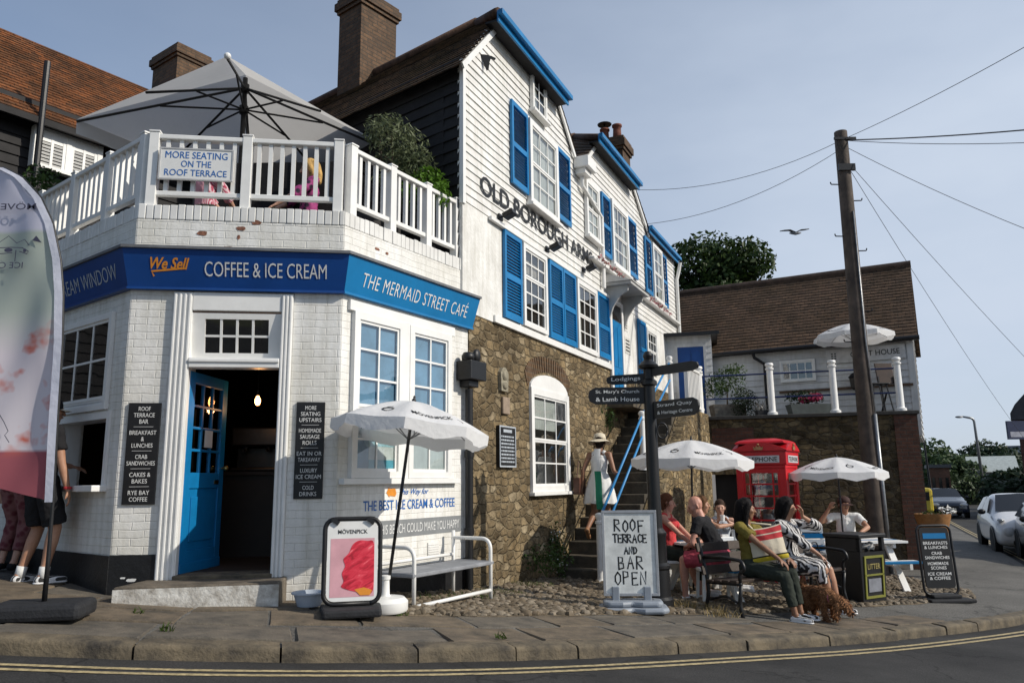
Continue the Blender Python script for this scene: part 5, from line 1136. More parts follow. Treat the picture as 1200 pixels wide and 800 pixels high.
mr = N(n, 'MapRange'); mr.inputs[2].default_value = H_; mr.inputs[1].default_value = .0; l(s_.outputs[2], mr.inputs[0]); l(mr.outputs[0], rr_.inputs[0])
zn = N(n, 'TexNoise', Scale=3.6, Detail=3); l(t_.outputs['Object'], zn.inputs[0]); rz_ = ramp(n, [(.56, 0.0), (.66, 1.0)]); l(zn.outputs[0], rz_.inputs[0])
band = ramp(n, [(.33, 0.0), (.37, 1.0), (.60, 1.0), (.66, 0.0)]); l(mr.outputs[0], band.inputs[0]); mu = N(n, 'Math', operation='MULTIPLY'); l(rz_.outputs[0], mu.inputs[0]); l(band.outputs[0], mu.inputs[1])
mxx = N(n, 'MixRGB'); mxx.inputs[2].default_value = (.62, .14, .09, 1); l(mu.outputs[0], mxx.inputs[0]); l(rr_.outputs[0], mxx.inputs[1]); l(mxx.outputs[0], b.inputs['Base Color']); b.inputs['Roughness'].default_value = .7
tr = N(n, 'BsdfTranslucent'); l(mxx.outputs[0], tr.inputs[0]); ms = N(n, 'MixShader'); ms.inputs[0].default_value = .35; l(b.outputs[0], ms.inputs[1]); l(tr.outputs[0], ms.inputs[2]); l(ms.outputs[0], n.nodes['Material Output'].inputs[0])
mb = MB(); vs = []; nz, nx = 60, 24
def er(z):
    for (x0, z0), (x1, z1) in zip(edge[:9], edge[1:9]):
        if z0 <= z <= z1: return x0+(x1-x0)*(z-z0)/(z1-z0)
    return edge[0][0] if z < edge[0][1] else edge[8][0]
zb0 = edge[0][1]; wv = lambda x, z: .022*math.sin(7*x+2.2*z)*min(1, abs(x-er(z))*5)+.012*math.sin(16*x-5*z)
for j in range(nz+1):
    t = j/nz
    for i in range(nx+1):
        u = i/nx; zr = zb0+(edge[8][1]-zb0)*(1-(1-t)**1.35); xr = er(zr); wd = .86-(max(0, t-.55)/.45)**2*.5; x = xr-wd*u
        z = zr+(.22*u if t == 0 else .22*u*(1-t))-.25*u*u*max(0, t-.6)/.4*.5; vs.append((x, wv(x, z), z))
mb.add(vs, [(j*(nx+1)+i, (j+1)*(nx+1)+i, (j+1)*(nx+1)+i+1, j*(nx+1)+i+1) for j in range(nz) for i in range(nx)])
cl = mb.build('cloth', m, fl, smooth=True)
mb = MB(); vs = []
for j in range(nz+1):
    zr = zb0+(edge[8][1]-zb0)*(1-(1-j/nz)**1.35); x = er(zr); vs += [(x+.004, -.014, zr), (x-.055, -.006+wv(x-.055, zr)*.3-.014, zr)]
mb.add(vs, [(2*j, 2*j+1, 2*j+3, 2*j+2) for j in range(nz)]); mb.build('pole_sleeve', cloth('pale flag sleeve', (.66, .68, .78), .2), cl, smooth=True)
fz = lambda py: at_depth(30, py, fb.y).z-fb.z; fxx = lambda px, py: at_depth(px, py, fb.y).x-fb.x
mb = MB(); mb.text('MÖVENPICK', fxx(2, 243), fz(243), .60, .065, -.036, bold=.005, flip=True); mb.text('ICE CREAM', fxx(2, 312), fz(312), .38, .05, -.036, flip=True)
cx_, cz_ = fxx(8, 290), fz(292)
mb.strokes([[(cx_-.22, cz_+.02), (cx_-.12, cz_+.07), (cx_-.05, cz_+.04), (cx_+.03, cz_+.10), (cx_+.10, cz_+.04), (cx_+.16, cz_+.07), (cx_+.2, cz_+.02)]], .006, -.036)
mb.strokes([[(cx_+.15, cz_+.0), (cx_+.06, cz_+.005), (cx_-.1, cz_+.0), (cx_-.12, cz_-.04), (cx_-.12, cz_-.11)], [(cx_+.1, cz_-.02), (cx_+.1, cz_-.11)], [(cx_+.07, cz_-.04), (cx_-.06, cz_-.05), (cx_-.08, cz_-.10)], [(cx_+.15, cz_), (cx_+.20, cz_-.03), (cx_+.19, cz_-.05), (cx_+.13, cz_-.03)]], .007, -.036)
for ax, az, aw, ah in ((cx_+.04, cz_-.018, .035, .018), (cx_-.06, cz_-.022, .03, .02), (cx_+.17, cz_-.022, .014, .016)): mb.add([(ax+aw*math.cos(t), -.037, az+ah*math.sin(t)) for t in [i*.785 for i in range(8)]], [tuple(range(8))])
mb.add([(cx_+.22, -.037, cz_+.06), (cx_+.30, -.037, cz_+.04), (cx_+.25, -.037, cz_+.10)], [(0, 1, 2)])
mb.strokes([[(fxx(2, 484), fz(484)), (fxx(8, 494), fz(494)), (fxx(13, 505), fz(505)), (fxx(9, 510), fz(510)), (fxx(14, 518), fz(518))]], .006, -.036)
mb.build('lettering', plain('dark flag print', (.06, .06, .10), .7), cl)
# --- parasols
m_can = cloth('white parasol fabric', (.80, .80, .80), .30, .7, .04)
def parasol(lab, foot, H, rad, spin, tilt=(0, 0), pole0=0.0, nm='parasol', grp='white parasols with black emblems'):
    t = thing(nm, lab, 'parasol', foot, 0, grp); t.rotation_euler = (tilt[0], tilt[1], 0)
    rise, val = rad*.33, .13
    def cp(th, q, o=0.0):
        a = (th-spin) % (math.pi/4); edge_ = math.cos(math.pi/8)/math.cos(a-math.pi/8)
        sag = 1-.06*q*math.sin(a*4)**2; r = rad*q*edge_*(1 if True else sag)
        z = H-rise*(q**1.55)-.035*q*math.sin(a*4)**2*math.sin(q*math.pi*.9)
        return Vector((math.cos(th)*r*(1+o*.3/rad), math.sin(th)*r*(1+o*.3/rad), z+o))
    mb = MB(); NT, NQ = 64, 9; vs = [Vector((0, 0, H))]
    for j in range(1, NQ+1): vs += [cp(spin+i*2*math.pi/NT, j/NQ) for i in range(NT)]
    for i in range(NT):
        th = spin+i*2*math.pi/NT; e = cp(th, 1.0); a = (th-spin) % (math.pi/4); w_ = 1+.012*math.sin(i*2.7)
        vs.append(Vector((e.x*w_*1.005, e.y*w_*1.005, e.z-val*(.72+.28*math.sin(a*4)**2)*rnd.uniform(.93, 1.05))))
    fs = [(0, 1+i, 1+(i+1) % NT) for i in range(NT)]
    for j in range(NQ): fs += [(1+j*NT+i, 1+(j+1)*NT+i, 1+(j+1)*NT+(i+1) % NT, 1+j*NT+(i+1) % NT) for i in range(NT)]
    mb.add(vs, fs); can = mb.build('canopy', m_can, t, auto=32)
    mb = MB()
    for k in range(8):
        thc = spin+(k+.5)*math.pi/4
        def put(v, f, qc, kx, kz):
            vv = []
            for x, z in v:
                q = qc-z*kz/rad; vv.append(cp(thc+x*kx/(rad*q), q, .006))
            mb.add(vv, f)
        if k % 2 == 0:
            v, f, (x0, x1, z0, z1) = glyphs('MÖVENPICK', .01); s = .40/(x1-x0)
            put([((q[0]-(x0+x1)/2)*s, (q[1]-(z0+z1)/2)*s*1.25) for q in v], f, .80, 1, 1)
        else:
            tmp = MB(); swash(tmp, 0, 0, .11, 0, .016); put([(q.x, q.z) for q in tmp.v], tmp.f, .70, 1, 1)
    mb.build('emblems', letter_black, can)
    mb = MB(); mb.tube([(0, 0, pole0), (0, 0, H-.02)], .015, 10); mb.build('pole', black, t, smooth=True)
    mb = MB()
    for k in range(8):
        th = spin+k*math.pi/4; mb.tube([cp(th, q)-Z*.012 for q in (.03, .3, .6, .85, .99)], .006, 5)
        a = Vector((0, 0, H-rise-.12)); mb.tube([a, cp(th, .5)-Z*.015], .005, 5)
    mb.build('ribs', galv, t)
    mb = MB(); mb.lathe([(.02, -.02), (.022, .015), (.01, .03), (.014, .045), (0, .06)], 10, (0, 0, H)); mb.build('finial', black, t, smooth=True)
    return t
pb = gv(-1.16, 7.16)
bs = thing('parasol_weight', 'round white plastic parasol weight by the sorbet sign', 'parasol weight', pb)
mb = MB(); mb.lathe([(.19, 0), (.205, .02), (.205, .09), (.17, .125), (.05, .135), (.04, .15), (.036, .27), (.045, .28), (.045, .31), (.02, .315)], 28); mb.build('base', white_plastic, bs, auto=40)
ca_top = at_depth(483, 470, pb.y+.1)
dv = ca_top-(pb+Z*.15); Hh_ = dv.length+.1
q1 = parasol('white parasol leaning right in front of the cafe windows', pb+Z*.02, Hh_+.03, .745, R(-90+4), (0, 0), .2)
q1.rotation_euler = dv.normalized().to_track_quat('Z', 'Y').to_euler(); q1.rotation_euler = (math.atan2(-dv.y, dv.z)*1.0, math.atan2(dv.x, dv.z), 0)
# --- picnic tables and chairs
def picnic(lab, loc, rz, blueslat, L_=1.5):
    t = thing('picnic_table', lab, 'picnic table', loc, rz, 'white and blue picnic tables'); 
    for i in range(6):
        y = -.36+.144*i; mb = MB(); mb.box(-L_/2, L_/2, y-.064+.072-.072, y+.064, .70, .735); mb.build('top_slat', blue_mid if i in blueslat else white_trim, t, bevel=.004)
    for s in (-1, 1):
        for i in range(2): mb = MB(); y = s*(.58+.14*i); mb.box(-L_/2, L_/2, y-.062, y+.062, .42, .455); mb.build('seat_slat', blue_mid if i and s < 0 else white_trim, t, bevel=.004)
    for x in (-L_*.34, L_*.34):
        mb = MB(); mb.beam((x, -.68, 0), (x, -.2, .70), .045, .1, Vector((1, 0, 0))); mb.beam((x, .68, 0), (x, .2, .70), .045, .1, Vector((1, 0, 0))); mb.beam((x+.046, -.78, .38), (x+.046, .78, .38), .045, .09); mb.beam((x+.046, -.36, .66), (x+.046, .36, .66), .045, .07); mb.build('leg_frame', white_trim, t)
    return t
T1, T2 = Vector((2.85, 10.75, 0)), Vector((5.45, 12.9, 0)); T1.z = G(T1.x, T1.y); T2.z = G(T2.x, T2.y)
picnic('white topped picnic table under the middle parasol where the group sits', T1, R(32), (0, 5), 1.35); picnic('blue and white striped picnic table by the garden wall with one man', T2, R(4), (2,), 1.5)
pp = at_depth(806, 520, T1.y+.1); parasol('white parasol over the picnic table beside the fingerpost', Vector((at_depth(806, 560, T1.y).x, T1.y, T1.z)), pp.z-T1.z+.05, .83, R(-90-14), (0, R(2)), .1)
pp = at_depth(985, 537, T2.y+.1); parasol('white parasol over the picnic table between the phone box and the brick corner', Vector((at_depth(984, 580, T2.y).x, T2.y, T2.z)), pp.z-T2.z+.02, .76, R(-90+22), (0, 0), .1)
up = FW @ Vector((3.05, .95, ZW-.08)); ut = at_depth(1000, 380, up.y); parasol('white parasol on the upper terrace in front of the guest house sign', Vector((at_depth(1004, 440, up.y).x, up.y, ZW-.08)), ut.z-(ZW-.08)+.02, .86, R(-90+10), (0, 0), .1)
def chair(lab, loc, rz):
    t = thing('garden_chair', lab, 'chair', loc, rz, 'blue and white slatted chairs')
    for i in range(5): mb = MB(); z = .5+.088*i; mb.box(-.25, .25, .20+.02*i, .222+.02*i, z, z+.07); mb.build('back_slat', blue_mid if i % 2 else white_trim, t)
    for i in range(4): mb = MB(); y = -.24+.11*i; mb.box(-.25, .25, y, y+.095, .42, .445); mb.build('seat_slat', white_trim if i % 2 else blue_mid, t)
    for x in (-.23, .23):
        mb = MB(); mb.beam((x, -.2, 0), (x, -.2, .42), .045, .045); mb.build('leg', white_trim, t); mb = MB(); mb.beam((x, .24, 0), (x, .235, .45), .045, .045); mb.beam((x, .235, .45), (x, .335, .95), .045, .04); mb.build('leg', white_trim, t)
q = at_depth(949, 640, 12.0); chair('blue and white slatted chair between the phone box and the striped table', gv(q.x, 12.0), R(-12)); q = at_depth(773, 620, 11.7); chair('blue and white slatted chair behind the fingerpost', gv(q.x, 11.7), R(12))
# --- black bench with iron ends for the two women
bA, bB = Vector((2.35, 8.98, 0)), Vector((3.96, 10.08, 0)); bang = math.atan2(bB.y-bA.y, bB.x-bA.x); bc = (bA+bB)/2; BW = (bB-bA).length+.1; bz = G(bc.x, bc.y)
be = thing('park_bench', 'dark slatted bench with cast iron ends under the two seated women', 'bench', (bc.x, bc.y, bz), bang)
m_bw = plain('dark bench slat', (.045, .03, .022), .55, .3, 5, .2, 30)
for i in range(4): mb = MB(); y = -.22+.115*i; mb.box(-BW/2, BW/2, y, y+.095, .42-.008*i, .45-.008*i); mb.build('seat_slat', m_bw, be, bevel=.004)
for i in range(3): mb = MB(RX(0)); z = .52+.125*i; mb.beam((-BW/2, .27+.035*i, z), (BW/2, .27+.035*i, z), .025, .10, Vector((0, .25, 1))); mb.build('back_slat', m_bw, be, bevel=.004)
for s in (-1, 1):
    x = s*(BW/2-.06); mb = MB(); mb.tube(bend([(x, -.25, -.02), (x, -.20, .2), (x, -.23, .40)], .05), .022, 8); mb.tube(bend([(x, .34, -.02), (x, .24, .25), (x, .25, .45), (x, .37, .88)], .08), .022, 8); mb.tube([(x, -.24, .41), (x, .26, .39)], .02, 8); mb.tube(bend([(x, .30, .66), (x, .0, .68), (x, -.26, .66), (x, -.30, .56), (x, -.22, .54), (x, -.22, .42)], .05), .02, 8)
    mb.tube(bend([(x, -.2, .2), (x, .0, .27), (x, .22, .2)], .08), .014, 6); mb.build('iron_end', iron, be, smooth=True)
# --- white tubular bench by the cafe
q0, q1_ = gp(478, 706), gp(567, 690); q0 = FR.inverted() @ q0; x0b, x1b = .62, 2.25
wbn = thing('white_bench', 'white tubular steel bench with a grey plank seat against the sunny cafe wall', 'bench', FR @ Vector((1.08, -.32, 0)) + Z*.28, A_R)
gz = lambda x, y: (lambda p: G(p.x, p.y)-.28)(FR @ Vector((1.08+x, -.32+y, 0)))
hw_ = .66
for s in (-1, 1):
    x = s*hw_; mb = MB(); mb.tube(bend([(x, -.30, gz(x, -.3)-.03), (x, -.30, .62), (x, .16, .62)], .12, 8)+[Vector((x, .2, .62)), Vector((x, .21, .60))], .021, 10); mb.tube([(x, .2, gz(x, .2)-.03), (x, .2, .70)], .021, 10); mb.build('end_frame', white_trim, wbn, smooth=True)
mb = MB(); mb.tube([(-hw_, .2, .44), (hw_, .2, .44)], .018, 8); mb.build('back_rail', white_trim, wbn, smooth=True); mb = MB(); mb.tube([(-hw_, -.30, .08), (hw_, -.30, .08)], .02, 8); mb.build('foot_rail', white_trim, wbn, smooth=True)
mb = MB(); mb.box(-hw_-.04, hw_+.04, -.32, .14, .345, .385); mb.build('seat_plank', plain('weathered grey plank', (.25, .26, .28), .7, .25, 4, .3, 30), wbn, bevel=.01)
# --- grey water bowl
q = gp(362, 711); bw = thing('water_bowl', 'pale grey plastic dog bowl on the pavement beside the door step', 'bowl', gv(q.x, q.y, .012)); mb = MB(); mb.lathe([(.10, 0), (.105, .01), (.135, .10), (.155, .105), (.155, .118), (.13, .118), (.10, .03), (0, .025)], 28); mb.build('bowl', plain('pale grey blue plastic', (.44, .49, .56), .4, .1, 5), bw, auto=40)
# --- telephone box
red = plain('telephone box red', (.56, .010, .018), .32, .14, 3, .05, 30); D_ = 13.3; q = at_depth(907, 600, D_); tb = thing('phone_box', 'red cast iron telephone box with a domed roof behind the bench', 'telephone box', Vector((q.x, D_+.2, G(q.x, D_)-.08)), R(-33))
zb_ = at_depth(898, 513, D_).z-tb.location.z; hw = .415; zc_ = zb_-.22
mb = MB(); mb.box(-hw-.03, hw+.03, -hw-.03, hw+.03, 0, .16)
for x in (-1, 1):
    for y in (-1, 1): mb.box(x*hw-(.12 if x > 0 else 0), x*hw+(.12 if x < 0 else 0), y*hw-(.12 if y > 0 else 0), y*hw+(.12 if y < 0 else 0), .16, zc_-.30)
mb.box(-hw, hw, -hw, hw, zc_-.30, zc_-.24); mb.box(-hw-.025, hw+.025, -hw-.025, hw+.025, zc_-.24, zc_-.0); mb.build('case', red, tb, bevel=.01)
mb = MB(); arc_ = lambda y0, sgn: [(hw+.035)*c for c in (1,)]
n = 14; pr = [(-hw-.045+(2*hw+.09)*i/n, zc_+.22*math.sin(math.pi*i/n)**.8*.62) for i in range(n+1)]
for fr_ in (RZ(0), RZ(math.pi/2)):
    mb.M = fr_; mb.prism([(-hw-.045, zc_-.02)]+[(hw+.045, zc_-.02)]+pr[::-1], -hw-.045, hw+.045)
mb.M = Matrix.Identity(4); K = 8; vs = []
for j in range(K+1):
    t = j/K; r = (hw+.0)*(1-t*t*.95); z = zc_+.12+.10*math.sin(t*math.pi/2)
    vs += [(-r, -r, z), (r, -r, z), (r, r, z), (-r, r, z)]
mb.add(vs, [(j*4+i, j*4+(i+1) % 4, (j+1)*4+(i+1) % 4, (j+1)*4+i) for j in range(K) for i in range(4)]+[(K*4, K*4+1, K*4+2, K*4+3)]); mb.build('domed_roof', red, tb, auto=40)
for k in range(4):
    Fm = RZ(k*math.pi/2); mb = MB(Fm); y = -hw+.015
    mb.box(-.31, .31, y-.004, y+.03, .16, .30); mb.box(-.31, -.27, y, y+.03, .30, zc_-.30); mb.box(.27, .31, y, y+.03, .30, zc_-.30)
    for i in range(9): z = .30+(zc_-.36-.30)*i/8; mb.box(-.27, .27, y+.002, y+.026, z-.013, z+.013 if i < 8 else zc_-.30)
    for x in (-.19, .19): mb.box(x-.012, x+.012, y+.003, y+.025, .30, zc_-.30)
    dr = mb.build('door' if k == 0 else 'glazed_side', red, tb)
    mb = MB(Fm); mb.add([(-.27, y+.014, .30), (.27, y+.014, .30), (.27, y+.014, zc_-.31), (-.27, y+.014, zc_-.31)], [(0, 1, 2, 3)]); mb.build('pane', glass, dr)
    mb = MB(Fm); mb.box(-.33, .33, -hw-.036, -hw-.0255, zc_-.205, zc_-.085); sgp = mb.build('sign_panel', plain('opal sign glass', (.55, .55, .56), .3, .05, 4), tb)
    mb = MB(Fm); mb.text('TELEPHONE', 0, zc_-.145, .60, .075, -hw-.0375, bold=.012); mb.build('lettering', letter_black, sgp)
    mb = MB(Fm); yy = -hw-.05; cz_ = zc_+.05
    mb.prism([(-.07, cz_-.04), (.07, cz_-.04), (.085, cz_+.02), (.05, cz_-.005), (.03, cz_+.035), (0, cz_+.005), (-.03, cz_+.035), (-.05, cz_-.005), (-.085, cz_+.02)], yy-.012, yy); mb.sphere((0, yy-.006, cz_+.05), .018); mb.build('crown', plain('dull gold', (.40, .22, .10), .4, .2, 10, metal=.3), tb)
mb = MB(); mb.box(-.2, .2, .26, .34, .9, 1.75); mb.box(-.16, .05, .18, .26, 1.25, 1.6); mb.build('telephone', plain('grey phone unit', (.10, .10, .11), .4, .2, 5), tb)
# --- litter bin
q = gp(1012, 706); bn = thing('litter_bin', 'square black litter bin with an olive framed front panel near the menu board', 'litter bin', gv(q.x, q.y+.12), R(30))
mb = MB(); hw = .27
vs = [(-hw*.9, -hw*.9, 0), (hw*.9, -hw*.9, 0), (hw*.9, hw*.9, 0), (-hw*.9, hw*.9, 0), (-hw, -hw, .68), (hw, -hw, .68), (hw, hw, .68), (-hw, hw, .68)]; mb.add(vs, [(0, 3, 2, 1), (0, 1, 5, 4), (1, 2, 6, 5), (2, 3, 7, 6), (3, 0, 4, 7)])
for x in (-1, 1):
    for y in (-1, 1): mb.box(x*hw-(.06 if x > 0 else 0), x*hw+(.06 if x < 0 else 0), y*hw-(.06 if y > 0 else 0), y*hw+(.06 if y < 0 else 0), .681, .86)
mb.box(-hw, -hw+.02, -hw, hw, .681, .86); mb.box(-hw-.02, hw+.02, -hw-.02, hw+.02, .861, .91); mb.build('body', plain('black bin plastic', (.012, .012, .013), .4, .15, 6, .1, 40), bn, bevel=.012)
mb = MB(); mb.box(-.19, .19, -.15, .17, .55, .70); mb.build('liner', dark_in, bn)
olive = plain('olive gold trim', (.20, .20, .035), .5, .1, 8); mb = MB(TR(0, -hw*.9-.004, 0) @ RX(R(2.27)))
for a in ((-.2, .2, .60, .63), (-.2, .2, .37, .39), (-.2, .2, .08, .11), (-.2, -.17, .11, .60), (.17, .2, .11, .60)): mb.box(a[0], a[1], -.012, .010, a[2], a[3])
mb.build('front_trim', olive, bn); mb = MB(TR(0, -hw*.9-.004, 0) @ RX(R(2.27))); mb.box(-.13, .13, -.008, .010, .16, .33); mb.build('notice', plain('grey notice', (.22, .23, .26), .5, .2, 8), bn)
mb = MB(TR(0, -hw*.9-.004, 0) @ RX(R(2.27))); mb.text('LITTER', 0, .49, .26, .07, -.004, bold=.01); mb.build('lettering', plain('gold lettering', (.34, .28, .10), .5), bn)
for i in range(7):
    x, y = rnd.uniform(-.14, .14), rnd.uniform(-.22, -.05); lt = thing('litter', 'crumpled pale wrappers heaped in the mouth of the litter bin', 'rubbish', bn.matrix_basis @ Vector((x, y, .70)), rnd.random()*3, 'rubbish in the bin')
    mb = MB(); mb.sphere((0, 0, .04), .055, 7, 5, (rnd.uniform(.7, 1.4), rnd.uniform(.7, 1.2), rnd.uniform(.6, 1.0))); mb.v = [v+Vector((rnd.uniform(-.015, .015), rnd.uniform(-.015, .015), rnd.uniform(-.01, .01))) for v in mb.v]
    mb.build('wrapper', plain(('rubbish white', 'rubbish brown')[i % 3 == 2], ((.6, .58, .55), (.28, .18, .10))[i % 3 == 2], .6, .2, 20), lt)
# --- wooden tub on a post at the brick corner
q = at_depth(1095, 625, 14.6); tbq = thing('flower_tub', 'orange brown wooden tub of white flowers on a post by the brick corner', 'planter', Vector((q.x, 14.6, G(q.x, 14.6))))
zt_ = q.z-tbq.location.z
mb = MB(); mb.lathe([(.22, zt_), (.30, zt_+.30), (.31, zt_+.36), (.27, zt_+.36), (.26, zt_+.30), (0, zt_+.30)], 20); mb.build('tub', plain('orange brown wood', (.30, .14, .045), .6, .3, 8, .3, 30), tbq, auto=40); mb = MB(); mb.box(-.09, .09, -.09, .09, -.05, zt_-.001); mb.build('post', m_bw, tbq)
mb = MB(); leaves(mb, [((0, 0, zt_+.34), (.24, .24, .07))], 120, .06); mb.build('foliage', leafmat('tub leaf', (.02, .035, .01), (.05, .08, .02)), tbq); mb = MB(); leaves(mb, [((.2, -.1, zt_+.42), (.16, .12, .07))], 26, .09); mb.build('flowers', plain('white petals', (.75, .75, .72), .6), tbq)
# --- telegraph pole and wires
PD = 15.0; q = at_depth(1021, 560, PD); tp = thing('telegraph_pole', 'tall weathered wooden telegraph pole with step irons in front of the garden wall', 'telegraph pole', gv(q.x, PD)); TZ = at_depth(984, 155, PD).z-tp.location.z; lean = at_depth(985, 156, PD).x-q.x
ptop = Vector((lean, 0, TZ)); mb = MB(); mb.tube([ptop*t for t in (0, .25, .5, .75, 1)], [.17, .16, .15, .14, .128], 16); mb.build('pole', plain('weathered pole timber', (.085, .065, .052), .8, .4, 3, .6, 25), tp, auto=60)
for i, t in enumerate((.50, .57, .64, .71, .745, .83, .87)):
    c = ptop*t; s = (-1, 1)[i % 2]; mb = MB(); mb.tube(bend([c, c+Vector((s*.30, -.02, 0)), c+Vector((s*.31, -.02, .05))], .02), .012, 6); mb.build('step_iron', iron, tp)
mb = MB(); mb.box(lean-.17, lean+.17, -.16, -.1, TZ-.9, TZ-.76); mb.box(lean-.2, lean+.25, -.14, -.10, TZ-.22, TZ-.17); mb.build('bracket', iron, tp); mb = MB(); mb.tube([(.16, -.12, -.1), (.12, -.14, 3.0)], .038, 10); mb.tube([ptop*.33+Vector((.12, -.14, 0)), ptop*.5+Vector((.06, -.15, 0)), ptop*.8+Vector((.05, -.14, 0))], .018, 6); mb.build('cable_guard', galv, tp, smooth=True)
top = Vector(tp.location)+ptop-Z*.18
def wire(lab, p, sag=.25, r=.006, a=None):
    a = a or top; p = Vector(p); pts = [a.lerp(p, i/14)-Z*sag*4*(i/14)*(1-i/14) for i in range(15)]
    t = thing('overhead_wire', lab, 'wire', a, 0, 'overhead wires of the telegraph pole'); mb = MB(); mb.tube(pts, r, 5); mb.build('cable', plain('grey cable', (.07, .07, .075), .6), t, world=True)
wire('thin wire from the telegraph pole to the second gable, upper of the two', O(7.75, -.14, 7.92), .3); wire('thin wire from the telegraph pole to the second gable, lower of the two', O(8.7, -.1, 7.42), .3, a=top-Z*.18)
wire('thin wire rising steeply from the pole to the upper right corner', at_depth(1330, -20, 9), .1); wire('thick black wire running right from the pole, highest of its bundle', at_depth(1420, 128, 11), .1, .014); wire('thin wire running right just below the thick black wire', at_depth(1420, 152, 11), .15, .007)
wire('thin wire slanting down right from the pole towards the middle of the edge', at_depth(1420, 345, 12), .2, a=top-Z*.1); wire('thin steep wire falling right from the pole, outer of two', at_depth(1345, 560, 30), .3, a=top-Z*.35); wire('thin steep wire falling right from the pole, inner of two', at_depth(1225, 545, 40), .4, a=top-Z*.4)
# --- gull
q = at_depth(932, 274, 30); gl = thing('seagull', 'grey white seagull gliding in the sky left of the telegraph pole', 'bird', q); mb = MB()
prof = [(-.62, .12, .02), (-.45, .15, .06), (-.22, .16, .07), (0, .05, .08), (.22, .16, .07), (.42, .18, .06), (.58, .20, .02)]
vs = []
for x, z, c in prof: vs += [(x, -c*1.4, z), (x, c*1.6, z-.01), (x, 0, z+.02)]
mb.add(vs, [f for i in range(6) for f in ((i*3, i*3+3, i*3+5, i*3+2), (i*3+2, i*3+5, i*3+4, i*3+1), (i*3+1, i*3+4, i*3+3, i*3))]); mb.tube([(-.26, -.02, .02), (-.16, 0, .03), (0, 0, .02), (.16, 0, .03), (.24, 0, .04)], [.01, .05, .075, .045, .02], 8); mb.build('body', plain('gull grey', (.22, .23, .25), .7), gl, smooth=True)
# ================================================================ ROOF TERRACE AND UPPER TERRACE OBJECTS
zc_ = 6.2; Nn, Ll = Vector((-3.13, 7.83, zc_)), Vector((-5.62, 9.28, zc_)); e1 = Ll-Nn; e2 = Vector((-e1.y, e1.x, 0))*-1; Rr = Nn+e2; Ff = Ll+e2; cen = (Nn+Ff)/2
tu = thing('terrace_parasol', 'big square grey parasol with black ribs over the roof terrace', 'parasol', (cen.x, cen.y, 4.02)); m_gc = cloth('grey canopy fabric', (.68, .67, .65), .5, .8, .04)
apex = Vector((cen.x, cen.y, at_depth(284, 102, cen.y).z+.18)); mb = MB(); cs = [Nn, Rr, Ff, Ll]; nsg = 8
for i in range(4):
    a, b = cs[i], cs[(i+1) % 4]; vs = []
    for j in range(nsg+1):
        for k in range(nsg+1):
            t, u = j/nsg, k/nsg; p = apex.lerp(a.lerp(b, u), t); p = p-Z*.05*math.sin(math.pi*u)*t*math.sin(math.pi*min(1, t*.95)); vs.append(p)
    mb.add(vs, [(j*(nsg+1)+k, (j+1)*(nsg+1)+k, (j+1)*(nsg+1)+k+1, j*(nsg+1)+k+1) for j in range(nsg) for k in range(nsg)])
can = mb.build('canopy', m_gc, tu, world=True, auto=30)
mb = MB()
for a, b in ((Rr, Ff), (Ff, Ll)):
    o_ = (a+b)/2-cen; o_.z = 0; o_.normalize(); vs = []
    for k in range(13): p = a.lerp(b, k/12); vs += [p, p-Z*(.2+.015*math.sin(k*2.1))+o_*.01*math.sin(k*3)]
    mb.add(vs, [(2*k, 2*k+1, 2*k+3, 2*k+2) for k in range(12)])
mb.build('valance', m_gc, can, world=True, smooth=True)
mb = MB(); hb = apex-Z*.2; lo_ = hb-Z*.32
for i in range(4):
    for p in (cs[i], (cs[i]+cs[(i+1) % 4])/2): mb.tube([hb, p-Z*.03], .017, 6); mb.tube([lo_, hb.lerp(p, .52)-Z*.03], .013, 6)
mb.build('ribs', black, tu, world=True); mb = MB(); mb.tube([(cen.x, cen.y, 4.02), apex-Z*.05], .033, 12); mb.tube([hb-Z*.06, hb+Z*.05], .06, 10); mb.tube([lo_-Z*.06, lo_+Z*.05], .06, 10); mb.build('pole', black, tu, world=True, smooth=True)
mb = MB(); mb.sphere(Nn, .04); mb.build('corner_cap', white_plastic, tu, world=True)
dvl = (Rr-Ff).normalized(); Fv = Matrix.Translation(Ff.lerp(Rr, .55)-Z*.1) @ Matrix.Rotation(math.atan2(dvl.y, dvl.x), 4, 'Z'); mb = MB(Fv); mb.text('JOH', 0.2, 0, .5, .12, -.02, bold=.01, shear=.2); mb.build('lettering', letter_black, can, world=True)
def sofa(lab, x, y, rz, w_=1.3):
    t = thing('terrace_sofa', lab, 'sofa', (x, y, 4.02), rz, 'dark woven sofas on the roof terrace'); m_rt = plain('black woven rattan', (.016, .014, .013), .7, .3, 30, .6, 90)
    mb = MB(); mb.box(-w_/2, w_/2, -.35, .35, .05, .34); mb.build('seat', m_rt, t, bevel=.02); mb = MB(); mb.box(-w_/2, w_/2, .25, .36, .341, .98); mb.build('backrest', m_rt, t, bevel=.02)
    for s in (-1, 1): mb = MB(); mb.box(s*w_/2-(.09 if s > 0 else -.0), s*w_/2+(.09 if s < 0 else 0), -.35, .249, .341, .62); mb.build('arm', m_rt, t, bevel=.02)
sofa('black woven sofa at the back of the roof terrace left of the parasol pole', -4.3, 9.3, R(30)); sofa('black woven sofa on the roof terrace behind the blonde woman', -2.6, 9.6, R(10), 1.6); sofa('black woven sofa on the roof terrace beside the planter', -1.9, 9.1, R(-50), .9); sofa('black woven sofa close behind the roof terrace sign', -3.2, 8.75, R(12), 1.2)
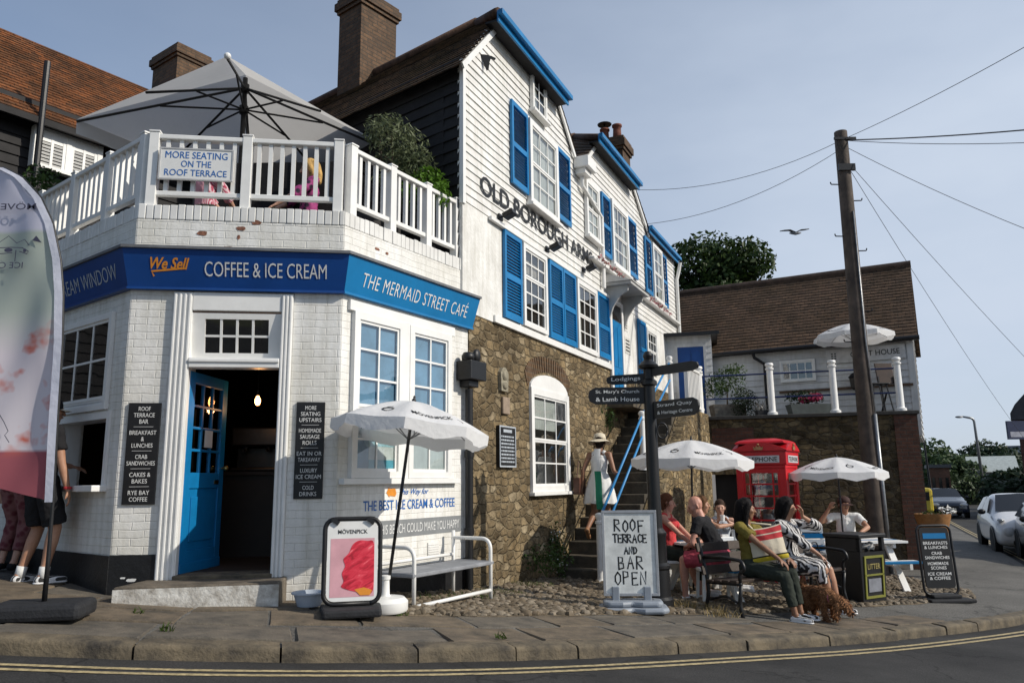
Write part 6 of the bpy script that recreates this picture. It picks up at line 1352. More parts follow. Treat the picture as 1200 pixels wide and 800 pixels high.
wa, wb_ = at_depth(232, 192, 8.75), at_depth(402, 196, 8.75); ws_ = thing('windbreak', 'black fabric windbreak screen standing behind the front railing of the roof terrace', 'screen', Vector(((wa.x+wb_.x)/2, 8.75, 4.02))); wh_ = wa.z-4.02; ww_ = wb_.x-wa.x
mb = MB(); mb.box(-ww_/2, ww_/2, -.01, .01, .06, wh_); mb.build('screen', cloth('black screen cloth', (.014, .014, .015), 0), ws_); mb = MB()
for i in range(4): x = -ww_/2+ww_*i/3; mb.box(x-.02, x+.02, -.03, .03, 0, wh_+.03)
mb.build('frame', black, ws_)
def planter(nm, lab, cat, loc, box, blobs, n, size, mat, stems=None, pm=None, grp=None, asp=.45):
    t = thing(nm, lab, cat, loc, 0, grp); mb = MB(); w_, d_, h_ = box
    mb.add([(-w_*.42, -d_*.42, 0), (w_*.42, -d_*.42, 0), (w_*.42, d_*.42, 0), (-w_*.42, d_*.42, 0), (-w_*.5, -d_*.5, h_), (w_*.5, -d_*.5, h_), (w_*.5, d_*.5, h_), (-w_*.5, d_*.5, h_), (-w_*.44, -d_*.44, h_), (w_*.44, -d_*.44, h_), (w_*.44, d_*.44, h_), (-w_*.44, d_*.44, h_), (-w_*.44, -d_*.44, h_-.05), (w_*.44, -d_*.44, h_-.05), (w_*.44, d_*.44, h_-.05), (-w_*.44, d_*.44, h_-.05)],
        [(0, 3, 2, 1)]+[(a+i, a+(i+1) % 4, a+4+(i+1) % 4, a+4+i) for a in (0, 4, 8) for i in range(4)]+[(12, 13, 14, 15)]); mb.build('pot', pm or dark_plastic, t)
    mb = MB(); 
    for p in (stems or [((0, 0, h_-.05), blobs[0][0])]):
        a, b = Vector(p[0]), Vector(p[1]); mb.tube([a, a.lerp(b, .5)+Vector((.02, .01, 0)), b], [.022, .016, .006], 6)
        for j in range(5): c = a.lerp(b, .45+.1*j); mb.tube([c, c+Vector((rnd.gauss(0, .12), rnd.gauss(0, .12), .2))], [.008, .003], 5)
    mb.build('stem', plain('grey stem', (.12, .09, .06), .8, .3, 8), t); mb = MB(); leaves(mb, blobs, n, size, asp=asp, shell=.3); mb.build('foliage', mat, t); return t
olive_l = leafmat('olive leaf', (.07, .095, .045), (.21, .24, .13), 3, .35); bright_l = leafmat('bright laurel leaf', (.05, .11, .010), (.13, .26, .03), 3, .35); dark_l = leafmat('dark box leaf', (.012, .022, .008), (.035, .06, .018), 3, .2); mid_l = leafmat('mid green leaf', (.025, .05, .012), (.07, .12, .03), 2.5, .3)
q = at_depth(458, 170, 9.25); oq = Vector((q.x, 9.25, 4.02)); hz = q.z-4.02
planter('olive_tree', 'silvery olive tree in a pot on the roof terrace against the tarred wall', 'tree', oq, (.45, .45, .45), [((0, 0, hz+.05), (.30, .3, .36)), ((.22, .05, hz-.1), (.28, .26, .36)), ((-.15, 0, hz+.2), (.2, .2, .2)), ((.34, 0, hz-.32), (.24, .24, .26)), ((.08, 0, hz-.5), (.3, .25, .26))], 2600, .075, olive_l, [((0, 0, .4), (.02, 0, hz+.1)), ((.03, 0, .4), (.25, .02, hz-.1)), ((-.03, 0, .4), (-.15, 0, hz+.15))], asp=.3)
q = at_depth(514, 214, 9.05); planter('laurel_bush', 'bright green leafy bush on the roof terrace beside the white gable', 'bush', Vector((-1.08, 9.15, 4.02)), (.3, .28, .35), [((.05, 0, q.z-4.02), (.24, .2, .22)), ((-.16, 0, q.z-4.1), (.18, .18, .2)), ((.18, -.12, q.z-4.2), (.16, .12, .2))], 700, .085, bright_l, asp=.5)
q = at_depth(50, 212, 9.6); planter('laurel_bush', 'small green bush behind the left end of the terrace railing', 'bush', Vector((q.x, 9.6, 4.02)), (.4, .4, .3), [((0, 0, q.z-4.02-.05), (.25, .25, .25))], 350, .09, mid_l)
def FWp(px, y, h=0):
    d = ray(px, 470); A2 = FW.inverted(); o_, dd = A2 @ CAMP, A2.to_3x3() @ d; s = (y-o_.y)/dd.y; return FW @ Vector((o_.x+dd.x*s, y, ZW-.08+h))
trough = plain('stone trough', (.20, .18, .15), .85, .3, 10, .4, 50)
planter('terrace_shrub', 'loose leafy shrub in a stone trough at the left end of the upper terrace', 'shrub', FWp(852, .85), (.75, .45, .42), [((.0, 0, .95), (.45, .3, .3)), ((.2, 0, 1.2), (.3, .25, .2)), ((-.25, 0, .8), (.3, .25, .25))], 1100, .07, mid_l, pm=trough)
planter('clipped_bush', 'dark clipped round bush on the upper terrace by the second white post', 'bush', FWp(872, .62), (.4, .4, .1), [((0, 0, .42), (.31, .3, .36))], 1600, .05, dark_l)
planter('flower_pot', 'small pot of pale flowers on the coping of the garden wall', 'flower pot', FWp(891, .2, .1), (.22, .2, .12), [((0, 0, .16), (.2, .15, .12))], 130, .06, leafmat('pale petals', (.10, .12, .07), (.55, .5, .48), 12, .2))
fbx = planter('flower_box', 'grey box of bright pink flowers on the upper terrace', 'flower box', FWp(948, .6), (.95, .35, .35), [((-.1, 0, .50), (.42, .18, .18))], 500, .07, dark_l, pm=plain('grey planter', (.10, .115, .11), .7, .2, 5))
mb = MB(); leaves(mb, [((.1, -.05, .50), (.18, .15, .09)), ((-.12, -.05, .46), (.12, .12, .07))], 260, .07, asp=.9); mb.build('flowers', plain('pink petals', (.62, .06, .17), .6, .2, 10), fbx)
p = FWp(1030, .9); st = thing('bar_stool', 'black metal stool on the upper terrace beside the telegraph pole', 'stool', p); mb = MB()
for x in (-1, 1):
    for y in (-1, 1): mb.tube([(x*.24, y*.2, 0), (x*.14, y*.12, .75)], .016, 6)
mb.build('legs', iron, st); mb = MB(); mb.box(-.2, .2, -.17, .17, .751, .79); mb.build('seat', iron, st, bevel=.015)
p = FWp(1046, 1.2); st = thing('folding_chair', 'brown folding chair hung up beside the last white post of the upper terrace', 'chair', p); mb = MB(RX(R(-12))); mb.box(-.2, .2, 0, .03, .85, 1.35); mb.build('back', plain('brown wood', (.05, .028, .02), .6, .3, 6), st, bevel=.03); mb = MB()
for x in (-.18, .18): mb.beam((x, 0, 0), (x, .2, 1.0), .03, .03); mb.beam((x*.9, .35, 0), (x*.9, -.1, .6), .03, .03)
mb.build('legs', iron, st)
p = FG @ Vector((3.9, -.3, 2.78)); st = thing('lantern', 'black wall lantern under the guest house sign', 'lantern', FG @ Vector((4.15, -.22, 3.55))); mb = MB(); mb.lathe([(.05, 0), (.11, .05), (.13, .28), (.16, .30), (.06, .40), (0, .42)], 6); mb.build('cage', iron, st); mb = MB(); mb.tube([(0, 0, .02), (0, .02, -.6), (0, .18, -.75)], .02, 6); mb.build('bracket', iron, st)
# --- creeper and stair plants
for lab, k, off, z0, rx, rz_, n in (('leafy weed with small white flowers growing where the rubble wall meets the stair', 2.55, .12, .35, .16, .45, 500), ('low leafy plant sprouting at the foot of the rubble stone wall', 1.75, .28, .38, .36, .20, 420), ('small green plant growing from the rubble wall above the stair', 5.4, .06, 2.55, .14, .2, 160), ('tuft of greenery on the wall under the inn door', 5.0, .06, 2.85, .1, .12, 90)):
    p = O(k, -off, z0); t = thing('wall_plant', lab, 'plant', p, 0, 'plants growing on the rubble wall'); mb = MB(); leaves(mb, [((0, 0, .1), (rx, rx*.6, rz_))], n, .05, asp=.5, shell=.1); mb.build('foliage', mid_l, t); mb = MB()
    for i in range(5): mb.tube([(0, 0, -.15), (rnd.uniform(-rx, rx)*.8, rnd.uniform(-.05, .05), rz_*.8)], [.006, .002], 5)
    mb.build('stems', mid_l, t)
    if 'white' in lab: mb = MB(); leaves(mb, [((0, -.04, .1), (rx, rx*.6, rz_))], 60, .03, asp=.9, shell=.6); mb.build('flowers', plain('white petals', (.75, .75, .72), .6), t)
# ================================================================ FAR STREET, TREES, VEHICLES
def tree(nm, lab, c, h, r, n, size, mat, trunk_h=None, grp=None, lobes=9, seed=1):
    rs = random.Random(seed); c = Vector(c); t = thing(nm, lab, 'tree', c, 0, grp); th_ = trunk_h or h*.35; blobs = []
    for i in range(lobes):
        a = rs.random()*6.28; q = rs.uniform(.2, .75); z = h-r*1.0+rs.uniform(-.6, .55)*r; blobs.append(((math.cos(a)*r*q, math.sin(a)*r*q, z), (r*rs.uniform(.38, .6), r*rs.uniform(.38, .6), r*rs.uniform(.3, .48))))
    blobs.append(((0, 0, h-r*.75), (r*.7, r*.7, r*.7)))
    mb = MB(); mb.tube([(0, 0, -.5), (.1, 0, th_*.5), (0, .1, th_), (0, 0, h-r*.6)], [h*.03, h*.025, h*.018, h*.006], 8)
    for b in blobs[:7]: mb.tube([(0, .05, th_*.9), Vector((0, 0, th_)).lerp(Vector(b[0]), .6)+Vector((0, 0, .1)), b[0]], [h*.012, h*.008, h*.003], 6)
    mb.build('trunk', plain('tree bark', (.06, .045, .032), .9, .3, 8), t); mb = MB(); leaves(mb, blobs, n, size, asp=.6, shell=.45); mb.build('crown', mat, t); return t
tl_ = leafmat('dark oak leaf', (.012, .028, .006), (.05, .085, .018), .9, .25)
q = at_depth(832, 330, 36); tree('broadleaf_tree', 'large dark round tree behind the inn and the guest house roof', Vector((q.x, 36, 1.0)), at_depth(836, 272, 36).z-1.0, 2.85, 14000, .27, tl_, lobes=16, seed=4)
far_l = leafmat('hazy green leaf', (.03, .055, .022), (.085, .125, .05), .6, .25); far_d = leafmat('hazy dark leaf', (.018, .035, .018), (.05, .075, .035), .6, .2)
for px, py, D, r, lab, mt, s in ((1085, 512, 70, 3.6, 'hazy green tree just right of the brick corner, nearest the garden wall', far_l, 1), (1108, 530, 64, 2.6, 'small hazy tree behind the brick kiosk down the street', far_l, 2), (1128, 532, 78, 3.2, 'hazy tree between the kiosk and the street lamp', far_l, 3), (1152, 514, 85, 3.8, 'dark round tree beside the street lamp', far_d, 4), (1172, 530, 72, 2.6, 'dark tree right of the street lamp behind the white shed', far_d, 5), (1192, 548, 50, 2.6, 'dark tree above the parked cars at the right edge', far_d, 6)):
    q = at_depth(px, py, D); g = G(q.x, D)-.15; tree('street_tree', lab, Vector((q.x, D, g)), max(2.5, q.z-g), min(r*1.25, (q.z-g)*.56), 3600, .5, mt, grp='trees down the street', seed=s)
def hedge(lab, px0, px1, pyt, D, mat, n=1600):
    a, b = at_depth(px0, pyt, D), at_depth(px1, pyt, D); g = G(a.x, D)-.15; t = thing('hedge', lab, 'hedge', Vector(((a.x+b.x)/2, D, g)), 0, 'hedges down the street'); h = a.z-g; bl_ = []; W_ = b.x-a.x
    for i in range(8): bl_.append(((-W_/2+W_*(i+.5)/8, rnd.uniform(-.3, .3), h*.5), (W_/11, 1.0, h*.55*rnd.uniform(.85, 1.08))))
    mb = MB(); leaves(mb, bl_, n, .3, asp=.6, shell=.6); mb.build('foliage', mat, t); mb = MB(); mb.box(-W_/2*.95, W_/2*.95, -.5, .5, 0, h*.75); mb.build('shade_core', plain('hedge shade', (.012, .02, .008), .9), t)  # dark box stands in for the shade inside the hedge
hedge('long pale hedge behind the cars down the street', 1085, 1150, 556, 60, far_l); hedge('dark hedge behind the white parked car', 1150, 1260, 560, 42, far_d)
def house(nm, lab, cat, px0, px1, pyt, D, dep, wall, roof_m, pitch=0, win=0, grp=None):
    a, b = at_depth(px0, pyt, D), at_depth(px1, pyt, D); g = G(a.x, D)-.2; W_ = b.x-a.x; h = a.z-g; t = thing(nm, lab, cat, Vector(((a.x+b.x)/2, D, g)), -math.atan2((a.x+b.x)/2, D)*.9, grp); mb = MB(); mb.box(-W_/2, W_/2, 0, dep, 0, h); mb.build('wall', wall, t)
    mb = MB()
    if pitch: mb.add([(-W_/2-.3, -.3, h), (W_/2+.3, -.3, h), (W_/2+.3, dep+.3, h), (-W_/2-.3, dep+.3, h), (-W_/2-.3, dep/2, h+pitch), (W_/2+.3, dep/2, h+pitch)], [(0, 1, 5, 4), (2, 3, 4, 5), (0, 4, 3), (1, 2, 5), (0, 3, 2, 1)])
    else: mb.box(-W_/2-.15, W_/2+.15, -.15, dep+.15, h+.002, h+.25)
    mb.build('roof', roof_m, t)
    for i in range(win): x = -W_/2+W_*(i+.5)/win; mb = MB(); mb.box(x-W_/win*.22, x+W_/win*.22, -.05, -.01, h*.35, h*.75); mb.build('window', black_gloss, t)
    return t
fbk = bricks('far brick', 0, (.20, .095, .06), (.14, .07, .045), (.12, .09, .07), .3)
fbk2 = bricks('far dark brick', 0, (.15, .06, .045), (.10, .045, .035), (.09, .07, .06), .3)
house('brick_kiosk', 'small flat brick building down the street just right of the garden wall', 'building', 1090, 1111, 548, 58, 4, fbk, plain('flat roof felt', (.10, .10, .10)), 0, 3)
house('long_building', 'long pale two storey building far down the street', 'building', 1165, 1290, 524, 95, 8, plain('pale far wall', (.40, .42, .44), .8), plain('grey far roof', (.20, .21, .23), .8), 0, 6)
house('white_shed', 'low shed with a pale pitched roof beyond the street lamp', 'shed', 1143, 1186, 553, 62, 5, plain('white far wall', (.45, .45, .45), .8), plain('pale sheet roof', (.42, .46, .44), .6), 1.3, 2)
a = at_depth(1192, 500, 40); hb_ = thing('brick_house', 'dark brick building with a rounded dark roof at the right edge', 'building', Vector((a.x+2.5, 38.3, G(a.x, 40)-.2)), R(-36)); zt_ = at_depth(1192, 492, 40).z-hb_.location.z
mb = MB(); mb.box(-3, 5, 0, 8, 0, zt_); mb.build('wall', fbk2, hb_); mb = MB(); mb.prism([(-3.25, zt_+.002), (5, zt_+.002), (5, zt_+1.7), (-1.6, zt_+1.7), (-2.5, zt_+1.35), (-3.0, zt_+.8), (-3.25, zt_+.35)], -.25, 8); mb.build('roof', plain('dark slate', (.06, .055, .06), .7, .2, 3), hb_)
for x in (-1.8, .4, 2.6): mb = MB(); mb.box(x-.5, x+.5, -.06, -.01, zt_-2.2, zt_-.6); mb.build('window', black_gloss, hb_)
a = at_depth(1190, 512, 36); sb = thing('hanging_sign', 'dark blue hanging sign board with a pale lower half at the right edge', 'sign', Vector((a.x, 36, a.z))); mb = MB(); mb.box(-.35, .9, -.06, .06, -.1, .75); mb.m = 1; mb.box(-.25, .9, -.064, -.0605, -.0, .25); mb.build('board', [plain('navy board', (.03, .04, .09), .5), plain('pale board text', (.45, .45, .5), .5)], sb); mb = MB(); mb.tube([(.9, 0, .6), (4, 3, .6)], .03, 6); mb.build('bracket', iron, sb)
a = at_depth(1154, 578, 60); lp = thing('street_lamp', 'tall grey street lamp with an arm pointing left down the street', 'street lamp', Vector((a.x, 60, G(a.x, 60)-.1))); zt_ = at_depth(1141, 490, 60).z-lp.location.z; xl = at_depth(1141, 490, 60).x-a.x; xe = at_depth(1127, 488, 60).x-a.x
mb = MB(); mb.tube(bend([(0, 0, 0), (xl, 0, zt_), (xe, 0, zt_+.15)], .3), [.13]+[.09]*6+[.06], 8); mb.build('column', galv, lp, smooth=True); mb = MB(); mb.sphere((xe-.2, 0, zt_+.12), .25, sc_=(1.3, .6, .35)); mb.build('lantern', galv, lp, smooth=True)
a = at_depth(1090, 560, 55); lp = thing('thin_pole', 'thin dark pole just right of the brick corner down the street', 'pole', Vector((a.x, 55, G(a.x, 55)-.1))); mb = MB(); zt_ = at_depth(1086, 500, 55).z-lp.location.z; mb.tube([(0, 0, 0), (-.2, 0, zt_)], [.09, .06], 8); mb.build('column', iron, lp); mb = MB(); mb.lathe([(.16, 0), (.16, .1), (.1, .13)], 10); mb.build('foot', iron, lp)
# --- cars
tyre = plain('tyre rubber', (.014, .014, .015), .85, .2, 20); rimm = plain('alloy rim', (.30, .31, .32), .35, .15, 8, metal=.7); lensm = plain('headlamp lens', (.55, .57, .60), .12, .1, 20, spec=.6); plate = plain('number plate', (.68, .68, .62), .4, .1, 8)
def car(nm, lab, loc, rz, paint, L_=4.1, H_=1.55, W_=1.78, juke=False, cat='car', estate=False):
    t = thing(nm, lab, cat, loc, rz, 'cars along the side street'); k = L_/4.1; hs_ = H_/1.54; ws = W_/1.78
    st = [(-2.05, .66, .36, .58, .56, .66), (-1.95, .80, .24, .70, .66, .80), (-1.6, .87, .20, .84, .72, .94), (-.95, .89, .20, .94, .74, 1.03), (-.2, .89, .20, .97, .62, 1.47), (.5, .89, .20, .98, .62, 1.54), (1.4, .88, .20, .98, .59, 1.47 if estate or juke else 1.42), (1.9, .85, .24, .94, .60, 1.12), (2.05, .76, .34, .84, .58, .90)]
    mb = MB(); vs = []; nr = 14
    for y, w_, zb, zl, rw_, zr in st:
        half = [(0, zb), (w_*.85, zb), (w_, zb+.12), (w_*1.0, (zb+zl)/2), (w_*.98, zl), (rw_, zr-.07), (rw_*.82, zr-.01), (0, zr)]
        ring = half+[(-x, z) for x, z in half[-2:0:-1]]; vs += [(x*ws, y*k, z*hs_) for x, z in ring]
    nr = 14; mb.add(vs, [(i*nr+j, i*nr+(j+1) % nr, (i+1)*nr+(j+1) % nr, (i+1)*nr+j) for i in range(len(st)-1) for j in range(nr)]+[tuple(range(nr-1, -1, -1)), tuple((len(st)-1)*nr+j for j in range(nr))])
    ob = mb.build('body', paint, t, smooth=True); sm = ob.modifiers.new('soft', 'SUBSURF'); sm.levels = sm.render_levels = 2
    def pt(x, y, z): return (x*ws, y*k, z*hs_)
    mb = MB(); mb.add([pt(-.70, -.92, 1.035), pt(.70, -.92, 1.035), pt(.57, -.24, 1.455), pt(-.57, -.24, 1.455), pt(0, -.95, 1.05), pt(0, -.25, 1.49)], [(0, 4, 5, 3), (4, 1, 2, 5)]); mb.v = [v+Vector((0, -.03, .03)) for v in mb.v]; mb.build('windscreen', black_gloss, t, smooth=True)
    for s in (-1, 1):
        for pts in (((.845, -.62, 1.03), (.845, .42, 1.03), (.66, .42, 1.43), (.675, -.12, 1.41)), ((.845, .48, 1.03), (.835, 1.45, 1.04), (.665, 1.2, 1.38), (.66, .48, 1.43))):
            mb = MB(); mb.add([pt(s*(x+.012), y, z) for x, y, z in pts], [(0, 1, 2, 3) if s > 0 else (3, 2, 1, 0)]); mb.build('side_window', black_gloss, t)
        mb = MB(); mb.sphere(pt(s*.98, -.62, 1.05), .1, 10, 6, (1, .7, .75)); mb.build('mirror', black, t, smooth=True)
        mb = MB()
        if juke:
            mb.sphere(pt(s*.58, -1.99, .60), .135, 14, 8, (1, .45, 1)); mb.sphere(pt(s*.70, -1.70, .885), .13, 10, 6, (.7, 1.5, .4))
        else: mb.sphere(pt(s*.60, -1.97, .69), .17, 12, 8, (1.15, .55, .5))
        mb.build('headlight', lensm, t, smooth=True)
        for y in (-1.28, 1.28):
            r = .33*hs_; mb = MB(TR(s*.80*ws, y*k, r) @ RY(R(90)*s)); mb.lathe([(r*.62, -.10), (r*.95, -.10), (r, -.05), (r, .06), (r*.94, .10), (r*.66, .105)], 22); wh = mb.build('wheel', tyre, t, auto=40); mb = MB(TR(s*.80*ws, y*k, r) @ RY(R(90)*s)); mb.lathe([(r*.64, .09), (r*.62, .07), (r*.2, .075), (r*.15, .10), (0, .10)], 22); mb.build('rim', rimm, wh, auto=40)
            mb = MB(TR(s*.845*ws, y*k, r) @ RY(R(90)*s)); mb.lathe([(r*1.16, .0), (r*1.18, .045), (r*1.02, .05), (r*1.0, .0)], 22); mb.build('wheel_arch', black, t, auto=40)
    mb = MB(); mb.box(-.40*ws, .40*ws, -2.06*k, -1.95*k, .52*hs_, .64*hs_); mb.box(-.52*ws, .52*ws, -2.06*k, -1.9*k, .30*hs_, .40*hs_); mb.build('grille', black, t, bevel=.02); mb = MB(); mb.box(-.26, .26, -2.10*k, -2.076*k, .41*hs_, .52*hs_); mb.build('number_plate', plate, t)
    return t
pw = plain('pearl white car paint', (.66, .66, .67), .25, .05, 2, coat=.6); pdk = plain('dark navy car paint', (.018, .024, .042), .2, .1, 2, coat=.8); pgr = plain('dark grey car paint', (.05, .052, .055), .22, .1, 2, coat=.7); ptl = plain('teal car paint', (.06, .16, .17), .3, .1, 2, coat=.5)
a = at_depth(1170, 640, 21.5); rd = math.atan2(-6.8, 15.0); RZC = math.atan2(-a.x+2.0, a.y)   # facing back towards the junction
def carz(x, y): return Vector((x, y, G(x, y)-.115))
hd = R(-24)
car('parked_car', 'white rounded crossover car parked facing the junction', carz(14.0, 21.8), hd, pw, 4.1, 1.58, 1.78, True)
car('parked_car', 'dark grey car cut off by the right edge, nearest of the parked cars', carz(12.95, 18.4), hd, pgr, 4.2, 1.5, 1.8)
a = at_depth(1107, 597, 42); car('oncoming_car', 'dark navy car with headlamps facing us down the side street', carz(a.x, 42), R(-22), pdk, 4.4, 1.5, 1.85, estate=True)
a = at_depth(1134, 580, 66); car('distant_car', 'small teal car far down the side street', carz(a.x, 66), R(60), ptl, 4.2, 1.5)
a = at_depth(1150, 583, 58); cv = thing('white_van', 'pale box van parked far down the street beneath the street lamp', 'van', carz(at_depth(1146, 580, 82).x, 82), R(60)); mb = MB(); mb.box(-.95, .95, -1.5, 2.4, .45, 2.3); mb.build('body', plain('dull white van', (.42, .43, .43), .4), cv, bevel=.12); mb = MB(); mb.box(-.9, .9, -2.3, -1.49, .45, 1.5); mb.build('cab', plain('dull white van', (.42, .43, .43)), cv, bevel=.15)
mb = MB(); mb.box(-.96, .96, -.9, .3, 1.3, 1.8); mb.build('window', black_gloss, cv)
for x in (-.85, .85):
    for y in (-1.5, 1.4): mb = MB(TR(x, y, .35) @ RY(R(90))); mb.lathe([(.2, -.1), (.35, -.1), (.35, .1), (.2, .1)], 16); mb.build('wheel', tyre, cv)
a = at_depth(1087, 597, 40); yv = thing('yellow_van', 'yellow van half hidden behind the brick corner of the garden wall', 'van', carz(a.x-.86, 40), R(-22)); mb = MB(); mb.box(-.9, .9, -1.6, 2.4, .35, 1.55); mb.build('body', plain('van yellow', (.50, .38, .04), .4), yv, bevel=.15); mb = MB(); mb.box(-.75, .75, -1.63, -1.605, .95, 1.35); mb.build('windscreen', black_gloss, yv)
for x in (-.8, .8):
    for y in (-1.0, 1.5): mb = MB(TR(x, y, .35) @ RY(R(90))); mb.lathe([(.2, -.11), (.35, -.11), (.35, .11), (.2, .11)], 16); mb.build('wheel', tyre, yv)
# ================================================================ PEOPLE AND THE DOG
def V(*a): return Vector(a)
def cap(mb, p0, r0, p1, r1, ends=(1, 1), fd=None, fs=1.0, n=12):
    """tapered round-ended limb segment; fd/fs flatten it across one direction"""
    p0, p1 = Vector(p0), Vector(p1); d = p1-p0
    if d.length < 1e-5: d = V(0, 0, 1e-3)
    d = d.normalized(); a = d.cross(Z) if abs(d.z) < .9 else d.cross(V(0, 1, 0)); a.normalize(); b = d.cross(a); rings = []
    if ends[0]: rings += [(p0-d*r0*math.cos(t), r0*math.sin(t)) for t in (.15, .55, 1.0)]
    rings += [(p0, r0), (p1, r1)]
    if ends[1]: rings += [(p1+d*r1*math.cos(t), r1*math.sin(t)) for t in (1.0, .55, .15)]
    vs = []
    for c, r in rings:
        for i in range(n):
            o = (a*math.cos(i*2*math.pi/n)+b*math.sin(i*2*math.pi/n))*r
            if fd is not None: f = Vector(fd); f = (f-d*f.dot(d)); f.normalize(); o = o-f*o.dot(f)*(1-fs)
            vs.append(c+o)
    k = len(rings); mb.add(vs, [(i*n+j, i*n+(j+1) % n, (i+1)*n+(j+1) % n, (i+1)*n+j) for i in range(k-1) for j in range(n)]+[tuple(range(n))[::-1], tuple((k-1)*n+j for j in range(n))])
def chain(mb, pts, rs, **k):
    for (p, q), (r, s) in zip(zip(pts, pts[1:]), zip(rs, rs[1:])): cap(mb, p, r, q, s, **k)
fold_tx = bpy.data.textures.new('cloth folds', 'CLOUDS'); fold_tx.noise_scale = .085; fold_tx.noise_depth = 3
def fuse(o, vox=.009, sm=3, fac=.5, fold=False):
    """melt overlapping limb segments into one continuous skin"""
    m = o.modifiers.new('skin', 'REMESH'); m.mode = 'VOXEL'; m.voxel_size = vox; m.use_smooth_shade = True
    s = o.modifiers.new('smooth', 'SMOOTH'); s.factor = fac; s.iterations = sm
    if fold: dm = o.modifiers.new('folds', 'DISPLACE'); dm.texture = fold_tx; dm.texture_coords = 'LOCAL'; dm.strength = .028; dm.mid_level = .5
    dg = bpy.context.evaluated_depsgraph_get(); me = bpy.data.meshes.new_from_object(o.evaluated_get(dg)); o.modifiers.clear(); old = o.data; o.data = me; me.name = old.name; bpy.data.meshes.remove(old); return o
def ik(a, c, l1, l2, hint):
    a, c, hint = Vector(a), Vector(c), Vector(hint); d = c-a; L_ = min(d.length, (l1+l2)*.999); u = d.normalized(); c = a+u*L_
    x = (l1*l1-l2*l2+L_*L_)/(2*L_); h = math.sqrt(max(0, l1*l1-x*x)); hint = hint-u*hint.dot(u); hint.normalize(); return a+u*x+hint*h, c
SKIN = {}
def skinmat(nm, c): return plain('skin '+nm, c, .5, .15, 7, .08, 60, col2=(c[0]*.78, c[1]*.70, c[2]*.66))
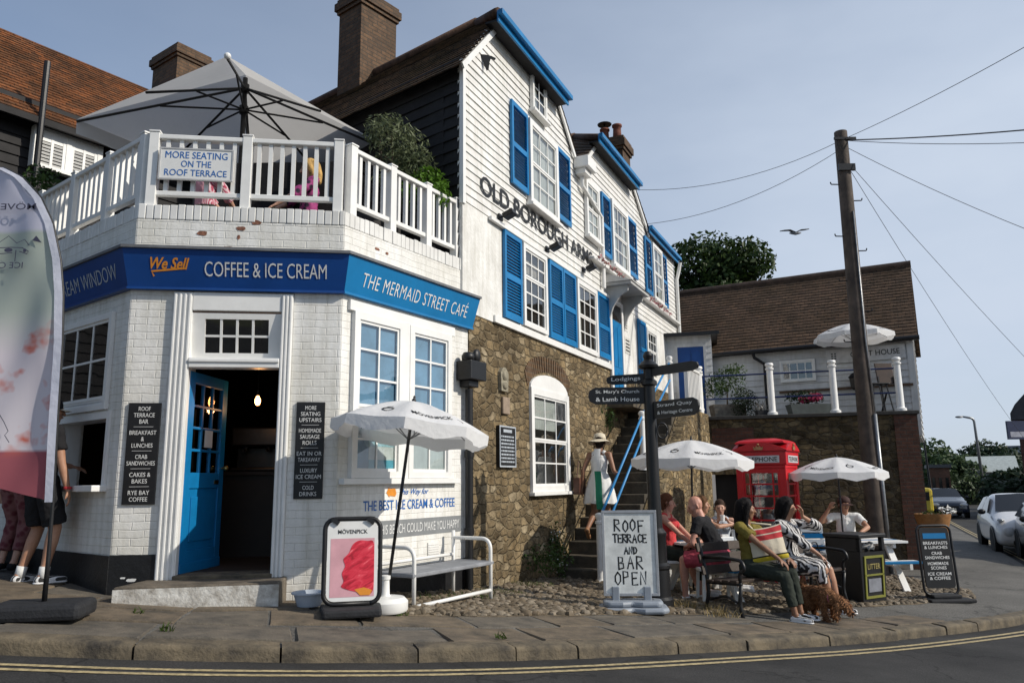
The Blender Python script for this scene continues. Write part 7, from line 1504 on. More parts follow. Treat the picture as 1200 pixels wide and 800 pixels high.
def person(label, loc, rotz, P, look, h=1.68, group=None):
    s = h/1.68; M = Matrix.Diagonal((s, s, s, 1)); f = bool(look.get('female')); sk = look['skin']
    pel = V(*P['pel']); sp = V(*P.get('sp', (0, 0, 1))).normalized(); tw = R(P.get('twist', 0)); side = V(math.cos(tw), math.sin(tw), 0); front = V(math.sin(tw), -math.cos(tw), 0)
    front = (front-sp*front.dot(sp)).normalized(); hipside = V(1, 0, 0)
    waist, chest, nb = pel+sp*.17, pel+sp*.36, pel+sp*.50
    shw = .165 if f else .185; sh = {'R': nb-side*shw-sp*.045, 'L': nb+side*shw-sp*.045}; hp = {'R': pel-hipside*.088, 'L': pel+hipside*.088}
    hy, hpit = R(P.get('head', (0, 0))[0]), R(P.get('head', (0, 0))[1]); hroll = R(P.get('hroll', 0))
    hd = nb+sp*.055+V(0, 0, .085)+front*.03; HM = Matrix.Translation(hd) @ Matrix.Rotation(hy, 4, 'Z') @ Matrix.Rotation(hroll, 4, 'Y') @ Matrix.Rotation(hpit, 4, 'X')
    H = lambda x, y, z: HM @ V(x, y, z)
    b = MB(M); wb = .10 if f else .115
    cap(b, hp['R'], .098, hp['L'], .098, fd=front, fs=.95); cap(b, pel, .125, waist, wb, fd=front, fs=.78); cap(b, waist, wb, chest, .13, fd=front, fs=.74); cap(b, chest, .128, nb-sp*.05, .085, fd=front, fs=.72); cap(b, sh['R'], .052, sh['L'], .052); cap(b, nb-sp*.05, .06, H(0, .02, -.05), .05)
    if f:
        for q in (-1, 1): cap(b, chest+side*.07*q+front*.06+sp*.01, .062, chest+side*.07*q+front*.085, .055)
    # head with brow, nose, chin, lips and ears
    cap(b, H(0, .012, .035), .088, H(0, .012, .05), .088, fd=HM.to_3x3() @ V(1, 0, 0), fs=.84); cap(b, H(0, -.02, -.055), .052, H(0, -.03, -.075), .042); cap(b, H(0, -.02, .0), .072, H(0, -.022, -.05), .056)
    cap(b, H(0, -.084, .022), .010, H(0, -.104, -.018), .014); cap(b, H(-.035, -.074, .032), .013, H(.035, -.074, .032), .013); cap(b, H(-.014, -.079, -.046), .009, H(.014, -.079, -.046), .009); cap(b, H(-.045, -.052, -.008), .022, H(-.04, -.045, -.02), .02); cap(b, H(.045, -.052, -.008), .022, H(.04, -.045, -.02), .02)
    for q in (-1, 1): cap(b, H(q*.076, .015, .022), .012, H(q*.080, .02, -.012), .010)
    J = {}
    for q, sg in (('R', -1), ('L', 1)):
        e, w_ = ik(sh[q], P['h'+q], .285, .25, P.get('e'+q, (sg*.5, .5, -1))); J[q] = (e, w_)
        k = .9 if f else 1.0
        chain(b, [sh[q], sh[q].lerp(e, .45), e], [.052*k, .046*k, .037*k]); chain(b, [e, e.lerp(w_, .3), w_], [.037*k, .038*k, .025*k])
        hd_ = V(*P['d'+q]).normalized() if 'd'+q in P else (w_-e).normalized(); pn_ = V(*P.get('n'+q, (0, 0, -1))); pn_ = (pn_-hd_*pn_.dot(hd_)).normalized(); ac = hd_.cross(pn_)          # palm faces pn_
        pc_ = w_+hd_*.045; 
        for i in (-1, 0, 1): cap(b, w_+hd_*.012+ac*.012*i, .018, w_+hd_*.078+ac*.022*i, .0155, fd=pn_, fs=.8)
        curl = P.get('curl', .5)
        for i, (ln, of) in enumerate(((.070, -.033), (.078, -.011), (.073, .011), (.058, .031))):
            base = w_+hd_*.085+ac*of; d1 = (hd_+pn_*curl*.6+ac*of*1.2).normalized(); m1 = base+d1*ln*.52; d2 = (hd_+pn_*curl*2.0).normalized(); cap(b, base-hd_*.02, .0098, m1, .0088, n=8); cap(b, m1, .0088, m1+d2*ln*.48, .0072, n=8)
        tb_ = w_+hd_*.03-ac*.026; t1 = tb_+(hd_*.6-ac*.75+pn_*.35).normalized()*.042; cap(b, tb_, .015, t1, .011, n=8); cap(b, t1, .011, t1+(hd_*.9-ac*.1+pn_*.4).normalized()*.032, .0085, n=8)
    K = {}
    for q, sg in (('R', -1), ('L', 1)):
        kn, an = ik(hp[q], P['a'+q], .425, .41, P.get('k'+q, (0, -1, .2))); K[q] = (kn, an); kf = .95 if f else 1.0
        chain(b, [hp[q], hp[q].lerp(kn, .5), kn], [.092, .075*kf, .056*kf]); chain(b, [kn, kn.lerp(an, .3), kn.lerp(an, .7), an], [.054*kf, .056*kf, .040*kf, .034*kf])
        fy = R(P.get('f'+q, 0)); fdv = V(math.sin(fy), -math.cos(fy), 0); tilt = P.get('t'+q, 0); dn = V(0, 0, -1)*math.cos(R(tilt))+fdv*-math.sin(R(tilt)); fd2 = fdv*math.cos(R(tilt))+V(0, 0, -1)*math.sin(R(tilt))
        heel = an+dn*.045-fd2*.03; cap(b, an, .036, heel, .034); cap(b, heel+dn*.003, .032, heel+fd2*.15, .026, fd=dn, fs=.8); cap(b, heel+fd2*.15, .030, heel+fd2*.195, .022, fd=dn, fs=.7); K[q] += (heel, fd2, dn)
    o = b.build('person', skinmat(look.get('sk', 'fair'), sk)); fuse(o, .0085, 2)
    tag(o, label, 'person', group); o.location = loc; o.rotation_euler = (0, 0, rotz)
    def layer(nm, mat, mbx, vox=.0095, sm=3, lab=None):
        q = mbx.build(nm, mat, o); fuse(q, vox, sm, fold=nm not in ('hair', 'shoe'))
        if lab: q['label'] = lab
        return q
    # eyes, mouth
    if look.get('face', 1):
        for q in (-1, 1):
            m_ = MB(M); m_.sphere(H(q*.031, -.079, .012), .0095, 8, 6, (1.2, .6, .8)); m_.build('eye', plain('eye dark', (.03, .02, .015), .3), o, smooth=True)
        m_ = MB(M); cap(m_, H(-.017, -.087, -.046), .0055, H(.017, -.087, -.046), .0055); m_.build('lips', plain('lips', (.32, .10, .08), .5), o, smooth=True)
    # hair
    hr = look.get('hair')
    if hr:
        hm = plain(hr[0]+' hair', hr[1], .62, .4, 14, .9, 90, spec=.12); m_ = MB(M); st = hr[2]
        cap(m_, H(0, .035, .05), .094, H(0, .022, .062), .095, fd=HM.to_3x3() @ V(1, 0, 0), fs=.88)
        if st in ('short',): cap(m_, H(0, .05, .0), .078, H(0, .05, -.03), .066)
        if st in ('long', 'bob', 'curly'):
            dz = {'long': .30, 'bob': .13, 'curly': .2}[st]
            for q in (-1, 1): chain(m_, [H(q*.062, -.005, .06), H(q*.076, .02, -.02), H(q*.075, .045, -dz*.8)], [.04, .036, .030])
            chain(m_, [H(0, .055, .05), H(0, .075, -.06), H(0, .085, -dz)], [.085, .078, .055])
        if st == 'bun': cap(m_, H(0, .1, .06), .05, H(0, .11, .07), .045); cap(m_, H(0, .045, .0), .08, H(0, .05, -.02), .07)
        if st == 'curly':
            for i in range(80):
                a, z_ = rnd.uniform(.2, 2.94), rnd.uniform(-.2, .13); r_ = .085+.03*rnd.random(); x, y = math.cos(a)*r_*1.05, math.sin(a)*r_+.015
                m_.sphere(H(x, y, z_), rnd.uniform(.018, .032), 7, 5)
        q = layer('hair', hm, m_, .008, 2)
        if st != 'curly':
            # a few loose strands break the outline
            m2 = MB(M)
            for i in range(70):
                a = rnd.uniform(-.3, 3.44); z_ = rnd.uniform(-.05, .11); p = H(math.cos(a)*.086, math.sin(a)*.09+.02, z_); d = V(rnd.gauss(0, .2), rnd.gauss(0, .2), -1).normalized(); m2.tube([p, p+d*.03+(p-hd)*.10, p+d*.07+(p-hd)*.12], [.0035, .0025, .001], 4)
            m2.build('strands', hm, q)
    g = .014
    top = look.get('top')
    if top:
        kind, mat, sl = top[:3]; m_ = MB(M); low = pel-sp*.03 if top[3:] == () else pel+sp*top[3]
        cap(m_, low, .125+g, waist, wb+g+.012, (0, 0), front, .82); cap(m_, waist, wb+g+.012, chest, .13+g, (0, 0), front, .78); cap(m_, chest, .13+g, nb-sp*.055, .092+g, (0, 0), front, .76); cap(m_, nb-sp*.07, .075, nb-sp*.012, .070, (1, 0), front, .8)
        if kind == 'tank':
            for q in ('R', 'L'): cap(m_, nb.lerp(sh[q], .5), .052, nb.lerp(sh[q], .65)-sp*.03, .05)
        else: cap(m_, sh['R'], .052+g, sh['L'], .052+g)
        if f:
            for q in (-1, 1): cap(m_, chest+side*.07*q+front*.06+sp*.01, .062+g, chest+side*.07*q+front*.085, .055+g)
        if sl > 0:
            for q in ('R', 'L'):
                e, w_ = J[q]
                if sl <= 1: cap(m_, sh[q], .052+g, sh[q].lerp(e, sl), .05+g, (1, 0))
                else: cap(m_, sh[q], .052+g, e, .045+g, (1, 1)); cap(m_, e, .045+g, e.lerp(w_, sl-1), .042+g, (1, 0))
        layer('top' if kind != 'dress' else 'dress_bodice', mat, m_)
    bt = look.get('bottom')
    if bt:
        kind, mat, ln = bt; m_ = MB(M)
        if kind in ('shorts', 'trousers'):
            cap(m_, hp['R'], .098+g, hp['L'], .098+g, fd=front, fs=.97); cap(m_, pel, .128+g, pel+sp*.10, .122+g, (1, 0), front, .85)
            for q in ('R', 'L'):
                kn, an = K[q][:2]
                if ln <= 1: e = hp[q].lerp(kn, ln); cap(m_, hp[q], .095+g, e, .075+g+.012, (1, 0))
                else: chain(m_, [hp[q], hp[q].lerp(kn, .5), kn], [.094+g, .08+g, .06+g]); cap(m_, kn, .06+g, kn.lerp(an, ln-1), .044+g, (1, 0))
            layer(kind, mat, m_)
        elif kind == 'skirt_sit':
            cap(m_, hp['R'], .10+g, hp['L'], .10+g); cap(m_, pel, .13+g, pel+sp*.12, .12+g, (1, 0), front, .85)
            for q in ('R', 'L'): cap(m_, hp[q], .10+g, hp[q].lerp(K[q][0], ln), .085+g, (1, 0))
            for t in (.3, .6, .9): a, c = hp['R'].lerp(K['R'][0], t*ln), hp['L'].lerp(K['L'][0], t*ln); cap(m_, a, .085, c, .085)
            for t in (.95,): 
                for q in ('R', 'L'): a = hp[q].lerp(K[q][0], ln); cap(m_, a+V(0, 0, .02), .07, a+V(0, -.02, -.16), .07, (1, 0))
            layer('skirt', mat, m_)
        elif kind == 'skirt':
            rings = 14; nn = 48; vs = []
            for j in range(rings+1):
                t = j/rings; c = (waist+sp*.02).lerp(pel+V(0, 0, -ln), t); r = .125+.02*math.sin(t*3)+.13*t**.9
                for i in range(nn):
                    a = i*2*math.pi/nn; rr_ = r*(1+.07*t*math.sin(9*a+.7)+.03*t*math.sin(4*a)); vs.append(c+V(math.cos(a)*rr_, math.sin(a)*rr_*.86, .006*math.sin(6*a)*t))
            m_.add(vs, [(j*nn+i, (j+1)*nn+i, (j+1)*nn+(i+1) % nn, j*nn+(i+1) % nn) for j in range(rings) for i in range(nn)]); m_.build('skirt', mat, o, smooth=True)
    if look.get('shoes'):
        sm_, soles = look['shoes']
        for q in ('R', 'L'):
            kn, an, heel, fd2, dn = K[q]; m_ = MB(M); cap(m_, an+dn*.025, .040, heel, .041, (0, 1)); cap(m_, heel, .040, heel+fd2*.15, .033, fd=dn, fs=.9); cap(m_, heel+fd2*.14, .039, heel+fd2*.20, .030, fd=dn, fs=.75); s_ = layer('shoe', sm_, m_, .009, 2)
            if soles: m_ = MB(M); cap(m_, heel+dn*.024-fd2*.002, .043, heel+dn*.024+fd2*.195, .037, fd=dn, fs=.35); m_.build('sole', soles, s_, smooth=True)
            if look.get('socks'): m_ = MB(M); cap(m_, an+(kn-an).normalized()*.07, .045, an+dn*.03, .043, (0, 0)); m_.build('sock', look['socks'], s_, smooth=True)
    return o, dict(H=H, J=J, K=K, nb=nb, sh=sh, chest=chest, pel=pel, waist=waist, M=M, front=front, sp=sp, side=side, hm=HM)
def kid(o, nm, mat, mbx, smooth=True): q = mbx.build(nm, mat, o, smooth=smooth); return q
FAIR, TAN, BROWN, PINK = (.50, .30, .22), (.40, .22, .14), (.26, .135, .08), (.52, .27, .20)
blk = cloth('black jersey', (.016, .016, .018), 0); wht = cloth('white cotton', (.74, .74, .72), .1); olv = cloth('olive jersey', (.17, .135, .03), 0); grn = cloth('dark green twill', (.03, .036, .028), 0); pnk = cloth('raspberry pink shorts', (.42, .07, .10), 0); redt = cloth('red jersey', (.50, .05, .055), 0); grey_t = cloth('pale grey blue vest', (.46, .50, .55), 0); khaki = cloth('beige straw', (.62, .55, .42), 0)
def pattern(nm, a, b_, sc_, thr=(.47, .53), dist=2.6, wave=True):
    m, n, bs_, l = mk(nm); t = N(n, 'TexCoord')
    if wave: z = N(n, 'TexWave', Scale=sc_, Distortion=dist*3, Detail=2); z.inputs['Detail Scale'].default_value = 1.2
    else: z = N(n, 'TexVoronoi', Scale=sc_)
    l(t.outputs['Object'], z.inputs[0]); r = ramp(n, [(thr[0], a), (thr[1], b_)]); l(z.outputs[0], r.inputs[0]); l(r.outputs[0], bs_.inputs['Base Color']); bs_.inputs['Roughness'].default_value = .8; return m
zebra = pattern('zebra print', (.018, .016, .018), (.66, .64, .62), 9, (.44, .52), 1.6); floral = pattern('dark red floral', (.10, .012, .02), (.18, .07, .07), 14, (.25, .5), wave=False); plaid = pattern('pink plaid', (.40, .05, .10), (.62, .45, .48), 22, (.4, .6), .1); pinkfl = pattern('pink floral', (.025, .010, .03), (.32, .04, .17), 16, (.35, .55), wave=False); camo = pattern('brown patterned vest', (.30, .20, .12), (.5, .42, .34), 20, (.3, .6), wave=False)
snk = plain('white trainers', (.70, .70, .70), .5, .15, 25); sol = plain('white sole', (.72, .72, .72), .5); bsh = pattern('black and white trainers', (.02, .02, .02), (.65, .65, .65), 11, (.5, .58), .4); sand = plain('tan sandals', (.30, .15, .07), .6)
STAND = dict(pel=(0, 0, .90), hR=(-.24, -.04, .80), hL=(.24, -.04, .80), eR=(-.3, 1, 0), eL=(.3, 1, 0), aR=(-.10, .02, .085), aL=(.10, .02, .085), fR=-12, fL=12)
SIT = dict(pel=(0, .0, .545), sp=(0, .06, 1), hR=(-.10, -.38, .62), hL=(.10, -.38, .62), eR=(-1, .3, -.3), eL=(1, .3, -.3), aR=(-.10, -.46, .085), aL=(.11, -.44, .085), kR=(0, -.3, 1), kL=(0, -.3, 1))
def P(base, **k): d = dict(base); d.update(k); return d
def capbrim(o, I, mat, wide=False, crownmat=None):
    H, M = I['H'], I['M']
    if wide:
        m_ = MB(M @ I['hm'] @ TR(0, .015, .055)); m_.lathe([(.098, -.0), (.102, .03), (.09, .085), (.05, .105), (0, .108)], 24); c = m_.build('hat', mat, o, smooth=True); m_ = MB(M @ I['hm'] @ TR(0, .015, .055)); vs = []
        for j in range(5):
            for i in range(36): a = i*math.pi/18; r = .097+.085*j/4; vs.append((math.cos(a)*r, math.sin(a)*r*1.03, -.002-.05*(j/4)**1.5+.012*math.sin(a*3)*j/4))
        m_.add(vs, [(j*36+i, (j+1)*36+i, (j+1)*36+(i+1) % 36, j*36+(i+1) % 36) for j in range(4) for i in range(36)]); m_.build('hat_brim', mat, c, smooth=True)
    else:
        m_ = MB(M @ I['hm'] @ TR(0, .012, .05)); m_.lathe([(.096, -.02), (.097, .02), (.085, .06), (.05, .085), (0, .092)], 20); c = m_.build('cap', crownmat or mat, o, smooth=True); m_ = MB(M @ I['hm'] @ TR(0, .012, .05)); vs = []
        for j in range(5):
            for i in range(13): a = -math.pi/2+(i-6)*.16; r = .09+.085*j/4*math.cos((i-6)*.16)**.5; vs.append((math.cos(a)*r, math.sin(a)*r, -.012-.02*(j/4)-.01*abs(i-6)/6))
        m_.add(vs, [(j*13+i, (j+1)*13+i, (j+1)*13+i+1, j*13+i+1) for j in range(4) for i in range(12)]); m_.build('cap_brim', mat, c, smooth=True)
# customer at the serving hatch
p = gp(38, 684); o, I = person('person in black shorts and T-shirt at the serving hatch behind the flag', p, R(146), P(STAND, hR=(-.27, -.10, .82), hL=(.20, -.34, 1.05), aR=(-.13, -.02, .085), aL=(.13, .06, .085), head=(-14, 0)), dict(skin=TAN, sk='tanned', hair=('brown', (.07, .045, .03), 'short'), top=('tee', blk, .62), bottom=('shorts', blk, .92), shoes=(bsh, sol), socks=wht), 1.76)
capbrim(o, I, khaki, crownmat=blk); w_ = I['J']['R'][1]; m_ = MB(I['M']); m_.lathe([(.031, -.012), (.034, 0), (.031, .012)], 14, w_+V(0, 0, .01)); m_.build('wristband', redt, o)
q = at_depth(8, 690, 8.2); person('person in dark red floral trousers at the left edge behind the feather flag', gv(q.x, 8.2, .02), R(165), P(STAND, aR=(-.08, .02, .085), aL=(.09, .02, .085)), dict(female=1, skin=FAIR, hair=('dark', (.03, .02, .015), 'bob'), top=('tee', blk, .7), bottom=('trousers', floral, 1.72), shoes=(blk, None)), 1.66)
# woman in white going up the stair
kS = 3.45; zt = .05+.178*3; pS = O(kS-.02, -.47, zt); o, I = person('person in a short white sundress and cream sun hat climbing the stone stair', pS, R(152), P(STAND, sp=(0, -.08, 1), pel=(0, -.06, .88), aR=(-.07, -.02, .085), aL=(.08, .28, .21), kL=(0, -1, .1), tL=38, hR=(-.20, -.26, 1.06), hL=(.25, .05, .84), head=(14, 8)), dict(female=1, skin=BROWN, sk='brown', hair=('dark', (.03, .02, .015), 'short'), top=('tank', wht, 0, .10), bottom=('skirt', wht, .30), shoes=(sand, None), face=0), 1.68)
capbrim(o, I, khaki, True); hb_ = thing('shoulder_bag', 'brown leather bag on the left hip of the woman in white', 'bag', pS); MW = o.matrix_basis
m_ = MB(MW @ TR(.30, .02, .72)); m_.box(-.05, .05, -.13, .13, 0, .26); m_.tube(bend([(0, -.1, .26), (0, -.03, .52), (0, .03, .52), (0, .1, .26)], .03), .009, 6); m_.build('bag', plain('brown leather', (.10, .04, .025), .5, .3, 9), hb_, world=True, bevel=.02)
sc_ = thing('long_scarf', 'green and white scarf hanging down the back of the woman in white', 'scarf', pS); m_ = MB(MW); vs = []; K_ = 16
for i in range(K_+1): t = i/K_; z = 1.42-.92*t; y = .135+.10*math.sin(min(1, t*1.6)*math.pi*.5)+.02*math.sin(t*9); x = -.07-.06*t; vs += [(x-.055, y+.015, z), (x, y+.03, z), (x+.055, y+.012, z)]
for i in range(K_): m_.m = 0 if i > 5 else 1; m_.add([vs[i*3+j] for j in (0, 1, 2)]+[vs[i*3+3+j] for j in (0, 1, 2)], [(0, 1, 4, 3), (1, 2, 5, 4)])
m_.build('cloth', [cloth('green scarf', (.03, .22, .13), .1), wht], sc_, world=True, smooth=True)
# the two women on the bench
BM = be.matrix_basis
p = BM @ V(-.50, -.02, 0); o, I = person('person in olive T-shirt with long black hair on the dark bench', p, bang+R(14), P(SIT, sp=(0, .10, 1), head=(38, 2), hR=(-.10, -.40, .64), hL=(.12, -.42, .63), aR=(-.12, -.52, .085), aL=(.08, -.50, .085), fR=-4, fL=10), dict(female=1, skin=BROWN, sk='brown', hair=('black', (.010, .008, .008), 'long'), top=('tee', olv, .55), bottom=('trousers', grn, 1.80), shoes=(bsh, sol)), 1.68)
tg = thing('tote_bag', 'cream tote bag with red and yellow bands held against the woman in olive', 'bag', p); MW = o.matrix_basis @ TR(-.02, -.25, .62) @ RZ(R(-58)) @ RX(R(-8)) @ RY(R(-10))
m_ = MB(MW); nu, nv = 22, 26
for sd2 in (-1, 1):
    vs = []
    for j in range(nv+1):
        v_ = j/nv
        for i in range(nu+1):
            u_ = i/nu*2-1; th2 = .065*(1-abs(u_)**3)*(1-(abs(v_*2-1))**4)*(1.1-.5*v_); x = u_*.20*(1-.05*math.sin(v_*3.1)); z = .40*v_-.02*(1-u_*u_)*(v_**3); nzv = .010*mnoise.noise(Vector((u_*3, v_*4+sd2, 1.3)))*(1-u_**4); vs.append((x+.008*mnoise.noise(Vector((v_*5, u_, 4))), sd2*(th2+.004)+nzv, z))
    for j in range(nv):
        v_ = (j+.5)/nv; m_.m = 1 if (.60 < v_ < .77 or .82 < v_ < .96) and sd2 < 0 else 2 if .05 < v_ < .15 and sd2 < 0 else 3 if .15 < v_ < .21 and sd2 < 0 else 0
        k0 = len(m_.v)
        m_.add([vs[j*(nu+1)+i] for i in range(nu+1)]+[vs[(j+1)*(nu+1)+i] for i in range(nu+1)], [(i, i+1, nu+2+i, nu+1+i) if sd2 < 0 else (nu+1+i, nu+2+i, i+1, i) for i in range(nu)])
bag = m_.build('bag', [cloth('cream canvas', (.62, .55, .42), 0), redt, plain('yellow print', (.62, .48, .03), .7), blk], tg, world=True, smooth=True)
m_ = MB(MW); m_.tube(bend([(-.12, 0, .39), (-.16, .03, .46), (-.20, .10, .50), (-.14, .14, .48), (.1, .02, .40)], .04), .011, 6); m_.build('strap', cloth('cream canvas', (.62, .55, .42), 0), bag, world=True, smooth=True)
p = BM @ V(.20, -.02, 0); person('person in zebra striped dress with hand at the mouth on the bench', p, bang+R(10), P(SIT, sp=(.02, .04, 1), head=(34, 6), hL=(.06, -.17, 1.10), eL=(.8, -.4, -.5), dL=(-.25, -.1, 1), nL=(-.6, .6, 0), hR=(.02, -.36, .66), aL=(.12, -.50, .085), aR=(.02, -.44, .085), fR=8, fL=14, curl=.9), dict(female=1, skin=TAN, sk='tanned', hair=('black', (.010, .008, .008), 'bob'), top=('dress', zebra, 1.55), bottom=('skirt_sit', zebra, .92), shoes=(bsh, sol)), 1.68)
# the group at the middle table
p = gv(2.60, 10.02); person('person with a bald head, black T-shirt and pink shorts seated with back to us', p, R(-118), P(SIT, sp=(0, -.50, 1), head=(24, 16), hR=(-.12, -.36, .66), hL=(.10, -.36, .66), aR=(-.12, -.30, .085), aL=(.12, -.42, .085)), dict(skin=PINK, sk='pink', top=('tee', blk, .6), bottom=('shorts', pnk, .95), shoes=(snk, sol)), 1.76)
q = at_depth(783, 600, 10.7); person('person in a red top with reddish hair facing right beside the bald man', gv(q.x, 10.7), R(62), P(SIT, head=(20, 4)), dict(female=1, skin=PINK, sk='pink', hair=('reddish brown', (.14, .055, .03), 'short'), top=('tank', redt, 0), bottom=('trousers', grn, 1.7), shoes=(snk, sol)), 1.66)
q = at_depth(824, 596, 11.6); person('person with brown curly hair behind the bald man at the table', gv(q.x, 11.6), R(70), P(SIT, head=(8, 2), hR=(-.05, -.40, .92), hL=(.12, -.38, .9)), dict(female=1, skin=TAN, sk='tanned', hair=('curly brown', (.11, .055, .025), 'curly'), top=('tank', camo, 0), bottom=('trousers', grn, 1.7), shoes=(snk, sol)), 1.68)
q = at_depth(844, 600, 12.1); o, I = person('person in a pale grey vest facing us with a cup, by the dark doorway', gv(q.x, 12.1), R(-12), P(SIT, hR=(-.07, -.30, .98), hL=(.10, -.28, 1.0), eR=(-1, .2, -.6), eL=(1, .2, -.6), curl=.9, dR=(.4, -.2, .6), dL=(-.4, -.2, .6)), dict(female=1, skin=FAIR, hair=('dark brown', (.05, .03, .02), 'bun'), top=('tank', grey_t, 0), bottom=('trousers', grn, 1.7), shoes=(snk, sol)), 1.64)
cu = thing('cup', 'white cup between the hands of the woman in the grey vest', 'cup', o.matrix_basis @ V(.01, -.36, .99)); m_ = MB(); m_.lathe([(.0, 0), (.03, 0), (.038, .09), (.034, .09), (.028, .01), (0, .01)], 16); m_.build('cup', white_plastic, cu, auto=40)
for i, (x, y, lab) in enumerate(((-.35, -.1, 'white paper cup on the near end of the white picnic table'), (-.12, .12, 'pale paper cup in the middle of the white picnic table'), (.15, -.05, 'tall clear plastic glass on the white picnic table'))):
    t = thing('cup', lab, 'cup', Matrix.Translation(T1) @ RZ(R(32)) @ V(x, y, .736), 0, 'cups on the white picnic table'); m_ = MB(); m_.lathe([(.0, 0), (.03, 0), (.04, .10+.02*i), (.036, .10+.02*i), (.028, .01), (0, .01)], 16); m_.build('cup', white_plastic if i < 2 else plain('frosted plastic', (.45, .48, .5), .2), t, auto=40)
t = thing('napkin_box', 'small white box of napkins on the white picnic table', 'box', Matrix.Translation(T1) @ RZ(R(32)) @ V(-.2, -.2, .736), R(20)); m_ = MB(); m_.box(-.1, .1, -.06, .06, 0, .07); m_.build('box', white_plastic, t, bevel=.006); m_ = MB(); m_.box(-.05, .05, -.02, .02, .0705, .10); m_.build('napkins', wht, t)
# man in the cap by the wall
q = at_depth(990, 605, 13.62); o, I = person('person in a white T-shirt and dark cap at the striped table by the wall', gv(q.x, 13.62), R(-16), P(SIT, sp=(0, -.05, 1), pel=(0, 0, .56), head=(10, 4), hR=(-.26, -.26, 1.14), eR=(-.7, 0, -.8), dR=(.4, -.1, .8), nR=(.6, .3, 0), hL=(.16, -.44, .80), eL=(1, .1, -.3), curl=.8), dict(skin=TAN, sk='tanned', hair=('brown', (.06, .04, .03), 'short'), top=('tee', wht, .6), bottom=('shorts', grn, .9), shoes=(snk, sol)), 1.80); capbrim(o, I, plain('dark red brown cap', (.05, .02, .018), .8))
# roof terrace guests
def tg_(lab, px, py, D, rz, Pz, look, h=1.66): q = at_depth(px, py, D); return person(lab, Vector((q.x, D, 4.02)), rz, Pz, look, h, None)
q = at_depth(362, 205, 8.55); zb_ = q.z-1.13; person('person with blonde hair and a pink floral top on the roof terrace', Vector((q.x, 8.55, 4.02)), R(-62), P(SIT, pel=(0, 0, max(.5, zb_-4.02+.5)), head=(-10, 6), aR=(-.10, -.46, .085), aL=(.11, -.46, .085)), dict(female=1, skin=FAIR, hair=('blonde', (.55, .34, .12), 'bob'), top=('tee', pinkfl, 1.2), bottom=('trousers', grn, 1.7), shoes=(snk, sol)), 1.66)
q = at_depth(243, 205, 8.3); person('person in a pink plaid shirt behind the roof terrace sign', Vector((q.x, 8.3, 4.02)), R(150), P(SIT, pel=(0, 0, .52)), dict(female=1, skin=FAIR, hair=('brown', (.10, .06, .035), 'bob'), top=('tee', plaid, 1.3), bottom=('trousers', grn, 1.7), shoes=(snk, sol)), 1.62)
for nm, lab, px, D, py in (('terrace_stool', 'stool under the blonde woman on the roof terrace', 362, 8.55, 205), ('terrace_stool', 'stool under the person in plaid on the roof terrace', 243, 8.3, 205)):
    q = at_depth(px, py, D); t = thing(nm, lab, 'stool', Vector((q.x, D, 4.02)), 0, 'stools on the roof terrace'); m_ = MB(); m_.lathe([(.17, .0), (.17, .38), (.15, .41), (0, .41)], 16); m_.build('seat', black, t, auto=40)
for lab, x, y in (('stool under the woman in red by the fingerpost', 783, 10.7), ('stool under the curly haired woman', 822, 11.6), ('stool under the woman in the grey vest', 844, 12.1), ('stool under the man in the white T-shirt and cap', 990, 13.62)):
    q = at_depth(x, 600, y); t = thing('wooden_stool', lab, 'stool', gv(q.x, y), 0, 'stools at the picnic tables'); m_ = MB(); m_.box(-.2, .2, -.18, .18, .40, .44); m_.build('seat', white_trim, t, bevel=.01); m_ = MB()
    for sx in (-1, 1):
        for sy in (-1, 1): m_ = MB(); m_.beam((sx*.18, sy*.16, 0), (sx*.16, sy*.14, .40), .035, .035); m_.build('leg', white_trim, t)
q = gv(2.52, 10.02); t = thing('wooden_stool', 'stool under the bald man in pink shorts', 'stool', q, 0, 'stools at the picnic tables'); m_ = MB(); m_.box(-.24, .24, -.2, .2, .40, .44); m_.build('seat', white_trim, t, bevel=.01)
for sx in (-1, 1):
    for sy in (-1, 1): m_ = MB(); m_.beam((sx*.2, sy*.17, 0), (sx*.18, sy*.15, .40), .035, .035); m_.build('leg', white_trim, t)
# ginger dog, head down at the women's feet
p = BM @ V(.0, -.52, 0); p.z = G(p.x, p.y); b = MB(); sh_ = V(0, -.16, .33); hi_ = V(0, .20, .32)
cap(b, sh_, .125, V(0, .0, .315), .125, fd=(1, 0, 0), fs=.85); cap(b, V(0, 0, .315), .125, hi_, .105, fd=(1, 0, 0), fs=.85); cap(b, sh_+V(0, -.02, .0), .10, V(0, -.32, .30), .07); hdp = V(.03, -.42, .25)
cap(b, V(0, -.30, .31), .075, hdp, .078); cap(b, hdp, .072, hdp+V(.01, -.10, -.075), .042); cap(b, hdp+V(.01, -.10, -.075), .04, hdp+V(.015, -.14, -.10), .03)
for sx in (-1, 1):
    chain(b, [V(sx*.07, -.18, .27), V(sx*.075, -.17, .15), V(sx*.075, -.19, .04)], [.06, .042, .036]); cap(b, V(sx*.075, -.19, .035), .035, V(sx*.078, -.235, .028), .030)
    chain(b, [V(sx*.065, .18, .28), V(sx*.08, .12, .19), V(sx*.08, .235, .11), V(sx*.08, .215, .04)], [.085, .06, .036, .034]); cap(b, V(sx*.08, .215, .035), .034, V(sx*.08, .165, .028), .030)
    chain(b, [hdp+V(sx*.062, .03, .04), hdp+V(sx*.098, .0, -.03), hdp+V(sx*.09, -.01, -.115)], [.026, .034, .028])
chain(b, [V(0, .28, .36), V(.02, .36, .44), V(.04, .35, .53)], [.035, .034, .02])
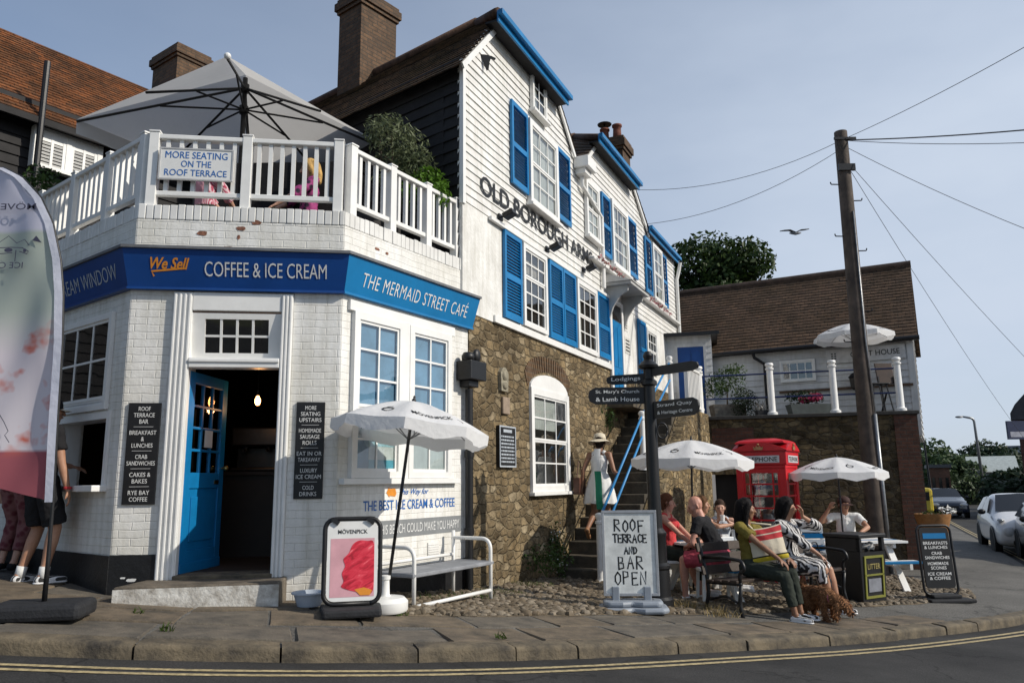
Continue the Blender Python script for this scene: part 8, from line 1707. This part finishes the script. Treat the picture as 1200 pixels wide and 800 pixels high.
fur = plain('ginger curly fur', (.25, .115, .048), .85, .5, 14, 1.0, 70, col2=(.12, .05, .02)); dog = b.build('dog', fur); fuse(dog, .010, 2); tag(dog, 'ginger curly haired dog sniffing the ground at the feet of the bench', 'dog'); dog.location = p; dog.rotation_euler = (0, 0, R(20)); dog.scale = (.80, .80, .80); me = dog.data
m_ = MB(); rs = random.Random(3)
for i in range(2600):
    v = me.vertices[rs.randrange(len(me.vertices))]; n_ = v.normal; d = (n_*.6+V(rs.gauss(0, .4), rs.gauss(0, .4), -.55)).normalized(); sd_ = d.cross(n_+V(.01, .02, .03)).normalized()*.006; pp = v.co; m_.add([pp-sd_, pp+sd_, pp+d*.022+sd_*.8+n_*.008, pp+d*.022-sd_*.8+n_*.008, pp+d*.038+n_*.004], [(0, 1, 2, 3), (3, 2, 4)])
m_.build('curly_coat', fur, dog); m_ = MB(); m_.sphere(hdp+V(.016, -.17, -.105), .017); m_.build('nose', black, dog, smooth=True)
for sx in (-1, 1): m_ = MB(); m_.sphere(hdp+V(sx*.036+.01, -.07, .01), .010); m_.build('eye', black, dog, smooth=True)
m_ = MB(); m_.tube([V(math.cos(a)*.085, -.27+math.sin(a)*.02, .305+math.sin(a)*.085) for a in [i*.45 for i in range(15)]], .010, 6); m_.build('collar', plain('pink collar', (.5, .12, .2), .6), dog, smooth=True)
ld = thing('dog_lead', 'black dog lead running from the ginger dog up to the bench', 'lead', p); m_ = MB(); wm = Matrix.Translation(p) @ RZ(R(20)) @ Matrix.Diagonal((.8, .8, .8, 1)); a = wm @ V(.05, -.26, .38); e = BM @ V(.42, -.35, .60); m_.tube([a, a.lerp(e, .3)-Z*.05, a.lerp(e, .65)-Z*.03, e], .006, 5); m_.build('strap', black, ld, world=True)
hb2 = thing('handbag', 'small black handbag on the bench beside the woman in zebra dress', 'bag', BM @ V(.62, -.08, .45), bang); m_ = MB(); m_.box(-.14, .14, -.07, .07, 0, .2); m_.build('bag', plain('black leather', (.014, .013, .013), .45), hb2, bevel=.03); m_ = MB(); m_.tube(bend([(-.1, 0, .19), (-.05, 0, .32), (.05, 0, .32), (.1, 0, .19)], .04), .008, 6); m_.build('handle', black, hb2, smooth=True)
